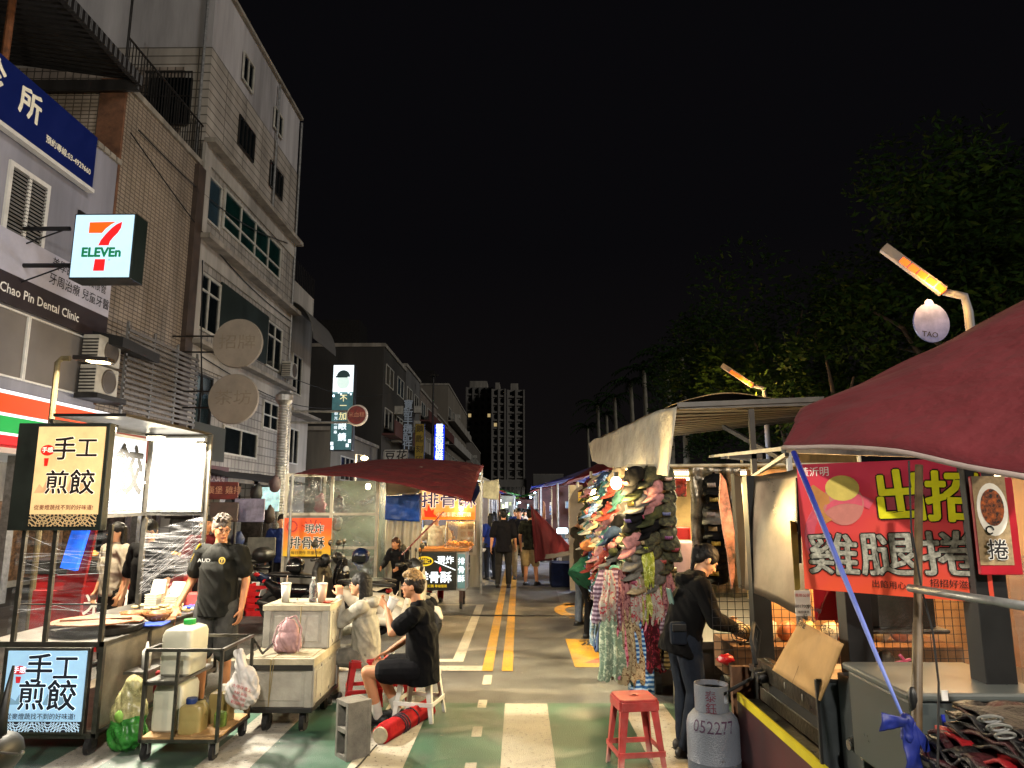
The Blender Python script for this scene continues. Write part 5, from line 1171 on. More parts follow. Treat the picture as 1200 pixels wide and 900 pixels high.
# ================================================================ SCOOTERS
def scooter(label,loc,rz,body,seatm=blackp,box=False,front=None,shield=False,s=1.0):
    """local frame: front towards +Y"""
    t=thing('motor_scooter',label,'scooter',(0,0,0))
    for y in(-.62,.62):
        b=MB();pts=[(0,y+.2*math.cos(a),.25+.2*math.sin(a)) for a in[i*math.pi/12 for i in range(25)]];b.tube(pts,.05,8,cap=False);w=b.build('wheel',rubber,t,smooth=True)
        b=MB();b.tube([(-.03,y,.25),(.03,y,.25)],.15,18);b.build('rim',dsteel,w)
    b=MB()
    b.cap((0,-.45,.42),(0,-.75,.60),.13,.06,14);b.cap((0,-.5,.48),(0,-.05,.48),.13,.12,14);b.cap((0,-.05,.40),(0,.2,.30),.11,.12,12);b.cap((-.08,.2,.24),(-.08,-.2,.24),.07,.07);b.cap((.08,.2,.24),(.08,-.2,.24),.07,.07)
    fb=MB();fb.cap((0,.32,.32),(0,.45,.80),.13,.12,16,.8) if False else None
    remesh(b,'body',body,t,.018,3)
    b=MB()
    b.prism([(-.16,.28,.25),(.16,.28,.25),(.2,.4,.55),(.17,.43,.85),(.08,.46,.98),(-.08,.46,.98),(-.17,.43,.85),(-.2,.4,.55)],(0,.09,0))
    b.cap((0,.5,.45),(0,.5,.75),.1,.12,14)
    remesh(b,'front_shield',front or body,t,.016,4)
    b=MB();b.cap((0,.45,.42),(0,.8,.42),.07,.045,12);b.cap((0,.8,.42),(0,.86,.32),.05,.03);remesh(b,'mudguard',front or body,t,.014,3)
    b=MB()
    for q in(-1,1):b.tube([(q*.06,.62,.25),(q*.06,.52,.6)],.02,8)
    b.build('fork',dsteel,t)
    b=MB();b.cap((0,-.62,.74),(0,-.2,.73),.12,.13,14,.6);b.cap((0,-.2,.73),(0,.05,.70),.13,.09,14,.6);b.v=[Vector((v.x,v.y,.72+(v.z-.72)*.55)) for v in b.v];remesh(b,'seat',seatm,t,.016,3)
    b=MB();b.cap((0,.42,1.0),(0,.47,.96),.09,.09);b.tube([(-.33,.36,1.02),(-.12,.42,1.03),(.12,.42,1.03),(.33,.36,1.02)],.018,8);b.tube([(-.35,.355,1.02),(-.22,.39,1.025)],.024,8);b.tube([(.35,.355,1.02),(.22,.39,1.025)],.024,8);b.build('handlebar',blackp,t,smooth=True)
    for q in(-1,1):
        b=MB();b.tube([(q*.2,.4,1.03),(q*.24,.4,1.2)],.007,6);b.ell((q*.26,.4,1.24),(.075,.012,.045),14);b.build('mirror',blackp,t,smooth=True)
    b=MB();b.ell((0,.56,.82),(.09,.04,.06),14);b.build('headlight',M('lamp_lens','#c8ccd0',.1,0,.1,5),t,smooth=True)
    b=MB();b.ell((0,-.80,.62),(.07,.03,.035),12);b.build('tail_light',redp,t,smooth=True)
    b=MB();b.cbox((0,-.82,.45),(.17,.01,.1),(R(-15),0,0));b.build('number_plate',white_paint,t)
    b=MB();b.cap((.12,-.35,.24),(.14,-.78,.32),.04,.055);b.build('exhaust',dsteel,t,smooth=True)
    if box:
        b=MB();b.cap((0,-.7,.95),(0,-.55,.95),.17,.17,16,.8);remesh(b,'top_box',seatm,t,.016,2)
    t.location=loc;t.rotation_euler=(0,0,rz);t.scale=(s,s,s);return t
pearl=M('pearl_white','#b8b0a0',.25,0,.1,3);gunm=M('gun_metal','#4a4a4c',.3,.5,.1,3);gblk=M('gloss_black','#0c0c0e',.18,0,.1,3);navy=M('navy_paint','#0e1a38',.25,0,.1,3)
scooter('glossy black scooter parked side on behind the foam boxes',(-3.25,11.4,0),R(-100),gblk)
scooter('black scooter with its handlebar turned, parked by the orange poster',(-2.55,10.7,0),R(62),gblk,front=blackp)
scooter('pale grey scooter parked behind the seated couple',(-1.85,10.2,0),R(-112),pearl,front=pearl)
scooter('white scooter with orange indicator in front of the rib stall',(-2.05,11.5,0),R(-70),pearl,front=pearl,s=.9)
scooter('dark scooter with a navy body parked by the duct',(-4.3,13.4,0),R(-20),navy,box=True)
scooter('grey scooter parked beyond the standing vendor',(-4.9,14.6,0),R(-35),gunm)
scooter('black scooter standing before the dark arcade shop',(-5.9,16.2,0),R(-70),gblk,box=True)
def helmet(label,p,mt,r=.14):
    t=thing('helmet',label,'helmet',p);b=MB();b.ell((0,0,.1),(r,r*1.1,r*.95),18);o=remesh(b,'shell',mt,t,.014,1);b=MB();b.cbox((0,-r*1.0,.07),(r*1.5,.03,.09));fixchild(b.build('visor',glassd,None,bevel=.01),t,b)
helmet('shiny black helmet resting on the seat of the black scooter',(-3.5,11.35,.78),gblk);helmet('dark blue helmet on the pale scooter',(-2.3,10.5,.98),navy,.13)
# ================================================================ FRIED RIB STALL
RB=thing('rib_stall','framed stall enclosed in clear plastic sheets selling fried ribs','market stall',(-3.1,12.4,0))
ya=12.2;yb=14.6;xa=-3.98;xb=-2.42;fr2=M('alu_frame','#a8a294',.4,.6,.2,6);b=MB()
for x in(xa,-3.2,xb):
    b.beam((x,ya,0),(x,ya,2.34),.05)
for z in(2.32,1.66,1.1):b.beam((xa,ya,z),(xb,ya,z),.045)
b.beam((xb,ya,2.32),(xb,yb,2.4),.045);b.beam((xb,yb,0),(xb,yb,2.4),.05);b.beam((xa,yb,0),(xa,yb,2.4),.05);b.beam((-1.8,13.0,0),(-1.8,13.0,2.5),.05);b.beam((xa,ya,2.32),(xa,yb,2.4),.045);b.build('frame',fr2,RB)
film2=film_mat('window_film',(.82,.86,.86),.5,2.2,(1,1,1.4),.07,.16,(.30,.34,.33),bump=3.)
for i,(x0,x1,z0,z1) in enumerate(((xa,-3.2,1.68,2.3),(-3.2,xb,1.68,2.3),(-3.2,xb,1.12,1.64),(-3.2,xb,.12,1.08))):
    cloth('film_window',[(x0+.03,ya-.01,z0),(x1-.03,ya-.01,z0),(x1-.03,ya-.01,z1),(x0+.03,ya-.01,z1)],film2,RB,12,10,0,.02,3,i,solid=0)
MB().box((xa+.02,ya-.005,.1),(-3.22,ya+.01,1.64)).build('grey_panel',M('grey_sheet','#66635e',.5,.2,.2,2),RB)
MB().box((xa,yb-.02,.1),(xb,yb,2.3)).build('back_sheet',M('back_sheet','#4a5248',.5,0,.6,1.2),RB)
b=MB();b.box((xa+.2,12.9,.8),(xb-.3,13.8,.86));b.box((xa+.3,13.0,.1),(xb-.4,13.7,.8));b.build('counter',steel,RB)
film3=film_mat('side_film',(.8,.84,.9),.45,1.6,(1,1,.6),.15,.25,(.42,.42,.44),bump=1.2)
cloth('side_film',[(xb,ya+.04,.2),(xb,yb-.1,.2),(xb,yb-.1,2.3),(xb,ya+.04,2.3)],film3,RB,14,14,0,.03,2,9,solid=0)
# white and blue tarps on the far compartment
tw=M('white_tarp','#b5ad98',.5,0,.25,2,bump=.3);tb=M('blue_tarp','#1450b8',.4,0,.35,3,bump=.4)
o=cloth('tarpaulin',[(-2.38,12.8,.2),(-1.78,12.8,.2),(-1.78,12.8,1.6),(-2.38,12.8,1.6)],tw,None,30,24,0,.05,2.5,4,fold=(.03,4));tag(o,'creased off white tarpaulin hanging under the blue one','tarpaulin')
o=cloth('tarpaulin',[(-2.38,12.72,1.56),(-1.77,12.72,1.52),(-1.77,12.72,2.0),(-2.38,12.72,1.97)],tb,None,24,16,.03,.05,3,5);tag(o,'blue tarpaulin tied across the side of the rib stall','tarpaulin')
o=cloth('tarpaulin',[(-2.38,12.75,1.98),(-1.77,12.75,2.02),(-1.77,12.6,2.32),(-2.38,12.6,2.34)],tw,None,14,8,0,.03,3,6);tag(o,'pale striped sheet above the blue tarpaulin','tarpaulin')
def banner(name,label,u0,v0,u1,v1,Y,base,items,tilt=0,amp=.008,cat='banner',art=None,Y2=None):
    a=aty(u0,v1,Y);c=aty(u1,v0,Y2 or Y);x0,x1,z0,z1=a.x,c.x,a.z,c.z;Y2=Y2 or Y
    t=thing(name,label,cat,((x0+x1)/2,(Y+Y2)/2,z0))
    w=math.hypot(x1-x0,Y2-Y);h=z1-z0;Xd=Vector((x1-x0,Y2-Y,0)).normalized()
    P_=[(x0,Y,z0),(x1,Y2,z0),(x1,Y2,z1),(x0,Y,z1)];cloth('sheet',P_,base,t,28,18,0,amp,5,3,solid=0)
    nrm=Xd.cross(Vector((0,0,1)))
    def lift(o):
        # lay the print on the rippled sheet
        o0=worg(t)
        for v in o.data.vertices:
            p=v.co+o0;q=p-nrm*((p-Vector((x0,Y,z0))).dot(nrm));n_=noise.noise(q*5+Vector((21.9,0,0)))*amp+noise.noise(q*15+Vector((9.3,5,0)))*amp*.35
            sheetn=(Vector(P_[1])-Vector(P_[0])).cross(Vector(P_[3])-Vector(P_[0])).normalized();v.co+=sheetn*n_
    if art:
        o=shape(t,'artwork',art(w,h),Vector((x0,Y,z0))+nrm*.004,Xd,(0,0,1));lift(o)
    o=letters(t,[(i[0],i[1]*w,i[2]*h,i[3]*h)+tuple(i[4:]) for i in items],Vector((x0,Y,z0))+nrm*.005,Xd,(0,0,1));lift(o);return t
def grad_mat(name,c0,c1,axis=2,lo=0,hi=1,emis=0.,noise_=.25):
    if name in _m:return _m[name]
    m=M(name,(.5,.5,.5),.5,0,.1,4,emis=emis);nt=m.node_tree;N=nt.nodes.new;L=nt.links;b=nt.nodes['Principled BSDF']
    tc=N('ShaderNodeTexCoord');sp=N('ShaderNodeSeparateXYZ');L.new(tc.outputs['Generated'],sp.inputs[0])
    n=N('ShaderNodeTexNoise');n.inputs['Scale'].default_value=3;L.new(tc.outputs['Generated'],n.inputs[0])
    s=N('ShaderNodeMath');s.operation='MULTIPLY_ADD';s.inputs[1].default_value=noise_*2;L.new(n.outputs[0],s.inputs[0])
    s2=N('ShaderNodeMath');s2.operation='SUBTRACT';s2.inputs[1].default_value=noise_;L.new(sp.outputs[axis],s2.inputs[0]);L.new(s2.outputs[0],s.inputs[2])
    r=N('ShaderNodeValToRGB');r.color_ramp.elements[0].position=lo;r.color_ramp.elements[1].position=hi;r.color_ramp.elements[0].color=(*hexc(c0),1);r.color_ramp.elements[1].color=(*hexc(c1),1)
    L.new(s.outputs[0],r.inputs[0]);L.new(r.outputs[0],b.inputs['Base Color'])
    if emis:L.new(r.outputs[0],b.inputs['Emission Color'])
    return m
og=grad_mat('orange_poster','#c8a020','#d8480c',2,.05,.7,.10)
dkb=M('banner_black','#100c0a',.6);wht=M('banner_white','#f0ece0',.6,emis=.15)
def two(txt,x,y,s,d=dkb,wv=wht,o1=.05,o2=.02,sx=1,rot=0):return [(txt,x,y,s,wv,o1,.002,sx,rot),(txt,x,y,s,d,o2,.004,sx,rot)]
og_art=lambda w,h:[(arc(w*.17,h*.78,h*.11,h*.155,0,6.2,18),M('poster_red','#b02a18',.6),.001)]+[([(w*.6,h*.66),(w*(.6+.24*math.cos(a)),h*(.72+.24*math.sin(a))),(w*(.6+.24*math.cos(a+.12)),h*(.72+.24*math.sin(a+.12)))],M('poster_red','#b02a18',.6),.001) for a in(.2,.7,1.2,1.7,2.2,2.7)]
t=banner('poster','orange poster with black brush characters fixed to the grey stall panel',331,607,389,652,12.1,og,two('現炸',.64,.70,.26)+two('排骨酥',.5,.33,.33,sx=.95)+[('每日現作 限量供應',.5,.09,.1,M('brown_ink','#5a3010',.7),.0,.003)],art=og_art,cat='poster',amp=.004)
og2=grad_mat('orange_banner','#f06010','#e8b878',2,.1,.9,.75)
fl=lambda w,h:[([(w*.06,h*.1),(w*.04,h*.35),(w*.1,h*.28),(w*.12,h*.5),(w*.18,h*.3),(w*.24,h*.36),(w*.22,h*.2),(w*.3,h*.08)],glow('flame_red','#d02808',.6),.001)]
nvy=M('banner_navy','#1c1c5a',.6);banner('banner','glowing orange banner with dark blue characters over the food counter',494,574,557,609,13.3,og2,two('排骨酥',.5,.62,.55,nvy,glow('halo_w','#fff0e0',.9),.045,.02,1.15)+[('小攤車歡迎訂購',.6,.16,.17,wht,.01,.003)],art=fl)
# canopy of the rib stall
redc=M('red_canopy','#5c0c13',.85,0,.14,3,bump=.8,bscale=3.5,bdist=.14,streak=True)
CN=thing('canopy','large dark red canopy over the rib stall with a dark blue end','canopy',(-2.5,13,2.3))
cA=aty(343,556,11.8);cB=aty(552,588,11.2);cT=aty(450,541,13.4);cE=aty(556,560,13.6)
def canopy_fn(u,v):
    lo=lerp(cA,cB,u)+Vector((0,0,.10*math.sin(math.pi*u)**.8));back=lerp(Vector((-4.3,15.5,2.5)),Vector((-.75,15.2,2.65)),u)+Vector((0,0,.22*math.sin(math.pi*u)))
    p=lerp(lo,back,v)+Vector((0,0,.12*math.sin(math.pi*v)*(.6+.4*math.sin(math.pi*u))))
    return p+Vector((0,0,.03*noise.noise(p*2.2)))
b=MB();b.grid(canopy_fn,40,20);b.build('sheet',redc,CN,smooth=True,solid=.004)
b=MB();P_=[aty(528,570,13.2),aty(556,589,11.15),aty(563,574,12.0),aty(556,556,13.6)]
b.grid(lambda u,v:bil(P_,u,v)+Vector((0,0,.04*noise.noise(bil(P_,u,v)*3))),12,10);b.build('blue_end',cloth_m('dark_blue_canvas','#121a3c'),CN,smooth=True,solid=.004)
b=MB();b.beam(aty(520,600,12.6),aty(471,650,11.6),.02);b.beam(aty(446,560,13),aty(552,588,11.25),.02);b.build('strut',M('red_pole','#6a1414',.5,.2),CN)
tubes('post',galv,CN,[[(-4.3,15.4,0),(-4.3,15.4,2.5)],[(-.8,15.1,0),(-.8,15.1,2.6)],[cA,(cA.x,cA.y,0)]],.025,8)
lp=aty(427,537,16.5);t=thing('street_lamp','small warm lit lamp just above the red canopy','street lamp',(lp.x,16.5,0));b=MB();b.tube([(lp.x-.2,16.5,0),(lp.x-.2,16.5,lp.z+.1),(lp.x,16.5,lp.z+.06)],.03,8);b.build('pole',galv,t);b=MB();b.ell(lp,(.09,.09,.05),12);b.build('lens',glow('lamp_warm','#ffd890',22),t);point(lp-Vector((0,.1,.15)),60,(1,.8,.5),.08)
# rib cart in front
RC=thing('rib_cart','small wooden topped food cart with a black sign front','food cart',(-1.5,13.1,0))
x0,x1=aty(484,650,12.9).x,aty(535,650,12.9).x
MB().box((x0,12.95,.32),(x1,13.7,1.0)).build('body',steel,RC);MB().box((x0-.02,12.88,1.0),(x1+.22,13.75,1.05)).build('counter',M('amber_wood','#a86a28',.45,0,.3,6,streak=True),RC,bevel=.005)
MB().box((x1-.01,12.96,.32),(x1+.16,13.7,.99)).build('side_box',galv,RC)
each('leg',M('dark_wood','#3a241a',.7),RC,[((x-.03,y-.03,.1),(x+.03,y+.03,.33)) for x in(x0+.1,x1+.08) for y in(13.0,13.6)])
tubes('wheel',rubber,RC,[[(x-.02,y,.07),(x+.02,y,.07)] for x in(x0+.1,x1+.08) for y in(13.0,13.6)],.07,14)
bs=thing('cart_sign','black sign with white and yellow brush characters on the rib cart','sign',(-1.3,12.9,.3));MB().box((x0,12.90,.34),(x1,12.94,.98)).build('board',M('chalk_black','#101614',.4,0,.2,3,emis=.03),bs)
w=x1-x0;ww=glow('sign_letters','#e8f4ff',1.3);yy=glow('sign_yellow','#d8b818',.8)
shape(bs,'artwork',[(disc(w*.27,.49,w*.2,20,.085),yy,.001),(disc(w*.27,.49,w*.17,20,.06),M('chalk_black','#101614'),.002),([(w*.5,.48),(w*.98,.33),(w*.98,.345),(w*.5,.5)],ww,.001),([(w*.60,.36),(w*.63,.40),(w*.66,.34),(w*.62,.29)],glow('flame2','#e02020',.9),.004)],(x0,12.898,.34),X,Z)
letters(bs,[('御記',w*.27,.49,.095,yy,.01,.003),('現炸',w*.75,.50,.15,ww,.015,.003),('排骨酥',w*.5,.2,.205,ww,.025,.003),('LINE訂購 專線服務',w*.5,.06,.055,yy,.003,.003)],(x0,12.898,.34),X,Z)
b2=thing('cart_sign','narrow white lit side sign of the rib cart','sign',(x1+.08,12.9,.3));MB().box((x1+.02,12.93,.36),(x1+.15,12.955,.95)).build('board',glow('teal_board','#4a6c70',.6),b2);letters(b2,[(c,.065,.46-.15*i,.13,ww,.01,.002) for i,c in enumerate('排骨酥')],(x1+.02,12.925,.36),X,Z)
GD=thing('display_dome','clear glass dome display with fried food on the rib cart','display case',(-1.15,13.2,1.05));b=MB();b.grid(lambda u,v:Vector((-1.34+.52*v,13.25-.22*math.cos(math.pi*u),1.06+.46*math.sin(math.pi*u))),14,4);b.build('dome',film_mat('dome_glass',(1,.97,.9),.25,2,(1,1,1),.06,.08,(.8,.7,.5)),GD,smooth=True)
b=MB()
for x in(-1.34,-.82):b.tube([(x,13.25-.22*math.cos(a),1.06+.46*math.sin(a)) for a in[i*math.pi/12 for i in range(13)]],.01,6)
b.build('rim',steel,GD)
for q_ in range(5):
    p=(random.uniform(-3.6,-2.6),12.6,random.uniform(.5,1.9));c_=['bright_red','milky_plastic','blue_plastic','pale_pink_bag','sooty'][q_];b=MB();b.ell((0,0,0),(.10,.07,.17),16);b.v=[v*(1+.5*noise.noise(v*14+Vector(p)))+Vector(p) for v in b.v];tag(b.build('hanging_bag',M(c_,{'bright_red':'#c8201a','milky_plastic':'#cfcdb8','blue_plastic':'#1c3c9c','pale_pink_bag':'#a05a68','sooty':'#202024'}[c_],.4),smooth=True),['red','milky','blue','pink','black'][q_]+' bag hanging behind the clear sheets of the rib stall','bag')
b=MB()
for i in range(40):b.ell((random.uniform(-1.3,-.86),random.uniform(13.08,13.4),1.08+random.random()*.07),(.04,.03,.025),8)
q=b.build('fried_food',M('fried','#c07a28',.6,0,.3,20),GD,smooth=True);tag(q,kind='stuff')
lamp_bulb('warm bulb over the fried food on the rib cart',(-1.08,13.3,1.75),.04,30,'#ffcf80',35)
lamp_bulb('warm bulb inside the plastic enclosure of the rib stall',(-2.8,13.2,2.15),.05,25,'#fff0c0',100)
mb_=thing('menu_board','pale menu board with small photo squares behind the dome','menu board',(-.75,14.2,.8));MB().box((-1.22,14.2,.85),(-.85,14.23,1.75)).build('board',M('pale_board','#8f8a80',.6,emis=.06),mb_)
shape(mb_,'photo_squares',[([(.04+.14*i,.05+.15*j),(.14+.14*i,.05+.15*j),(.14+.14*i,.15+.15*j),(.04+.14*i,.15+.15*j)],M('sq%d'%((i+j)%3),['#6a4a44','#5a5048','#7c6a58'][(i+j)%3],.6),0) for i in range(2) for j in range(6)],(-1.2,14.195,.85),X,Z)
person('vendor in a white cap and apron working behind the rib cart',(-1.62,13.95,0),R(180),dict(elR=(.3,.1,1.15),wrR=(.15,.35,1.05),elL=(-.3,.1,1.15),wrL=(-.15,.35,1.05)),'short',None,cloth_m('white_shirt','#b0a890'),.6,cloth_m('red_apron','#7a1418'),1.1,blacksh,skin2,.013,.97,cap=white_paint)
person('brown haired person in dark clothes leaning over the white scooter',(-2.0,12.25,0),R(160),dict(che=(0,.12,1.18),nk=(0,.2,1.36),hd=(0,.27,1.47),shR=(.18,.13,1.3),shL=(-.18,.13,1.3),elR=(.24,.25,1.08),wrR=(.2,.45,1.0),elL=(-.24,.25,1.08),wrL=(-.2,.45,1.0)),'long',M('brown_hair','#3c2416',.5,0,.3,60),cloth_m('dark_jacket','#141416'),2,cloth_m('dk2','#1a1a1c'),1.1,blacksh,skin,.013,.80,cap=None)
# utility pole beyond the canopy
t=thing('utility_pole','thick grey concrete utility pole beside the orange banner','pole',(-.95,15.9,0));u_=aty(560,640,16.5);b=MB();b.tube([(u_.x-.05,16.5,0),(u_.x-.05,16.5,2.25)],.13,18,.12);b.build('pole',concrete,t)
t=thing('street_lamp','thin tall unlit lamp pole rising above the far roofs','street lamp',aty(505,600,62));p=aty(505,600,62);q_=aty(505,440,62);b=MB();b.tube([(p.x,62,0),(p.x,62,q_.z)],.12,8,.07);b.build('pole',dsteel,t);b=MB();b.cbox((p.x+.1,62,q_.z),(.7,.3,.15));b.build('head',dsteel,t)
# ================================================================ HAT AND SCARF STALL
HS=thing('hat_stall','tubular metal frame of the hat and scarf stall under the pale canvas','market stall',(2.2,8,0))
tube_m=M('cream_tube','#b8b098',.4,.5,.2,8);b=MB()
def post(x,y,z,r=.022):b.tube([(x,y,0),(x,y,z)],r,8)
for x,y,z in((1.44,6.95,2.22),(1.60,8.1,2.25),(1.06,10.6,2.3),(3.3,6.95,2.5),(3.3,10.6,2.5),(2.45,7.6,2.2)):post(x,y,z)
for p,q in(((1.06,6.98,2.18),(1.06,10.6,2.2)),((1.06,6.98,2.18),(3.3,6.98,2.2)),((1.06,10.6,2.2),(3.3,10.6,2.2)),((1.44,6.95,2.22),(1.60,8.1,2.25)),((3.3,6.98,2.2),(3.3,10.6,2.2)),((1.06,7.0,1.2),(1.5,7.0,1.2)),((1.04,7.0,1.2),(1.04,10.5,1.2)),((1.0,6.9,.95),(1.5,6.9,.95))):b.tube([p,q],.018,8)
b.build('frame',tube_m,HS)
b=MB();b.box((1.15,7.1,.45),(3.2,10.5,.52));b.box((1.2,7.2,.1),(3.1,10.4,.45));b.build('counter',M('stall_brown','#2a2420',.8,0,.5,2),HS)  # counter and base in one mottled dark brown
b=MB();b.box((3.3,7,0),(3.34,10.6,2.4));b.box((1.7,10.5,.5),(3.3,10.55,2.4));b.build('back_sheet',M('warm_sheet','#7d6a48',.8,0,.5,2),HS)
tubes('wheel',rubber,HS,[[(1.90,7.02,.12),(1.96,7.02,.12)],[(1.30,7.3,.12),(1.36,7.3,.12)]],.12,20)
# canvas canopy
cv=M('pale_canvas','#b0aca0',.75,0,.3,3,bump=.9,bscale=7,bdist=.06)
A1=aty(690,519,10.8);A2=aty(694,541,10.4);B1=aty(793,474,6.6);B2=aty(783,558,6.45)
CC=thing('canopy','pale grey canvas canopy with sloping side flap over the hat stall','canopy',(2,8,2.3))
b=MB();Pc=[A2,B2,B1,A1]
b.grid(lambda u,v:bil(Pc,u,v)+Vector((0,0,-.10*u*(1-u)*(1-v)+.03*noise.noise(bil(Pc,u,v)*2))),30,16);b.build('side_flap',cv,CC,smooth=True,solid=.006)
C1=aty(964,467,6.4);D1=aty(930,478,10.5)
T0=aty(840,464,7.6);b=MB();Pr=[B1,C1,Vector((4.2,10.6,3.3)),A1+Vector((.1,0,.05))]
b.grid(lambda u,v:bil(Pr,u,v)+Vector((0,0,.20*math.sin(math.pi*min(1,u*1.3))*math.sin(math.pi*(.15+.5*v))+.03*noise.noise(bil(Pr,u,v)*3))),30,20);b.build('top_sheet',M('lamp_lit_canvas','#8f7a58',.85,0,.35,3,bump=.8,bscale=40),CC,smooth=True,solid=.006)  # orange lamp light is put into the top sheet's colour
b=MB()
for i in range(9):
    p=lerp(B1,Vector(A1),i/9)+Vector((.02,.0,-.03));q=lerp(C1,Vector((4.2,10.6,3.1)),i/9)+Vector((0,0,-.05));b.beam(p,q,.05,.03)
b.beam(B1+Vector((0,-.02,-.01)),C1+Vector((0,-.02,-.01)),.045);b.build('roof_rib',dsteel,CC)
b=MB();b.grid(lambda u,v:bil([B1+Vector((.03,.05,-.05)),C1+Vector((0,.05,-.07)),Vector((4.2,10.5,3.05)),A1+Vector((.1,0,-.04))],u,v),20,20);b.build('roof_sheet',ribbed_mat('rib_under','#3c3a38',.35,1,.5,.3,1.0),CC)
b=MB();b.beam(aty(848,500,6.4),aty(925,543,5.6),.035);b.build('strut',blackm,CC)
# lamps
for (u,v,Y,lab,w) in((698,579,8.4,'brightest round bulb on the left corner of the hat stall',60),(722,566,6.85,'second bare bulb just right of the brightest one',26)):
    lamp_bulb(lab,tuple(aty(u,v,Y)),.055,40,'#ffd890',w)
def tubelamp(label,p,q,e=9,w=35,c='#ffe8b0',d=(0,0,-1)):
    t=thing('tube_lamp',label,'lamp',lerp(Vector(p),Vector(q),.5));b=MB();b.tube([p,q],.018,8);b.build('tube',glow('tube_glow'+c,c,e),t);b=MB();b.beam(Vector(p)+Vector((0,0,.03)),Vector(q)+Vector((0,0,.03)),.04,.02);b.build('housing',white_paint,t)
    c_=lerp(Vector(p),Vector(q),.5);area(c_-Vector((0,0,.03)),w,hexc(c),(Vector(q)-Vector(p)).length,.05,d)
tubelamp('warm tube lamp along the top rail of the hat stall',(1.12,7.4,2.16),(1.12,8.9,2.17),12,60,d=(-.5,-.3,-1))
tubelamp('warm tube lamp hanging across the hat stall',(1.5,7.6,2.14),(2.5,7.6,2.14),12,60,d=(-.1,-.5,-1))
tubelamp('warm tube lamp farther back beneath the pale canvas',(1.6,9.2,2.14),(2.6,9.2,2.14),12,50)
# ------- caps
def cap_proto():
    b=MB();n=18
    # crown
    prof=[(.092,0),(.094,.03),(.088,.065),(.066,.095),(.035,.11),(.0,.114)]
    b.lathe(prof,(0,0,0),n)
    b.v=[Vector((v.x*(1+.05*math.cos(6*math.atan2(v.y,v.x))),v.y*1.12*(1+.05*math.cos(6*math.atan2(v.y,v.x))),v.z*.92-.02*(v.y>0)*(v.z>.05))) for v in b.v];k=len(b.v)
    vs=[];
    for i in range(13):
        a=R(20)+R(140)*i/12;x=math.cos(a);y=math.sin(a)
        vs.append((.090*x,.103*y,.008));vs.append((.098*x*.95,.10*y+.10*max(0,y)**.7,-.004-.028*abs(x)))
    b.add(vs,[(2*i,2*i+1,2*i+3,2*i+2) for i in range(12)])
    b.lathe([(.0,.112),(.012,.114),(.008,.122),(0,.123)],(0,0,0),8)
    b.mat(1)
    for i in range(4):
        a=R(70)+R(40)*i/4;a2=R(70)+R(40)*(i+1)/4;b.add([(math.cos(q)*.097,math.sin(q)*.112,z) for q,z in((a,.028),(a2,.028),(a2,.062),(a,.062))],[(0,1,2,3)])
    pm=bpy.data.materials.new('cap_patch');pm.use_nodes=True;nt=pm.node_tree;oi=nt.nodes.new('ShaderNodeObjectInfo');cr_=nt.nodes.new('ShaderNodeValToRGB');e=cr_.color_ramp.elements;e[0].color=(.6,.58,.5,1);e[1].color=(.05,.05,.06,1)
    for q,c in((.25,(.5,.05,.05,1)),(.5,(.05,.09,.3,1)),(.75,(.5,.35,.05,1))):
        k=e.new(q);k.color=c
    nt.links.new(oi.outputs['Random'],cr_.inputs[0]);nt.links.new(cr_.outputs[0],nt.nodes['Principled BSDF'].inputs['Base Color'])
    o=b.build('hat',[cloth_m('cap_base','#333333'),pm],None,smooth=True,solid=.004,org=(0,0,0));return o
capcols=[('black','#101012'),('grey','#6a6864'),('beige','#a8987a'),('pale pink','#b07c7c'),('olive','#3c402a'),('white','#b8b4a8'),('maroon','#4a1c20'),('denim blue','#2c3c58'),('cream','#b0a084'),('coral red','#8c3c34'),('pale teal','#4c7c78')]
camo=M('camouflage','#4a4a32',.85,0,.9,22)
nt=camo.node_tree
proto=cap_proto();first=True;ncap=0
capmats={n:cloth_m('cap_'+n.replace(' ','_'),c,.4) for n,c in capcols};capmats['camouflage']=camo
def put_cap(p,rz,tilt,colr,group,where,s=1.0):
    global first,ncap
    o=proto if first else proto.copy()
    if not first:col.objects.link(o)
    else:pass
    first=False;ncap+=1
    o.location=p;o.rotation_euler=Euler((tilt,0,rz));o.scale=(s,s,s)
    o.material_slots[0].link='OBJECT';o.material_slots[0].material=capmats[colr]
    tag(o,f'{colr} cap {where}','cap',group)
rnd=random.Random(11)
names=[n for n,_ in capcols]
# columns of caps on the side facing the street (x about 1.05) and on the front
for ci,y in enumerate((7.35,7.8,8.3,8.85,9.5,10.2)):
    for k_ in range(10):
        z=2.08-k_*.118;put_cap((1.02+rnd.uniform(-.03,.03)-.05*(k_%2),y+rnd.uniform(-.06,.06),z),R(90)+rnd.uniform(-.5,.3),R(-25)+rnd.uniform(-.2,.2),rnd.choice(names[2:] if ci>1 else names),'caps hung in columns on the hat stall','hanging in the columns on the street side of the hat stall')
for ci,x in enumerate((1.12,1.27)):
    for k_ in range(9):
        z=2.05-k_*.12;cc=rnd.choice(['grey','beige','black','pale pink','camouflage','olive'])
        put_cap((x+.03*math.sin(k_),6.92+rnd.uniform(-.03,.03),z),R(115)+rnd.uniform(-.4,.4),R(-30)+rnd.uniform(-.25,.2),cc,'caps hung on the front of the hat stall','hung on the front corner of the hat stall',1.15)
for ci,x in enumerate((1.40,)):
    for k_ in range(8):
        put_cap((x+rnd.uniform(-.03,.03),7.0+rnd.uniform(-.05,.05),2.08-k_*.11),R(180)+rnd.uniform(-.5,.5),R(-35),'camouflage','camouflage hats on the hat stall','in the camouflage column by the stall pole',1.15)
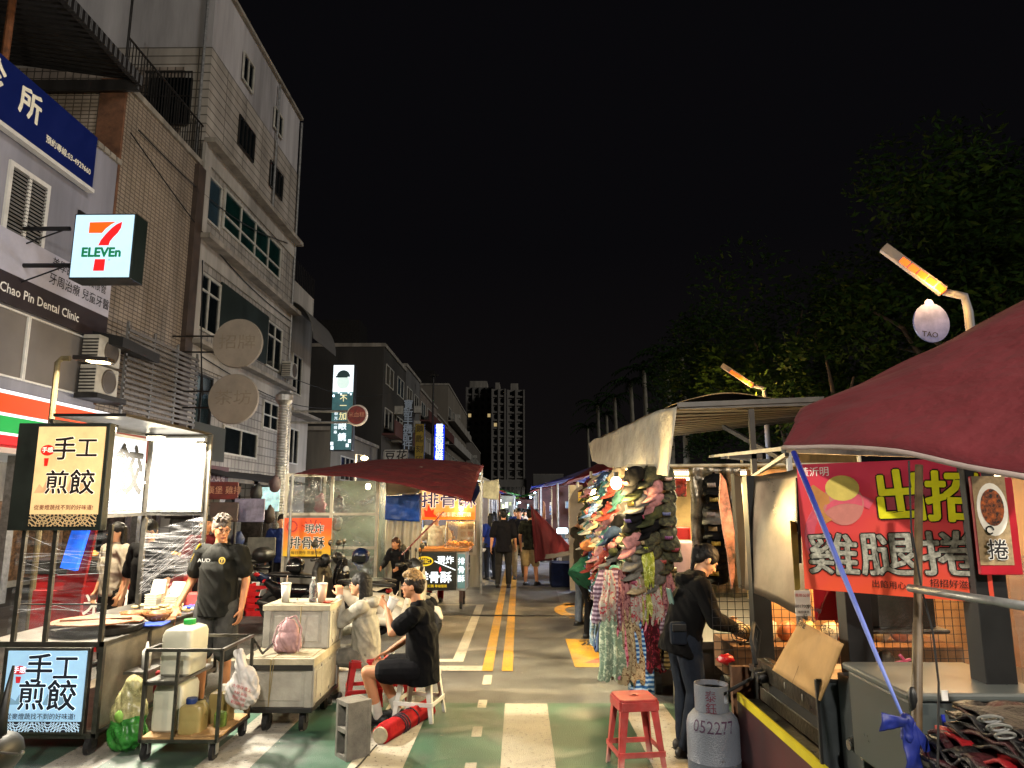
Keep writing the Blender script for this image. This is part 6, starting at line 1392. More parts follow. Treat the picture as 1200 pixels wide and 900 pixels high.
for k_ in range(7):
    put_cap((1.95+.02*math.sin(k_*2),7.15,1.98-k_*.14),R(150),R(-15),'black' if k_ not in(2,) else 'grey','dark caps stacked between the two poles','in the dark stack right of the stall pole',1.25)
# ------- scarves
scm=[('sage green','#7f9480'),('navy','#141c30'),('pale blue','#7f9cae'),('rose red','#a02c48'),('dusty pink','#a87878'),('maroon','#3c0f18'),('cream','#b0a080'),('leopard brown','#6e5034'),('teal','#1c7070'),('mustard green','#9aa04a'),('mauve','#705468'),('sky blue','#2c64a8'),('khaki','#8c7c58'),('white','#b0aca4')]
def scarf_mat(n,c):
    nm='scarf_'+n.replace(' ','_')
    if nm in _m:return _m[nm]
    alt={'sage green':'#c0c8b0','navy':'#5a6a90','pale blue':'#d0d8dc','rose red':'#e08aa0','dusty pink':'#5c2838','maroon':'#7a2838','cream':'#5a3c28','leopard brown':'#1c120a','teal':'#a03a30','mustard green':'#e0dca0','mauve':'#b0a0b0','sky blue':'#a8c8e8','khaki':'#38301c','white':'#a03c48','lime':'#d8dc90'}.get(n,'#888888');return pat_mat(nm,c,alt,{'leopard brown':45,'cream':38,'white':30}.get(n,26),.56,.05,'spots' if n in('leopard brown','rose red','navy') else ('wave' if n in('mauve','khaki','sky blue') else 'noise'))
def scarf(x,y,zt,zb,w,d,n,c,label,flare=1.3,twist=0,name='scarf',yaw=0):
    b=MB();k_=rnd.choice([7,9,10]);sd=rnd.random()*50
    def fn(u,v):
        a=u*2*math.pi;z=zt+(zb-zt)*v;ww=w*(.45+.55*min(1,v*3))*(1+(flare-1)*v);dd=d*(.5+.5*min(1,v*3))
        r=1+.34*math.sin(k_*a+sd+v*1.5)+.15*noise.noise(Vector((math.cos(a)*2,math.sin(a)*2+sd,v*3)))
        px=math.cos(a)*ww*r;py=math.sin(a)*dd*r;ct,st=math.cos(yaw),math.sin(yaw)
        return Vector((x+px*ct-py*st+.03*noise.noise(Vector((sd,v*2,0))),y+px*st+py*ct+.03*noise.noise(Vector((sd,v*2,9))),z-.03*math.sin(k_*a+sd)*(v>.9)))
    b.grid(fn,48,16);o=b.build(name,scarf_mat(n,c),None,smooth=True);tag(o,label,'scarf','scarves hanging on the hat stall');return o
lower=[('pale blue',700,.55),('navy',708,.6),('sage green',716,1),('dusty pink',726,1.02),('rose red',731,.98),('cream',738,1.05),('pale blue',744,1.18),('sky blue',750,1.2),('maroon',762,.8),('leopard brown',770,.75),('mauve',778,.78),('khaki',786,.76),('maroon',756,.62),('rose red',759,.5)]
for i,(n,u,ln) in enumerate(lower):
    yy_=6.9+(.35 if u<712 else 0)-.02*(i%3);p=aty(u,712,yy_);zt=p.z+rnd.uniform(-.03,.05);scarf(p.x,yy_,zt,zt-.62*ln-rnd.uniform(0,.05),.052+.012*(i%3),.05,n,dict(scm)[n],f'long {n} scarf in the lower row hanging over the road',1.35)
for i in range(11):
    n,c=rnd.choice([s for s in scm if s[0]in('cream','leopard brown','dusty pink','mustard green','mauve','khaki','white')]);u=704+i*8.6;yy_=6.88+rnd.uniform(-.03,.06);p=aty(u,668,yy_)
    scarf(p.x,yy_,p.z,p.z-.42-rnd.uniform(0,.12),.055,.05,n,c,f'short {n} printed scarf in the upper row below the caps',1.2)
scarf(*[aty(759,645,6.8).x,6.8,1.42,1.08],.055,.04,'lime','#a8b040','bright lime green scarf knotted in the middle of the upper row',.6)
for i in range(14):
    n,c=scm[i%len(scm)];yy_=7.3+i*.24;scarf(1.0,yy_,1.25,.62+rnd.uniform(-.1,.12),.07,.05,n,c,f'{n} scarf on the street side rail of the stall',1.3,yaw=R(90))
for i in range(34):
    b=MB();n,c=rnd.choice(capcols);p=Vector((.97+rnd.uniform(-.05,.06),7.0+rnd.random()*2.6,1.28+rnd.uniform(-.2,.2)));b.ell((0,0,0),(.05,.06,.04),9);b.v=[v*(1+.35*noise.noise(v*40+p))+p for v in b.v]
    o=b.build('hair_scrunchie',capmats[n],None,smooth=True);tag(o,f'{n} hair scrunchie among the small goods on the street side of the stall','hair band','hair bands on the hat stall')
# goods behind: camo trousers, tote, red box, wall of silver
def panel(name,label,P_,m,cat,amp=.03,fold=None,seed=1):
    o=cloth(name,P_,m,None,20,20,0,amp,4,seed,fold=fold);tag(o,label,cat);return o
def rect(u0,v0,u1,v1,Y,Y2=None):
    a=aty(u0,v1,Y);c=aty(u1,v0,Y2 or Y);return [(a.x,a.y,a.z),(c.x,c.y,a.z),(c.x,c.y,c.z),(a.x,a.y,c.z)]
panel('camouflage_coat','camouflage coat hanging behind the front caps',rect(748,578,775,650,7.3),camo,'coat',.05,(.03,3))
panel('tote_bag','cream canvas tote bag with dark print between the poles',rect(772,640,786,700,7.3),M('tote','#a89870',.8,0,.4,9),'bag',.02)
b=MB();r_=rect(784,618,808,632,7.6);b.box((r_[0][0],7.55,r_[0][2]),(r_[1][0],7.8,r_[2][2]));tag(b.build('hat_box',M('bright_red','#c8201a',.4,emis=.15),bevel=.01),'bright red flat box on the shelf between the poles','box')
b=MB();r_=rect(786,634,812,690,7.9);b.box((r_[0][0],7.85,r_[0][2]),(r_[1][0],8.1,r_[2][2]));tag(b.build('suitcase',M('mauve_case','#6c5458',.5,0,.2,3),bevel=.02),'upright mauve case below the red box','case')
panel('foil_sheet','wrinkled silver sheet hanging behind the vendor in the black hoodie',rect(814,545,868,700,7.2),M('silver_sheet','#8c8270',.3,.6,.8,5,bump=.6,bscale=9),'sheet',.05,(.02,3),3)
panel('cloth_display','red and white cloth piece hung near the top of the poles',rect(788,560,804,582,7.4),M('red_white','#a8302c',.7,0,.9,14),'cloth',.03)
for i,(u,v,c,nm) in enumerate(((694,600,'#c05a50','coral'),(700,625,'#c8a070','tan'),(688,640,'#b87038','amber'),(705,595,'#60b0a0','mint'),(712,640,'#b84038','red'),(718,655,'#3050a0','blue'),(706,670,'#d0c0a8','ivory'),(700,690,'#30303a','charcoal'),(716,690,'#b86a74','rose'),(724,640,'#d0c8b8','white'))):
    p=aty(u,v,8.9+.1*(i%3));b=MB();b.ell((0,0,0),(.085,.05,.075),14);b.v=[Vector((v_.x*(1+.3*noise.noise(v_*14+p)),v_.y,v_.z*(1+.3*noise.noise(v_*12+p))))+p for v_ in b.v];tag(b.build('soft_hat',M('soft_'+nm,c,.8,0,.4,12),smooth=True),f'crumpled {nm} soft hat on the street side near the bright bulb','hat')
# character-free cut board seen edge on
CBd=thing('display_board','thick black backed display board with a pink printed front, seen nearly edge on','display board',(1.9,5.9,1.1))
a=aty(846,555,5.9);z1=aty(846,555,5.9).z;z0=aty(846,690,5.9).z;xx=a.x;b=MB()
prof=[(0,1.0),(.35,.97),(.7,.88),(.9,.7),(.95,.5),(1.05,.45),(1.05,.28),(.85,.2),(.8,0),(.1,0),(.05,.3),(0,.6)]
b.prism([(xx+.10+.15*q,5.9,z0+(z1-z0)*w_) for q,w_ in prof],(.0,.10,0));b.build('back',M('matt_black_board','#08080a',.9,0,.1),CBd)
b=MB();b.prism([(xx-.03+.075*q*(1-.3*w_),5.86,z0+(z1-z0)*w_) for q,w_ in[(.2,1),(.9,.93),(1.3,.7),(1.5,.5),(1.3,.3),(1.1,.1),(.7,0),(.5,.3),(.1,.5),(-.2,.75)]],(0,.03,0));b.build('front_print',M('pink_print','#a06a5c',.6,0,.9,7),CBd)
# ------- vendor woman in black hoodie
VP=(1.28,5.62,0)
t,J,hv,Rm=person('woman in a black hoodie with tied hair working at the stall beside the gas cylinder',VP,R(-80),dict(
 pel=(0,-.06,.87),che=(0,.03,1.17),nk=(0,.09,1.35),hd=(0,.17,1.45),shR=(.165,.05,1.27),elR=(.22,.12,1.02),wrR=(.12,.34,.94),shL=(-.165,.05,1.27),elL=(-.22,.16,1.04),wrL=(-.1,.36,.96),hiR=(.09,-.05,.84),hiL=(-.09,-.05,.84),knR=(.1,.0,.47),knL=(-.1,-.02,.47),anR=(.1,-.1,.09),anL=(-.1,-.04,.09)),'pony',None,hood_black,2,denim,1.1,blacksh,skin2,.0065,.95,None,head=(0,R(-38)),hoodie=True,shirt_ext=.05,curl=(.7,.7),w=1.02)
b=MB();b.cap(J['wrR']+Rm@Vector((0,.0,0)),J['wrR']+Rm@Vector((0,.09,-.03)),.05,.055,12);fixchild(b.build('work_glove',M('pale_glove','#b8a888',.7),None,smooth=True),t,b)
MW2=M('pale_teal_print','#4c6a66',.7);b=MB();b.cbox(J['che']+Rm@Vector((-.01,-.155,-.03)),(.09,.012,.2),Rm@Matrix.Rotation(R(12),3,'X'));fixchild(b.build('back_print',MW2,None,bevel=.004),t,b)
b=MB();b.box((1.12,5.35,.90),(1.20,5.43,1.03));
t=thing('belt_pouch','dark blue belt pouch worn by the woman in the black hoodie','pouch',(1.16,5.42,.8));b=MB();b.box((1.10,5.40,.80),(1.22,5.47,.96));b.build('pouch',denim,t,bevel=.02);b=MB();b.box((1.11,5.385,.90),(1.21,5.40,.95));b.build('flap',blackp,t,bevel=.004)
# gas cylinder
GC=(1.20,4.72,0);G=thing('gas_cylinder','dented grey gas cylinder with purple hand painted characters','gas cylinder',GC)
gp=worn_mat('grey_gas_paint','#6e7480',under='#3c2c22',wear=.37,sc_=9,rough=.4,big=.45);b=MB();b.lathe([(.155,0),(.155,.03),(.14,.035),(.14,.05)],GC,28);b.lathe([(.10,.05),(.145,.08),(.160,.13),(.160,.26),(.163,.265),(.160,.27),(.160,.46),(.150,.50),(.12,.535),(.08,.55),(0,.555)],GC,36);b.build('body',gp,G,auto=True)
b=MB()
def ring(th0,th1,r,z0,z1,n=16):
    for i in range(n):
        a0=th0+(th1-th0)*i/n;a1=th0+(th1-th0)*(i+1)/n
        pts=[Vector((GC[0]+r*math.cos(a),GC[1]+r*math.sin(a),0)) for a in(a0,a1)]
        pi=[Vector((GC[0]+(r-.006)*math.cos(a),GC[1]+(r-.006)*math.sin(a),0)) for a in(a0,a1)]
        b.add([pts[0]+Vector((0,0,z0)),pts[1]+Vector((0,0,z0)),pts[1]+Vector((0,0,z1)),pts[0]+Vector((0,0,z1)),pi[0]+Vector((0,0,z0)),pi[1]+Vector((0,0,z0)),pi[1]+Vector((0,0,z1)),pi[0]+Vector((0,0,z1))],[(0,1,2,3),(7,6,5,4),(3,2,6,7),(0,4,5,1)])
ring(R(150),R(300),.105,.545,.70);ring(R(300),R(345),.105,.545,.60);ring(R(300),R(345),.105,.67,.70);ring(R(345),R(390),.105,.545,.70);ring(R(390),R(510),.105,.67,.70);ring(R(390),R(510),.105,.545,.59)
b.build('collar',gp,G);b=MB();b.tube([(GC[0],GC[1],.55),(GC[0],GC[1],.63)],.02,10);b.tube([(GC[0]-.03,GC[1],.62),(GC[0]+.05,GC[1],.62)],.015,8);b.build('valve',M('brass','#8a6c30',.3,.9),G)
pur=M('purple_paint','#3c1c3c',.6);o=letters(G,[('052277',.0,.0,.098,pur,.003,0,.95),('泰鈺'[0],-.01,.165,.07,M('crimson_paint','#5c1830',.6),.004,0),('鈺',-.01,.095,.07,M('crimson_paint','#5c1830',.6),.004,0)],(0,0,0),(1,0,0),(0,0,1))
for v in o.data.vertices:
    x,y,z=v.co+worg(G);r=.163 if z<.06 else .107;th=x/r-R(90)-R(12);zz_=.475+z
    if z<.06:r=.163-max(0,(zz_-.46))*.30
    v.co=Vector((GC[0]+r*math.cos(th),GC[1]+r*math.sin(th),zz_))-worg(G)
b=MB();b.tube([(GC[0]+.04,GC[1],.62),(1.5,4.8,.72),(1.55,4.8,1.0),(1.5,4.75,1.06),(1.43,4.6,.98),(1.42,4.5,.86)],.012,8);o=b.build('gas_hose',rubber,smooth=True);o.name='rubber_hose';tag(o,'looping black rubber hose between the gas cylinder and the griddle','hose')
# ================================================================ CHICKEN ROLL STALL
CS=thing('chicken_stall','black steel posts and rails of the chicken roll stall','market stall',(2.2,3.5,0))
b=MB()
for u_,y in((895,4.9),(1006,3.5),(1163,2.92)):
    x=aty(u_,780,y).x;b=MB();b.box((x-.06,y-.05,0),(x+.06,y+.05,2.0));b.build('post',M('post_black','#111213',.5,.2,.3,6),CS,bevel=.004)
b=MB();b.box((1.50,2.0,.74),(3.2,4.9,.78));b.build('counter',steel,CS)
b=MB();b.box((1.4,4.95,.2),(3.2,5.0,.75));b.box((3.2,2.0,0),(3.25,4.95,2.0));b.build('panel',M('brown_panel','#5c3c22',.6,0,.4,2),CS)
# griddle
GR=thing('griddle','long dark steel gas griddle with a yellow edged front beside the walkway','griddle',(1.5,3.9,.6))
x0=1.36
b=MB();b.box((x0,3.0,.60),(x0+.02,4.72,.645));b.build('yellow_edge',M('yellow_edge','#c8b818',.4,0,.15,6),GR)
b=MB();b.box((x0+.02,3.0,.05),(x0+.04,4.70,.60));b.box((x0+.02,4.68,.05),(2.2,4.72,.6));b.build('red_front',M('dark_red_front','#5c1014',.45,0,.4,3),GR)
b=MB();b.box((x0,3.0,.05),(x0+.018,4.72,.60));b.build('maroon_board',M('maroon_front','#44101280'[:7],.45,0,.5,2),GR)
b=MB();b.box((x0+.02,3.0,.60),(x0+.13,4.70,.615));b.box((x0+.125,3.0,.62),(x0+.14,4.66,.70));b.box((x0+.12,3.0,.76),(x0+.17,4.68,.86));b.box((x0+.14,3.0,.61),(2.25,4.66,.80));b.box((x0+.16,3.0,.80),(x0+.2,4.66,.865));b.build('body',M('greasy_steel','#4a4640',.3,.8,.5,7,bump=.2),GR,bevel=.004)
b=MB();b.box((x0+.13,3.1,.70),(x0+.16,4.5,.76));b.build('slot',M('soot','#050505',.9),GR)  # near-black strip set into the griddle slot
for y in(3.18,3.30,4.5,4.58):
    b=MB();b.tube([(x0+.12,y,.79),(x0+.075,y,.78)],.032,18);b.tube([(x0+.075,y,.78),(x0+.06,y,.78)],.022,14);b.build('knob',M('chrome','#a8a8a4',.2,.9) if y<4 else blackp,GR)
b=MB()
for y in(3.6,3.95,4.2):b.ell((x0+.118,y,.81),(.004,.012,.02),8)
b.build('rivet',steel,GR)
# cardboard
t=thing('cardboard_sheet','large creased cardboard sheet leaning on the griddle','cardboard',aty(945,790,3.7));A_=[aty(905,785,4.05),aty(962,822,3.45),aty(989,755,3.30),aty(938,727,3.95)]
o=cloth('sheet',A_,cardb,t,12,10,0,.006,3,2,solid=.006)
ex=Vector(A_[1]-A_[0]).normalized();n_=ex.cross((A_[3]-A_[0])).normalized();ey=n_.cross(ex)
if n_.y>0:n_=-n_;
letters(t,[('MADE IN TAIWAN',.18,.38,.034,ink,.01,.0),('NET WT. 12 KG',.18,.33,.034,ink,.01,.0),('原料 紙箱',.18,.28,.034,ink,.01,.0),('CARTON',.44,.31,.036,ink,.01,.0),('SIZE 42',.44,.26,.036,ink,.01,.0)],A_[0]+n_*.016,ex,ey)
shape(t,'crease',[([(.30,.0),(.304,.0),(.304,.5),(.30,.5)],M('crease','#5c4628',.9),0)],A_[0]+n_*.014,ex,ey)
# metal tray standing, backing plate
t=thing('metal_tray','upright dark rimmed metal tray by the first black post','tray',aty(985,870,3.5));a=aty(963,895,3.48);c=aty(1000,797,3.48);b=MB();b.box((a.x,3.48,a.z-.15),(c.x+.02,3.5,c.z));b.build('tray',M('tray_steel','#5a6064',.3,.7,.3,2),t);b=MB();b.beam((a.x,3.475,a.z-.15),(a.x,3.475,c.z),.012);b.beam((a.x,3.475,c.z),(c.x+.02,3.475,c.z),.012);b.build('rim',blackp,t)
t=thing('metal_box','large brushed metal box behind the first black post','box',aty(1040,850,3.2));a=aty(1012,898,3.25);c=aty(1068,800,3.25);b=MB();b.box((a.x,3.25,a.z-.1),(c.x+.0,3.45,c.z));b.build('box',M('brushed_alu','#5c6264',.35,.7,.2,3),t,bevel=.006)
# translucent storage box
t=thing('storage_box','translucent plastic storage box with a blue handle on the stall counter','storage box',aty(1120,880,2.75));a=aty(1076,930,2.75);c=aty(1196,822,2.75);fro=M('frosted_plastic','#525a5a',.3,0,.12,2,trans=.3)
b=MB();b.box((a.x,2.75,a.z-.03),(c.x+.1,3.25,c.z));b.build('box',fro,t,bevel=.012);b=MB();b.box((a.x-.015,2.735,c.z),(c.x+.115,3.27,c.z+.03));b.build('lid',M('frost_lid','#5e6462',.3,0,.1,2,trans=.3),t,bevel=.01)
h0=aty(1103,840,2.74);h1=aty(1140,853,2.74);b=MB();b.tube([(h0.x,2.73,h0.z+.01),(h0.x,2.722,h1.z),(h0.x+.02,2.72,h1.z-.01),(h0.x+.155,2.72,h1.z-.01),(h0.x+.165,2.722,h1.z),(h0.x+.165,2.73,h0.z+.01)],.007,8);b.build('handle',M('blue_handle','#1828a0',.35),t)
b=MB();b.cbox(aty(1107,815,2.70),(.022,.004,.035));tag(b.build('label',white_paint),'tiny white tag stuck above the storage box','tag')
shape(tag(MB().cbox(aty(1107,816,2.775),(.02,.002,.03)).build('tag_backing',white_paint),'white backing of the tiny tag','tag'),'tag_mark',[(disc(0,0,.006),ink,.003)],aty(1107,815,2.765),X,Z) if False else None
# items on the counter behind
t=thing('dish_rack','pale dish tray with black bag and pink clip behind the first post','tray',aty(1035,800,3.6));a=aty(1013,800,3.6);b=MB();b.box((a.x,3.5,a.z-.02),(a.x+.28,3.8,a.z+.03));b.build('tray',wplastic,t,bevel=.01)
b=MB();b.ell(aty(1037,772,3.7),(.045,.04,.04),14);tag(b.build('food_bag',M('dark_bag','#1c1e1c',.4,0,.5,30),smooth=True),'small dark knotted bag on the pale tray','bag')
b=MB();p=aty(1060,778,3.4);b.beam(p+Vector((-.05,0,-.0)),p+Vector((.03,0,.02)),.012);b.beam(p+Vector((-.02,0,.04)),p+Vector((.04,0,-.04)),.014);tag(b.build('clip',M('pink_plastic','#b04860',.4),bevel=.003),'pink plastic clip resting by the bamboo pole','clip')
# wire mesh and warm interior
t=thing('wire_mesh','black wire grid panel behind the griddle with goods shining through','wire grid',(2.2,5.2,1.1));b=MB()
r_=rect(838,700,1000,790,5.3)
xa_,za_,xb_,zb_=r_[0][0],r_[0][2],r_[1][0]+1.1,r_[2][2]+.1
k_=0
while xa_+k_*.055<xb_:
    b.beam((xa_+k_*.055,5.3,za_),(xa_+k_*.055,5.3,zb_),.004);k_+=1
k_=0
while za_+k_*.055<zb_:
    b.beam((xa_,5.297,za_+k_*.055),(xb_,5.297,za_+k_*.055),.004);k_+=1
b.build('grid',blackm,t)
panel('cardboard_wall','warm brown board wall at the back of the chicken roll stall',[(1.9,6.0,.4),(4.3,6.0,.4),(4.3,6.0,2.1),(1.9,6.0,2.1)],M('warm_board','#a87c4c',.8,0,.45,1.6),'board',.02)
rnd=random.Random(21)
for i in range(9):
    p=(1.75+i*.14,5.6+rnd.uniform(-.1,.15),.80);b=MB();b.ell((0,0,.06),(.07,.07,.08),12);b.v=[v*(1+.3*noise.noise(v*12+Vector(p)))+Vector(p) for v in b.v];tag(b.build('food_bag',M('yellowish%d'%(i%3),['#d8b878','#c8c0a8','#b86a3c'][i%3],.5,0,.4,12),smooth=True),['pale yellow','off white','orange brown'][i%3]+' bag of food behind the wire grid','bag','bags of food behind the wire grid')
b=MB();b.box((1.55,5.4,.55),(3.2,5.95,.79));tag(b.build('back_table',M('table_brown','#6a4a2c',.7,0,.4,4)),'brown table behind the griddle holding bags of food','table')
p=aty(850,772,5.1);b=MB();b.ell((0,0,0),(.05,.05,.03),18);b.v=[v*(1+.6*noise.noise(v*50))+p for v in b.v];tag(b.build('red_cloth',redp,smooth=True),'small crumpled red cloth near the hands of the woman in black','cloth')
t=thing('desk_fan','small round black fan behind the wire grid','fan',aty(868,742,5.45));p=aty(868,742,5.45);b=MB()
for r in(.02,.045,.07):b.tube([p+Vector((r*math.cos(q),0,r*math.sin(q))) for q in[i*math.pi/10 for i in range(21)]],.004,5)
for i in range(8):b.tube([p,p+Vector((.07*math.cos(i*.785),0,.07*math.sin(i*.785)))],.0025,4)
b.build('guard',blackp,t);b=MB();b.tube([p-Vector((0,-.02,.07)),p-Vector((0,-.02,.16))],.01,8);b.build('stand',blackp,t)
lamp_bulb('warm bulb hidden behind the mesh of the chicken roll stall',(2.4,5.5,1.75),.04,18,'#ffc880',45)
tubelamp('tube lamp under the red awning of the chicken roll stall',(1.9,4.0,1.98),(3.0,4.0,1.98),9,8,'#ffe0b0',d=(-.1,-.25,-1))
# transparent windbreak between posts
sf=film_mat('smoky_film',(.9,.84,.76),.22,1.8,(1,1,1.5),.12,.10,(.5,.42,.34),bump=1.)
o=cloth('plastic_film',[(1.72,3.55,.80),(2.3,3.3,.80),(2.3,3.3,1.55),(1.72,3.55,1.55)],sf,None,20,10,0,.03,3,4,solid=0);tag(o,'smoky clear plastic windbreak behind the storage box','plastic film')
o=cloth('plastic_film',[(2.0,3.0,.80),(3.1,2.9,.80),(3.1,2.9,1.6),(2.0,3.0,1.6)],sf,None,14,10,0,.03,3,7,solid=0);tag(o,'smoky clear plastic sheet at the far right beside the last black post','plastic film')
b=MB();a=aty(1008,688,3.75);c=aty(1075,736,3.75);b.box((a.x,3.75,c.z-.0),(c.x+.1,4.0,a.z+.05));b.box((a.x-.02,3.7,c.z-.02),(c.x+.14,4.05,c.z));tag(b.build('hood',M('hood_black','#18181a',.5,.3,.3,4),bevel=.01),'black sheet metal hood hanging below the red banner','hood')
# bent metal wind guard
t=thing('wind_guard','large bent brushed metal wind guard hanging over the griddle','wind guard',(1.6,4.4,1.1))
G0=aty(873,690,5.0);G1=aty(946,728,4.0);G2=aty(942,545,4.0);G3=aty(868,560,5.0)
def gf(u,v):
    p=bil([G0,G1,G2,G3],u,v);return p+Vector((.07*math.sin(math.pi*u)*(.3+v),-.05*math.sin(math.pi*v),.01*noise.noise(p*4)))
b=MB();b.grid(gf,16,16);b.build('sheet',M('brushed_guard','#8c7f70',.30,.75,.35,2.2,bump=.12,bscale=6),t,smooth=True,solid=.004)
b=MB()
for du in(0,):
    p=aty(936,600,3.95);b.beam(aty(934,560,3.95),aty(937,660,3.95),.018)
b.cbox(aty(937,617,3.93),(.03,.03,.06));b.cbox(aty(945,615,3.92),(.03,.012,.17));b.build('clamp',blackm,t)
b=MB();b.prism([aty(926,610,3.93),aty(934,612,3.93),aty(938,690,3.93),aty(932,694,3.93),aty(929,650,3.93)],(0,.006,0));tag(b.build('ribbon',M('mustard','#8c7c28',.7,0,.3,9)),'mustard yellow ribbon hanging on the wind guard','ribbon')
t=thing('paper_tag','white price tag with red heading below the mustard ribbon','tag',aty(940,705,3.9));a=aty(933,722,3.9);c=aty(949,692,3.9);b=MB();b.box((a.x,3.9,a.z),(c.x,3.905,c.z));b.build('card',white_paint,t);letters(t,[('青年公司',(c.x-a.x)/2,.105,.02,redink,.001,0),('80170035',(c.x-a.x)/2,.05,.022,ink,.002,0),('每份優惠',(c.x-a.x)/2,.02,.015,ink,.001,0)],(a.x,3.897,a.z),X,Z)
b=MB();r_=rect(956,684,992,727,3.95);b.box((r_[0][0],3.95,r_[0][2]),(r_[1][0],3.96,r_[2][2]));tag(b.build('red_sheet',M('bright_red_panel','#b01024',.35,0,.2,4)),'plain bright red panel below the left end of the banner','panel')
# banner
rb=grad_mat('red_banner','#d44a2c','#c4344a',2,.0,.9,.28,.35)  # slight emission in the banner colour brightens it; the cloth is no lamp
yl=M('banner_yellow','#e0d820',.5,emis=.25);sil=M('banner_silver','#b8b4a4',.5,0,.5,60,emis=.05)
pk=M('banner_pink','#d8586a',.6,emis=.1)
swl=lambda w,h:[([(min(max(p[0],0),w),min(max(p[1],0),h)) for p in arc(w*.8,h*.1,h*.6,h*.72,.2,2.2,14)],pk,.001),([(min(max(p[0],0),w),min(max(p[1],0),h)) for p in arc(w*.3,h*.4,h*.28,h*.36,1.0,3.8,14)],pk,.001),(disc(w*.27,h*.68,w*.12,26,h*.17),M('banner_soft','#c87c70',.6,emis=.1),.0012),(disc(w*.27,h*.80,w*.10,24,h*.10),M('banner_cream','#d8c060',.6,emis=.1),.0016),
   ([(w*.07,h*.80),(w*.10,h*.83),(w*.19,h*.74),(w*.2,h*.55),(w*.16,h*.52),(w*.1,h*.62)],M('drumstick','#c88848',.6,emis=.08),.002)]
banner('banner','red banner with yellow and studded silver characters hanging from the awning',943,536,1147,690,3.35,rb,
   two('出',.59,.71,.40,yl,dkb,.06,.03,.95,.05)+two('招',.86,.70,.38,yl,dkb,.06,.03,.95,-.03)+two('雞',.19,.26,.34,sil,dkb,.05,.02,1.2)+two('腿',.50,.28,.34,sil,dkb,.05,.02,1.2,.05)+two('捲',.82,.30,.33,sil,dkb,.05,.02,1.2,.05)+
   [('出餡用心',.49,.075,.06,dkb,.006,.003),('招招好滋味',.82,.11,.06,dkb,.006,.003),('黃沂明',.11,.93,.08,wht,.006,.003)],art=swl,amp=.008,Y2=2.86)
# food photo board
t=thing('photo_board','red framed picture board of a plated dish at the right end of the banner','menu board',aty(1165,650,2.82));a=aty(1150,674,2.82);c=aty(1186,558,2.82);b=MB();b.box((a.x,2.82,a.z),(c.x,2.84,c.z));b.build('frame',M('red_frame','#a80f24',.4,0,.15,5),t,bevel=.005)
w=c.x-a.x;h=c.z-a.z;shape(t,'picture',[([(0,h*.1),(w*.8,h*.1),(w*.8,h),(0,h)],M('picture_tan','#a8906a',.6,0,.3,40),0),(disc(w*.42,h*.66,w*.37,24,h*.27),wht,.001),(disc(w*.42,h*.68,w*.28,24,h*.19),M('dish_orange','#b85a18',.6,0,.9,60),.002)]+[(arc(w*.3,h*.45,h*.03+.0*i,h*.045,i,i+2.5,8),ink,.003) for i in range(4)],(a.x,2.817,a.z),X,Z)
letters(t,[('捲',w*.42,h*.24,w*.5,inkw,.05,.002),('捲',w*.42,h*.24,w*.5,ink,.015,.003)],(a.x,2.812,a.z),X,Z)
# poles, tube, strap
pole_m=M('bamboo_pole','#5a4a34',.5,.1,.4,12);p0=aty(1074,900,2.62);p1=aty(1077,545,2.72);b=MB();b.tube([(p0.x,2.62,0),p0,lerp(p0,p1,.45),lerp(p0,p1,.452),p1],[.018,.018,.017,.0145,.014],10);tag(b.build('awning_pole',pole_m,smooth=True),'brown awning pole in front of the red banner','pole')
b=MB();b.tube([aty(1066,689,2.64),aty(1212,712,2.1)],.014,12);tag(b.build('steel_tube',galv,smooth=True),'horizontal steel tube running to the right edge below the banner','tube')
b=MB();b.tube([aty(1065,540,2.7),aty(1068,620,2.66),aty(1080,690,2.6),aty(1093,740,2.55),aty(1100,800,2.5),aty(1099,905,2.4)],.0035,6);tag(b.build('cable',rubber),'thin black cable hanging beside the brown awning pole','cable')
st=M('blue_strap','#1a2878',.45,0,.35,9);b=MB();s0=aty(930,530,3.30);s1=aty(1060,845,2.58)
b.tube([s0,lerp(s0,s1,.5)+Vector((0,0,-.01)),lerp(s0,s1,.8)+Vector((0,0,-.01)),s1],[.0135,.011,.008,.005],8);tag(b.build('strap',grad_mat('strap_grad','#6a7cc8','#1c2a90',2,.2,.9,0,.2),smooth=True),'blue twisted strap stretched diagonally from the awning corner','strap')
t=thing('knotted_cloth','blue cloth knotted round the foot of the brown awning pole','cloth',(p0.x,2.58,.8));b=MB();kp=aty(1062,845,2.57)
b.ell(kp,(.024,.022,.022),12);b.cap(kp+Vector((0,0,.01)),kp+Vector((.0,0,-.05)),.016,.02);b.v=[v-Vector(t.location) for v in b.v];remesh(b,'knot',st,t,.004,1,.004,30)
cloth('tail',[kp+Vector((-.03,-.01,-.28)),kp+Vector((.05,-.01,-.28)),kp+Vector((.025,-.01,0)),kp+Vector((-.02,-.01,0))],st,t,10,14,0,.02,14,3)
cloth('tail',[kp+Vector((-.10,-.01,-.03)),kp+Vector((-.085,-.01,.03)),kp+Vector((.0,-.012,.012)),kp+Vector((.0,-.012,-.012))],st,t,10,10,0,.02,18,6)
cloth('tail',[kp+Vector((.07,-.01,-.14)),kp+Vector((.11,-.01,-.12)),kp+Vector((.02,-.01,0)),kp+Vector((.0,-.01,-.01))],st,t,10,10,0,.015,14,5)
b=MB();b.ell(aty(1070,820,2.64),(.017,.017,.045),12);tag(b.build('tape_wrap',blackp,smooth=True),'black tape wound round the brown awning pole above the knot','tape')
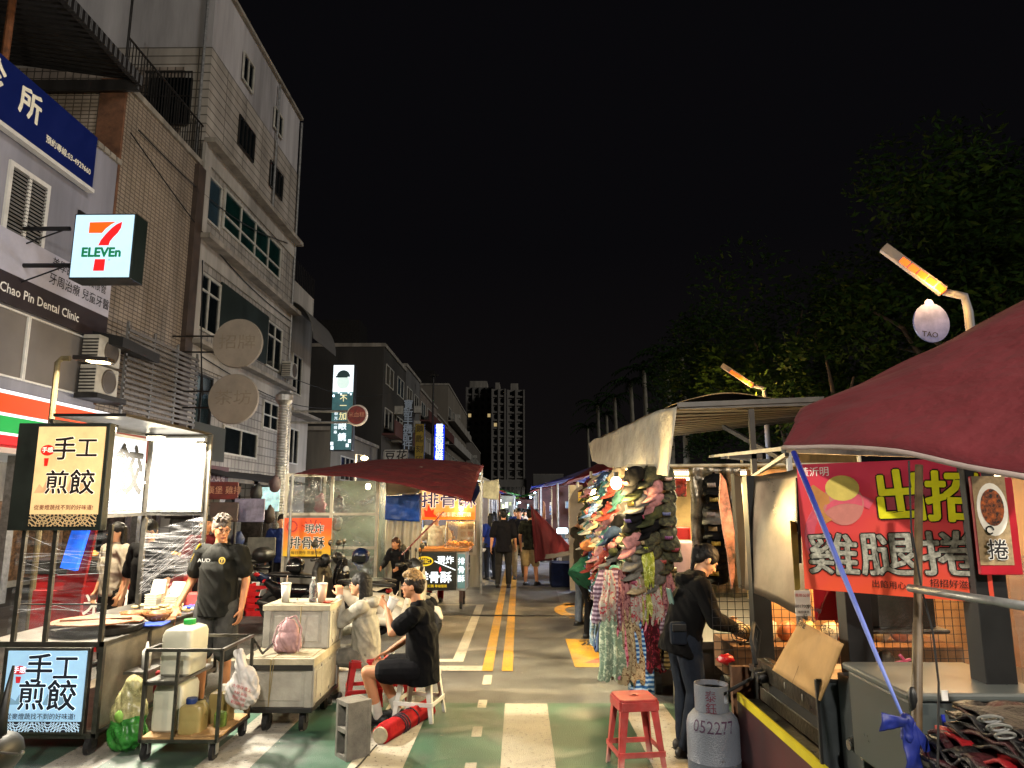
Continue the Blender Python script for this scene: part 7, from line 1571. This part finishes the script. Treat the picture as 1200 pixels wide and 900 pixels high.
# heap of folded black/red garments
HT=thing('garment_table','small table edge carrying a heap of black and red garments','table',(1.6,2.1,0));b=MB();b.box((1.36,2.12,.94),(2.1,2.62,.97));b.build('top',blackp,HT)
for x in(1.4,2.05):
    b=MB();b.box((x,2.15,0),(x+.03,2.18,.94));b.build('leg',blackm,HT);b=MB();b.box((x,2.56,0),(x+.03,2.59,.94));b.build('leg',blackm,HT)
gm=[M('gar_black','#0e0d10',.5,0,.5,25,bump=.6,bscale=60),M('gar_maroon','#3c0c14',.5,0,.5,25,bump=.6,bscale=60),M('gar_dark','#1c1a1c',.45,0,.5,25,bump=.6,bscale=60),M('gar_red','#a0141c',.5,0,.3,20,bump=.5)]
rnd=random.Random(4)
for i in range(12):
    z=.975+i*.015;x=1.33+.012*i+rnd.uniform(0,.04);b=MB();sd=i*3.1
    b.grid(lambda u,v:Vector((x+u*.5,2.14+v*.44,z+.03*noise.noise(Vector((u*5,v*5,sd)))+.012*math.sin(v*16+sd))),26,22)
    tag(b.build('garment',gm[i%3] if i!=5 else gm[3],smooth=True,solid=.009),('red' if i==5 else ['black','maroon','charcoal'][i%3])+' garment in the heap at the lower right corner','garment','garments heaped at the lower right corner')
for i in range(5):
    p=aty(1158+i*5,842+i*5-(i%2)*4,2.10);b=MB();b.tube([p+Vector((.028*math.cos(q),-.008*math.sin(q),.010*math.sin(q))) for q in[j*math.pi/8 for j in range(17)]],.0035,6);tag(b.build('hanger_ring',galv),'curled grey wire loop on the heap of dark garments','ring','wire loops on the garment heap')
# the red awning
AW=thing('awning','huge dark red awning over the chicken roll stall filling the right edge','awning',(2.5,4,2.2))
a0=aty(918,520,3.35);a1=aty(1215,558,2.35);a2=aty(1370,262,4.2);a3=aty(960,478,4.3)
redA=M('red_awning','#580c18',.85,0,.10,1.4,bump=.8,bscale=2.6,bdist=.12,streak=True)
def af(u,v):
    lo=lerp(a0,a1,u);hi=lerp(a3,a2,u);p=lerp(lo,hi,v)
    p=p+Vector((0,0,.07*math.sin(math.pi*v)+.035*math.sin(u*math.pi)*(1-v)))
    if v<.25:p=p+Vector((0,-.03*math.sin(v/.25*math.pi/2),0))
    return p+Vector((0,0,.02*noise.noise(p*2.5)))
b=MB();b.grid(af,40,30);b.build('sheet',redA,AW,smooth=True,solid=.006)
b=MB();b.tube([af(i/20,0)+Vector((0,.0,-.012)) for i in range(21)],.012,6);b.build('hem',M('pale_hem','#9c8c88',.7),AW,smooth=True)
b=MB();b.beam(a0+Vector((.02,.02,-.02)),aty(832,535,6.6),.02);b.beam(a0+Vector((.02,.02,-.05)),aty(880,560,5.6),.02);b.beam(a0+Vector((0,0,-.03)),(2.9,5.1,2.15),.025);b.tube([(1.85,4.9,0),(1.85,4.9,2.2)],.022,8)
b.build('frame',galv,AW)
b=MB();b.beam(aty(846,535,6.0),aty(905,541,5.6),.03);b.beam(aty(880,480,5.6),aty(884,560,5.6),.04);b.cbox(aty(873,534,5.6),(.26,.04,.05));tag(b.build('hinge_bracket',blackm),'black slotted metal bracket between the pale canvas and the red awning','bracket')
# ================================================================ MID AND FAR STREET
pr=lambda lab,x,y,rz,**k:person(lab,(x,y,0),rz,k.pop('j',None),vox=k.pop('vox',.014),**k)
walk=dict(knR=(.11,.10,.50),anR=(.11,.12,.11),knL=(-.11,.03,.5),anL=(-.12,-.22,.15),wrR=(.27,.14,.9),wrL=(-.27,-.08,.9))
pr('man in black T-shirt and long dark shorts walking away on the yellow lines',-.36,16.1,0,j=walk,hair='short',shirt=cloth_m('black_tee','#111'),sleeve=.85,pants=cloth_m('charcoal_sh','#2c2a28'),pant_len=.98+.2,shoes=blacksh,skinm=skin,shirt_ext=.06,scale=1.0)
pr('man in black shirt and khaki trousers walking toward the camera with a bag',-.02,18.2,R(180),j=walk,hair='short',shirt=tee_black,sleeve=.7,pants=khaki,pant_len=1.1,shoes=blacksh,skinm=skin,scale=1.0)
pr('woman in a blue top and long dark skirt beside the food stalls',-.72,18.0,R(30),hair='long',shirt=cloth_m('blue_blouse','#1c2c6a'),sleeve=.8,pants=cloth_m('dk3','#24262c'),pant_len=1.1,shoes=blacksh,skinm=skin2,scale=.93)
pr('man in a dark patterned T-shirt and beige shorts holding up the folded red canopy',.24,16.8,R(-25),j=dict(elR=(.30,.16,1.52),wrR=(.25,.28,1.80),knR=(.12,.04,.5),anR=(.14,.05,.1)),hair='short',shirt=cloth_m('camo_tee','#26281f',.8),sleeve=.6,pants=cloth_m('beige_shorts','#a08c66'),pant_len=.98,shoes=blacksh,skinm=skin3,shirt_ext=.04,scale=.99)
pr('person in a dark vest and patterned cap reaching up by the bright bulb',.98,11.2,R(-50),j=dict(elR=(.3,.2,1.62),wrR=(.2,.35,1.9),elL=(-.3,.1,1.45),wrL=(-.15,.3,1.7)),hair='short',shirt=cloth_m('olive_black','#26221a'),sleeve=.5,pants=cloth_m('pale_jeans','#5c6470'),pant_len=1.1,shoes=blacksh,skinm=skin,scale=.98,cap=M('print_cap','#8a7a60',.7,0,.9,40),shirt_ext=.05)
pr('person in a dark green T-shirt bending down beside the hanging scarves',1.02,10.1,R(-60),j=dict(pel=(0,-.12,.86),che=(0,.16,1.10),nk=(0,.30,1.20),hd=(0,.42,1.22),shR=(.19,.22,1.17),shL=(-.19,.22,1.17),elR=(.24,.36,.94),wrR=(.2,.48,.75),elL=(-.24,.36,.94),wrL=(-.2,.48,.75),hiR=(.1,-.12,.84),hiL=(-.1,-.12,.84)),hair='short',shirt=green_tee,sleeve=.8,pants=cloth_m('blk_tr','#131315'),pant_len=1.1,shoes=blacksh,skinm=skin,scale=1.05,shirt_ext=.06,w=1.12)
# folded red canopy and navy bag
FC=thing('folded_canopy','large folded dark red canopy sheet leaning across the road like a triangle','canopy',(.8,16.8,0))
q0=aty(622,592,16.6);q1=aty(627,660,16.6);q2=aty(676,648,15.6);q3=aty(640,616,16.2);b=MB()
b.grid(lambda u,v:lerp(lerp(q0,q1,u),lerp(q0,q2,u),v)+Vector((0,.08*math.sin(v*9)*u,.05*noise.noise(Vector((u*4,v*4,2))))),20,20);b.build('sheet',redc,FC,smooth=True,solid=.01)
b=MB();b.grid(lambda u,v:bil([aty(638,655,15.9),aty(676,650,15.5),aty(678,644,15.6),aty(640,650,16.0)],u,v)+Vector((0,0,.04*noise.noise(Vector((u*5,v*3,1))))),10,6);b.build('grey_hem',M('hem_grey','#5a5650',.8),FC,smooth=True,solid=.01)
t=thing('navy_cover','boxy navy cover standing on the road under the red sheet','cover',(.98,16.5,0));b=MB();a=aty(645,660,16.3);c=aty(684,660,16.3);b.box((a.x,16.3,0),(c.x,17.1,a.z));b.v=[v+Vector((.06*noise.noise(v*3),.05*noise.noise(v*4),.0)) for v in b.v];b.build('cover',cloth_m('navy_canvas','#0e1630',.4),t,bevel=.05)
# market stalls down the street
def far_stall(label,x,y,w,d,h,canm,side,goods,lite,cloth_label=None,stripes=None):
    t=thing('market_stall',label,'market stall',(x,y,0))
    tubes('post',galv,t,[[(x+sx,y+sy,0),(x+sx,y+sy,h)] for sx in(-w/2,w/2) for sy in(0,d)],.03,6)
    b=MB();b.grid(lambda u,v:Vector((x-w*.62+u*w*1.24,y-.4+v*(d+.8),h+.55*(1-abs(2*u-1))*(.6+.4*math.sin(math.pi*v))+.05*noise.noise(Vector((u*3,v*3,y))))),16,12);b.build('canopy',canm,t,smooth=True,solid=.02)
    MB().box((x-w/2+.1,y+.2,.1),(x+w/2-.1,y+d-.2,.85)).build('counter',M('counter_mix%d'%(int(y)%4),['#5a4a3c','#7a746c','#3c4450','#6a3430'][int(y)%4],.7,0,.5,3),t)
    b=MB();rnd=random.Random(int(y*7))
    for i in range(46):
        px=x+rnd.uniform(-w/2+.15,w/2-.15);py=y+rnd.uniform(.1,d-.3);pz=.85+rnd.random()*.25 if rnd.random()<.6 else rnd.uniform(1.3,h-.3);s=rnd.uniform(.05,.14)
        b.mat(i%3).cbox((px,py,pz),(s,s,s*rnd.uniform(.6,2)))
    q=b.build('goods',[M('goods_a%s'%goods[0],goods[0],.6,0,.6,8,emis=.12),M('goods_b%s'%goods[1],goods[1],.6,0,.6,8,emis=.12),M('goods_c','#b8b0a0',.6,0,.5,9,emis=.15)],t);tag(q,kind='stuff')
    MB().box((x-w/2,y+d-.05,.8),(x+w/2,y+d,h)).build('back_sheet',M('bk%d'%(int(y)%3),['#3a3a4a','#6c685e','#4a2c2a'][int(y)%3],.8,0,.4,2),t)
    for i,(c,e,pw_) in enumerate(lite):
        p=(x+(-w*.3 if i%2 else w*.25),y+.3+.4*i,h-.25);b=MB();b.ell(p,(.07,.07,.07),10);b.build('bulb',glow('fb'+c,c,e),t);point((p[0],p[1],p[2]-.15),pw_,hexc(c),.08)
    return t
cr=M('cream_canopy','#b0aa90',.8,0,.25,2);bl=cloth_m('blue_canopy','#1c2a7a');rd2=cloth_m('maroon_canopy','#4a1014');gn=cloth_m('green_canopy','#3a7c3c')
LITW=[('#f0f4ff',40,120),('#e0e8ff',40,80)];LITY=[('#ffd890',40,100),('#ffe8c0',40,60)]
far_stall('stall with a cream printed canopy just past the rib stall',-1.75,18.8,1.9,1.8,2.35,cr,1,('#8a5a3c','#c8b890'),LITY)
far_stall('blue lit stall beyond the cream canopy',-1.9,22.2,2.2,2.5,2.2,bl,1,('#3c5a8c','#8ca8b8'),LITW)
far_stall('maroon canopied stall on the left side farther down the road',-2.0,26.5,2.4,3,2.3,rd2,1,('#8a3c3c','#b8a878'),LITY)
far_stall('green canopied stall far down the left side',-1.6,34,2.6,3,2.3,gn,1,('#5a8a3c','#b8b878'),LITW)
far_stall('violet blue canopied stall near the middle distance on the left',-1.8,42,3,4,2.4,bl,1,('#4c3c8c','#8c9cb8'),LITW)
far_stall('white lit clothing stall with hanging garments on the right',2.15,17.9,2.4,3,2.35,cloth_m('violet_canopy','#2c2a5c'),0,('#5a6c7c','#b8c8d0'),[('#e8f0ff',34,140)])
far_stall('maroon canopied stall behind the person with the cap',1.9,13.6,1.6,2.2,2.25,rd2,0,('#8a4a3c','#c0a080'),LITY)
far_stall('blue canopied stall on the right beyond the red sheet',2.0,23.5,2.6,3,2.4,bl,0,('#4c6c8c','#a0a8b8'),[('#e0ecff',40,140)])
far_stall('farther maroon canopied stall on the right side',2.2,30,2.8,4,2.4,rd2,0,('#8c6c3c','#a0a8b8'),LITW)
far_stall('small pale canopied stall at the far right side',2.4,40,3,4,2.4,cr,0,('#8c6c8c','#a0b8b8'),LITW)
far_stall('last visible stall in the middle of the glow',.9,56,3,4,2.3,gn,0,('#8c6c8c','#a0b8b8'),LITW)
far_stall('farthest canopied stall on the left side of the road',-2.0,60,4,5,2.4,rd2,0,('#3c6c8c','#a0b8b8'),LITY)
# printed cloth on the cream canopy and the big grey round backed panel
o=cloth('printed_sheet',[aty(556,582,18.3),aty(585,586,17.9),aty(585,562,18.0),aty(560,566,18.4)],M('print_cream','#b8b498',.7,0,.35,6,emis=.05),None,14,10,0,.05,3,5);tag(o,'cream printed sheet hanging off the stall past the blue canopy end','sheet')
rp=thing('round_panel','tall pale round topped panel behind the person in the cap','panel',(1.25,12.3,0));a=aty(667,600,12.3);c=aty(712,600,12.3);zt=aty(690,568,12.3).z;b=MB();w2=(c.x-a.x)/2;cx=(a.x+c.x)/2
b.prism([(cx-w2,12.3,.4)]+[(cx+w2*math.cos(q),12.3,zt-w2+w2*math.sin(q)) for q in[math.pi-i*math.pi/14 for i in range(15)]]+[(cx+w2,12.3,.4)],(0,.06,0));b.build('panel',M('panel_tan','#8a7c68',.7,0,.25,3),rp)
b=MB();b.box((1.0,12.2,1.86),(1.11,12.25,2.03));tag(b.build('price_tag',M('tag_yellow','#d8a828',.5,emis=.3)),'small yellow tag hanging on the pale round topped panel','tag')
b=MB();p=aty(659,622,15.5);b.cbox(p,(.24,.1,.12));tag(b.build('lamp_box',glow('lampbox','#d8f4ff',5),bevel=.03),'glowing white box lamp above the folded red canopy','lamp')
t=thing('folding_table','white folding table with small goods left of the walking people','table',(-1.05,17.3,0));b=MB();b.box((-1.5,16.9,.74),(-.82,17.7,.77));b.build('top',wplastic,t);
b=MB();b.beam((-1.45,17,0),(-.9,17.6,.74),.025);b.beam((-.85,17,0),(-1.45,17.6,.74),.025);b.build('leg',galv,t)
b=MB();b.box((-1.2,17.0,.78),(-.95,17.1,1.05));tag(b.build('tablet_screen',glow('screen_white','#d8e8f0',1.8),bevel=.01),'small glowing white screen on the folding table','screen')
rnd=random.Random(31)
cs=['#1c1c20','#6a2c2c','#2c3c6a','#8a8474','#30503c','#a89c8c'];cn=['black','dull red','blue','grey','green','pale']
wh=['near the cream canopied stall','by the maroon canopied stall','in the middle of the road far off','by the right hand stalls','below the distant blue canopy','where the crowd begins','close to the green canopied stall']
for i in range(7):
    k_=i%6;pr(f'distant figure in a {cn[k_]} top {wh[i]}',[-.75,.55,-.15,.95,-.55,.3,.75][i],[21,23,26,27,31,35,41][i],R(rnd.choice([0,180,20,160])),j=walk,hair=rnd.choice(['short','long']),shirt=cloth_m('fs%d'%k_,cs[k_]),sleeve=.8,pants=cloth_m('fp%d'%(i%3),['#222228','#4a4438','#1a2230'][i%3]),pant_len=1.1,shoes=blacksh,vox=.022,face=False,hands=False,scale=rnd.uniform(.93,1))
# crowd mass far off
b=MB()
for i in range(46):
    x=rnd.uniform(-2.2,1.6);y=rnd.uniform(44,75);h=rnd.uniform(1.5,1.75);b.mat(i%6);b.cap((x,y,h*.5),(x,y,h*.8),.16,.2,8);b.cap((x-.06,y,0),(x-.04,y,h*.5),.07,.1,6);b.cap((x+.06,y,0),(x+.04,y,h*.5),.07,.1,6);b.ell((x,y,h*.93),(.09,.1,.12),8)
tag(b.build('crowd',[M('cw%d'%i,c,.8) for i,c in enumerate(cs)],smooth=True),'far off crowd filling the end of the market street','crowd',kind='stuff')
for i,(u,v,Y,c,e,r) in enumerate(((627,578,70,'#b8d8ff',40,.16),(622,583,75,'#b8d8ff',40,.13),(634,572,80,'#90b8ff',30,.1),(589,583,60,'#ffe0b0',30,.09),(641,590,66,'#c0a0ff',30,.1),(600,590,60,'#ff80a0',20,.12))):
    p=aty(u,v,Y);t=thing('string_light',['cool white','small cool white','pale blue','warm white','violet','pink'][i]+' light far down the street','lamp',p);b=MB();b.ell(p,r*.7,10);b.build('bulb',glow('sl'+c,c,e),t);b=MB();b.tube([(p.x,p.y,0),p],.03,5);b.build('pole',dsteel,t)
for i in range(34):
    sx_=-1 if i%2 else 1;Y=rnd.uniform(18,62);x=(-1.1-rnd.random()*1.2) if sx_<0 else (1.0+rnd.random()*1.6);z=rnd.uniform(1.75,2.35);c,nm=rnd.choice([('#e8f2ff','white'),('#ffe0a8','warm'),('#e8f2ff','white'),('#b8c8ff','bluish')])
    t=thing('string_light','small bare %s bulb strung among the far stalls'%nm,'lamp',(x,Y,z),0,'small %s bulbs among the far stalls'%nm);b=MB();b.ell((x,Y,z),.035+.0012*Y,9);b.build('bulb',glow('tiny'+c,c,22),t);b=MB();b.tube([(x,Y,z),(x,Y,z+.4)],.008,4);b.build('wire',rubber,t)
for i in range(9):
    k_=(i*5+2)%6;k2=['in the thick of the market aisle','near the first blue canopy','beside the far maroon canopy'][i%3]
    pr(f'small distant shopper in a {cn[k_]} top {k2}',rnd.uniform(-1.0,1.1),24+i*2.6,R(rnd.choice([0,180,90,-90])),j=walk,hair=['short','long'][i%2],shirt=cloth_m('fs%d'%k_,cs[k_]),sleeve=.8,pants=cloth_m('fp%d'%(i%3),'#222228'),pant_len=1.1,shoes=blacksh,vox=.025,face=False,hands=False,scale=rnd.uniform(.9,1),group=f'small distant shoppers in {cn[k_]} tops')
# signs and shelter on the left behind vendor, shop awning
o=cloth('awning',[(-9.3,19.5,2.9),(-9.3,27.9,2.9),(-7.9,27.9,2.55),(-7.9,19.5,2.55)],M('dark_awning','#26262a',.7,0,.3,3),None,20,8,.05,.05,1,8);tag(o,'dark sagging awning along the arcade of the apartment block','awning')
for i,(x,y,c,lab) in enumerate(((-7.2,19.2,'#3a3530','brown covered stall cart parked by the arcade'),(-6.8,22.5,'#1e3040','navy covered stall cart farther along the arcade'),(-7.6,17.4,'#50504c','grey covered cart beside the store front'))):
    t=thing('covered_cart',lab,'cart',(x,y,0));b=MB();b.box((x-.7,y-.5,.35),(x+.7,y+.5,1.5));b.v=[v+Vector((.08*noise.noise(v*2),.08*noise.noise(v*3),.05*noise.noise(v*4))) for v in b.v];b.build('cover',cloth_m('cover%d'%i,c,.4),t,bevel=.08)
    tubes('wheel',rubber,t,[[(x+dx-.03,y-.4,.14),(x+dx+.03,y-.4,.14)] for dx in(-.55,.55)],.14,16);b=MB();b.box((x-.75,y-.55,1.5),(x+.75,y+.55,1.56));b.build('top',dsteel,t)
for i,(u,v,Y,w_,h_,c,e,lab) in enumerate(((262,600,12.6,.5,.34,'#3c2a24',0,'small brown framed board hanging behind the vendor'),(292,598,13,.55,.42,'#7a7488',.15,'pale ribbed shutter panel behind the vendor'),(306,640,12.8,.5,.3,'#56544c',.1,'dull grey menu board above the scooters'),(316,585,15,.4,.5,'#a8d0d8',.9,'glowing pale blue window panel between the signs'),(252,575,14,.9,.34,'#5a1814',.05,'dull red shop board beside the white lit panel'),(255,618,12.4,.4,.3,'#5a4a44',.05,'brownish picture panel left of the vendor head'))):
    p=aty(u,v,Y);t=thing('shop_board',lab,'board',(p.x,Y,p.z-h_/2));b=MB();b.box((p.x-w_/2,Y,p.z-h_/2),(p.x+w_/2,Y+.04,p.z+h_/2));b.build('board',M('sb%d'%i,c,.6,0,.4,6,emis=e or .02),t,bevel=.01);tubes('leg',dsteel,t,[[(p.x+q_*(w_/2-.04),Y+.03,0),(p.x+q_*(w_/2-.04),Y+.03,p.z)] for q_ in(-1,1)],.015)
letters([o for o in col.objects if o.name.startswith('shop_board') and 'dull red shop' in o.get('label','')][0],[('咖啡 漢堡 雞排',0,0,.16,M('tan_ink','#a87860'),.004,0)],(aty(252,575,14).x,13.99,aty(252,575,14).z),X,Z)
for i,(u,v,c,lab) in enumerate(((300,585,'#141416','black bag hanging among the clutter'),(278,640,'#1a2a58','blue backpack shape behind the vendor shoulder'),(322,575,'#4a3a3e','dull mauve bag hanging by the duct'),(290,655,'#181a20','dark sack on the pavement clutter'),(315,612,'#2a1e18','brown bag under the ribbed panel'))):
    p=aty(u,v,13.5);b=MB();b.ell((0,0,.12),(.12,.09,.15),16);b.v=[v_*(1+.5*noise.noise(v_*12+p))+p for v_ in b.v];tag(b.build('bag',M('hb%d'%i,c,.6,0,.4,8),smooth=True),lab,'bag')
pr('person in a blue jacket standing among the clutter behind the vendor',-4.3,13.0,R(200),hair='short',shirt=cloth_m('royal_jacket','#14204a'),sleeve=2,pants=cloth_m('blk_tr','#131315'),pant_len=1.1,shoes=blacksh,skinm=skin,scale=.95)
pr('seated customer in dark red seen through the film under the white panel',-4.2,9.6,R(-120),hair='short',shirt=cloth_m('dk_red','#4a1418'),sleeve=.8,pants=cloth_m('blk_tr','#131315'),pant_len=1.1,shoes=blacksh,skinm=skin3,scale=.97)
# crate row
t=thing('red_crate','red plastic crate on the pavement behind the black scooter','crate',(-4.4,12.2,0));b=MB();b.box((-4.55,12.1,.0),(-4.1,12.5,.03));b.box((-4.55,12.1,0),(-4.52,12.5,.5));b.box((-4.13,12.1,0),(-4.1,12.5,.5))
for k_ in range(5):b.box((-4.55,12.1,.03+k_*.1),(-4.1,12.12,.09+k_*.1))
b.build('crate',redp,t)
# ================================================================ TREES AND PALMS
leafm=M('foliage_dark','#1c2f10',.95,0,.5,2);leaf2=M('foliage_warm','#2c3a12',.95,0,.5,2)
for m_ in(leafm,leaf2):m_.node_tree.nodes['Principled BSDF'].inputs['Specular IOR Level'].default_value=.05;bark=M('bark','#3a3026',.9,0,.4,6)
def leafcrown(name,n,r,seed,lobes,ls=.13):
    rnd=random.Random(seed);b=MB();cs_=[(Vector((rnd.uniform(-.75,.75)*r,rnd.uniform(-.75,.75)*r,rnd.uniform(-.5,.6)*r)),rnd.uniform(.3,.55)*r) for _ in range(lobes)]
    for i in range(n):
        c,rr=rnd.choice(cs_);d=Vector((rnd.gauss(0,1),rnd.gauss(0,1),rnd.gauss(0,.8))).normalized();p=c+d*rr*(.55+.5*rnd.random())
        if noise.noise(p*.9+Vector((seed,0,0)))<-.12:continue
        a=Vector((rnd.gauss(0,1),rnd.gauss(0,1),rnd.gauss(0,.5))).normalized();e=a.cross(d if abs(a.dot(d))<.95 else Vector((0,0,1))).normalized();s=ls*rnd.uniform(.6,1.3)
        b.mat(0 if rnd.random()<.75 else 1).add([p-a*s,p+e*s*.35,p+a*s,p-e*s*.35],[(0,1,2,3)])
    return b
protos=[]
def tree(label,x,y,h,r,seed,n=19000):
    t=thing('park_tree',label,'tree',(x,y,0),0,'trees in the dark park');rnd=random.Random(seed);b=MB();b.tube([(x,y,0),(x+.2,y,h*.3),(x-.1,y+.1,h*.6)],[.3,.24,.16],10)
    for i in range(7):
        a=rnd.random()*6.28;q=Vector((x+math.cos(a)*r*.6,y+math.sin(a)*r*.6,h*.65+rnd.uniform(-.1,.25)*h));b.tube([(x,y,h*(.35+.04*i)),lerp(Vector((x,y,h*.5)),q,.5)+Vector((0,0,.3)),q],[.12,.07,.03],6)
    b.build('trunk',bark,t,smooth=True)
    c=leafcrown('crown',n,r,seed,16);c.v=[v+Vector((x,y,h*.72)) for v in c.v];c.build('crown',[leafm,leaf2],t)
tree('broad dark tree whose crown rises behind the nearest orange street lamp',12.5,20,10.8,4.4,3,26000)
tree('dark tree left of the nearest orange street lamp',10.6,28,10.2,4.4,5)
tree('lower bushy tree over the pale canvas canopy',10.9,33,10,4.2,8)
tree('dark tree at the right edge above the red awning',17.5,22,12,5,9)
tree('small tree between the two orange lamps',10.2,22.5,7.2,2.4,14,6000)
PAL=[(702,560,62,10.6),(722,545,56,10.4),(741,520,50,10.6),(757,515,46,10.6),(784,495,40,10.2),(801,490,37,9.9),(690,580,75,10.0),(712,550,66,10.3)]
for i,(u,v,Y,h) in enumerate(PAL):
    p=aty(u,v,Y);t=thing('palm_tree',['thin pale palm trunk','tall slender palm'][i%2]+f', {["first","second","third","fourth","fifth","sixth","farthest","short farther"][i]} of the row receding on the right','palm',(p.x,Y,0),0,'palms receding along the park');b=MB();b.tube([(p.x,Y,0),(p.x+.1,Y,h*.5),(p.x,Y,h)],[.22,.17,.13],8);b.build('trunk',M('palm_bark','#7a7464',.8,0,.3,3),t,smooth=True)
    b=MB();rnd=random.Random(i)
    for k_ in range(13):
        a=k_*.49+rnd.random()*.3;L_=rnd.uniform(1.6,2.3);up=rnd.uniform(.1,1.0);prev=None
        for s in range(10):
            f=s/9;q=Vector((p.x+math.cos(a)*L_*f,Y+math.sin(a)*L_*f,h+up*L_*f*.9-1.5*L_*.5*f*f));
            if prev is not None:
                sd_=Vector((-math.sin(a),math.cos(a),0))*.32*math.sin(math.pi*min(1,f+.1))
                b.add([prev,q,q+sd_-Vector((0,0,.18))],[(0,1,2)]);b.add([prev,q,q-sd_-Vector((0,0,.18))],[(0,1,2)])
            prev=q
    b.build('crown',leafm,t)
tag(MB().box((9.5,14,.0),(9.8,110,.5)).build('park_wall',concrete),'low concrete wall along the dark park','wall')
# ================================================================ ORANGE STREET LAMPS
def orange_lamp(label,u0,v0,u1,v1,Y,w):
    a=aty(u0,v0,Y);c=aty(u1,v1,Y-.3);t=thing('street_lamp',label,'street lamp',(c.x+.2,Y,0),0,'orange street lamps along the park');d=(c-a).normalized()
    b=MB();b.tube([(c.x+.38,Y-.3,0),(c.x+.38,Y-.3,c.z-.35),(c.x+.34,Y-.3,c.z-.08),c],[.09,.075,.07,.06],10);b.build('pole',M('lamp_pole','#77777a',.5,.3,.2,3),t,smooth=True)
    b=MB();b.beam(a-d*.0,c,.16,.16);b.build('head',M('lamp_head','#77706a',.5,.4),t,bevel=.01)
    n=5
    for i in range(n):
        p=lerp(a,c,.26+i*.145);q=lerp(a,c,.26+i*.145+.12);b=MB();b.beam(p+Vector((0,-.07,-.05)),q+Vector((0,-.07,-.05)),.10,.10);b.build('lens',glow('sodium%d'%(i//2),'#ff5c06',[1.3,1.8,3][i//2]),t)
    m_=lerp(a,c,.65)-Vector((0,.0,.15));point(m_+Vector((0,-.2,-.1)),w,(1,.52,.14),.15);return t
orange_lamp('nearest orange street lamp on a bent pole above the red awning',1035,290,1106,342,12,60)
orange_lamp('smaller orange street lamp above the pale canvas canopy',846,428,882,452,23,160)
# blank oval plate on the lamp pole (its cartoon face is left out)
t=thing('pole_plate','pale lavender rounded plate with black letters on the street lamp pole','sign',aty(1092,405,11.7));c=aty(1092,378,11.7);w2=.30;h2=.34;b=MB();b.prism([c+Vector((w2*math.cos(q),0,h2*math.sin(q))) for q in[i*math.pi/16 for i in range(32)]],(0,.04,0));b.ell(c+Vector((0,.02,h2)),(.08,.02,.07),12);b.build('plate',M('lavender_plate','#6c74a8',.5,0,.35,3,emis=.05),t)
letters(t,[('TAO',.0,0,.13,ink,.012,0,1,-.12)],c+Vector((-.05,-.006,-.21)),X,Z)
# ================================================================ LIGHT AND WORLD
wld=bpy.data.worlds.new('World');sc.world=wld;wld.use_nodes=True;nt=wld.node_tree
bgn=nt.nodes['Background'];sky=nt.nodes.new('ShaderNodeTexSky');sky.sky_type='NISHITA';sky.sun_disc=False;sky.sun_elevation=R(-4);sky.sun_rotation=R(200)
sky.air_density=1.0;sky.dust_density=2
mixn=nt.nodes.new('ShaderNodeMix');mixn.data_type='RGBA';mixn.inputs[0].default_value=.15;mixn.inputs[6].default_value=(.036,.033,.040,1)
nt.links.new(sky.outputs[0],mixn.inputs[7]);tcw=nt.nodes.new('ShaderNodeTexCoord');spw=nt.nodes.new('ShaderNodeSeparateXYZ');nt.links.new(tcw.outputs['Generated'],spw.inputs[0])
rw=nt.nodes.new('ShaderNodeValToRGB');rw.color_ramp.elements[0].color=(.085,.07,.068,1);rw.color_ramp.elements[1].color=(.036,.033,.042,1);rw.color_ramp.elements[1].position=.35
nt.links.new(spw.outputs[2],rw.inputs[0]);nt.links.new(rw.outputs[0],mixn.inputs[6])
nt.links.new(mixn.outputs[2],bgn.inputs[0]);bgn.inputs[1].default_value=.08
# weak, very soft sun added to light the left facades evenly
sl=bpy.data.lights.new('facade_fill','SUN');sl.energy=1.0;sl.angle=R(12);sl.color=(1,.96,.91);so=bpy.data.objects.new('facade_fill',sl);col.objects.link(so);so.rotation_euler=Vector((-1,.55,-.42)).to_track_quat('-Z','Y').to_euler()
# unseen lamps added behind the viewpoint to fill the scene with light
def fill_lamp(label,x,y,z,w,c,dx):
    t=thing('street_lamp',label,'street lamp',(x,y,0));b=MB();b.tube([(x,y,0),(x,y,z-.1),(x+dx*.3,y,z)],[.09,.07,.06],10);b.build('pole',galv,t);b=MB();b.cbox((x+dx*.7,y,z),(.8,.2,.07));b.build('head',dsteel,t);b=MB();b.cbox((x+dx*.75,y,z-.045),(.5,.15,.02));b.build('lens',glow('rl%s'%label[:3],c,10),t);point((x+dx*.75,y,z-.2),w,c,.15)
fill_lamp('cool street lamp behind the viewpoint on the park side',6.8,-2.0,7.0,500,(1,.82,.62),-1)
fill_lamp('warm street lamp behind the viewpoint on the road side',1.0,-4.5,6.5,850,(1,.93,.82),-1)
fill_lamp('street lamp on the park side hidden by the canopies',5.2,17.5,5.0,700,(1,.84,.66),-1) if False else None
sc.render.engine='CYCLES';cy=sc.cycles;cy.use_denoising=True
try:cy.denoiser='OPENIMAGEDENOISE'
except Exception:pass
cy.max_bounces=6;cy.diffuse_bounces=3;cy.glossy_bounces=3;cy.transmission_bounces=5;cy.transparent_max_bounces=14;cy.sample_clamp_indirect=3;cy.sample_clamp_direct=20;cy.caustics_reflective=False;cy.caustics_refractive=False;cy.use_light_tree=True;cy.blur_glossy=1
sc.view_settings.view_transform='Standard';sc.view_settings.look='None';sc.view_settings.exposure=0
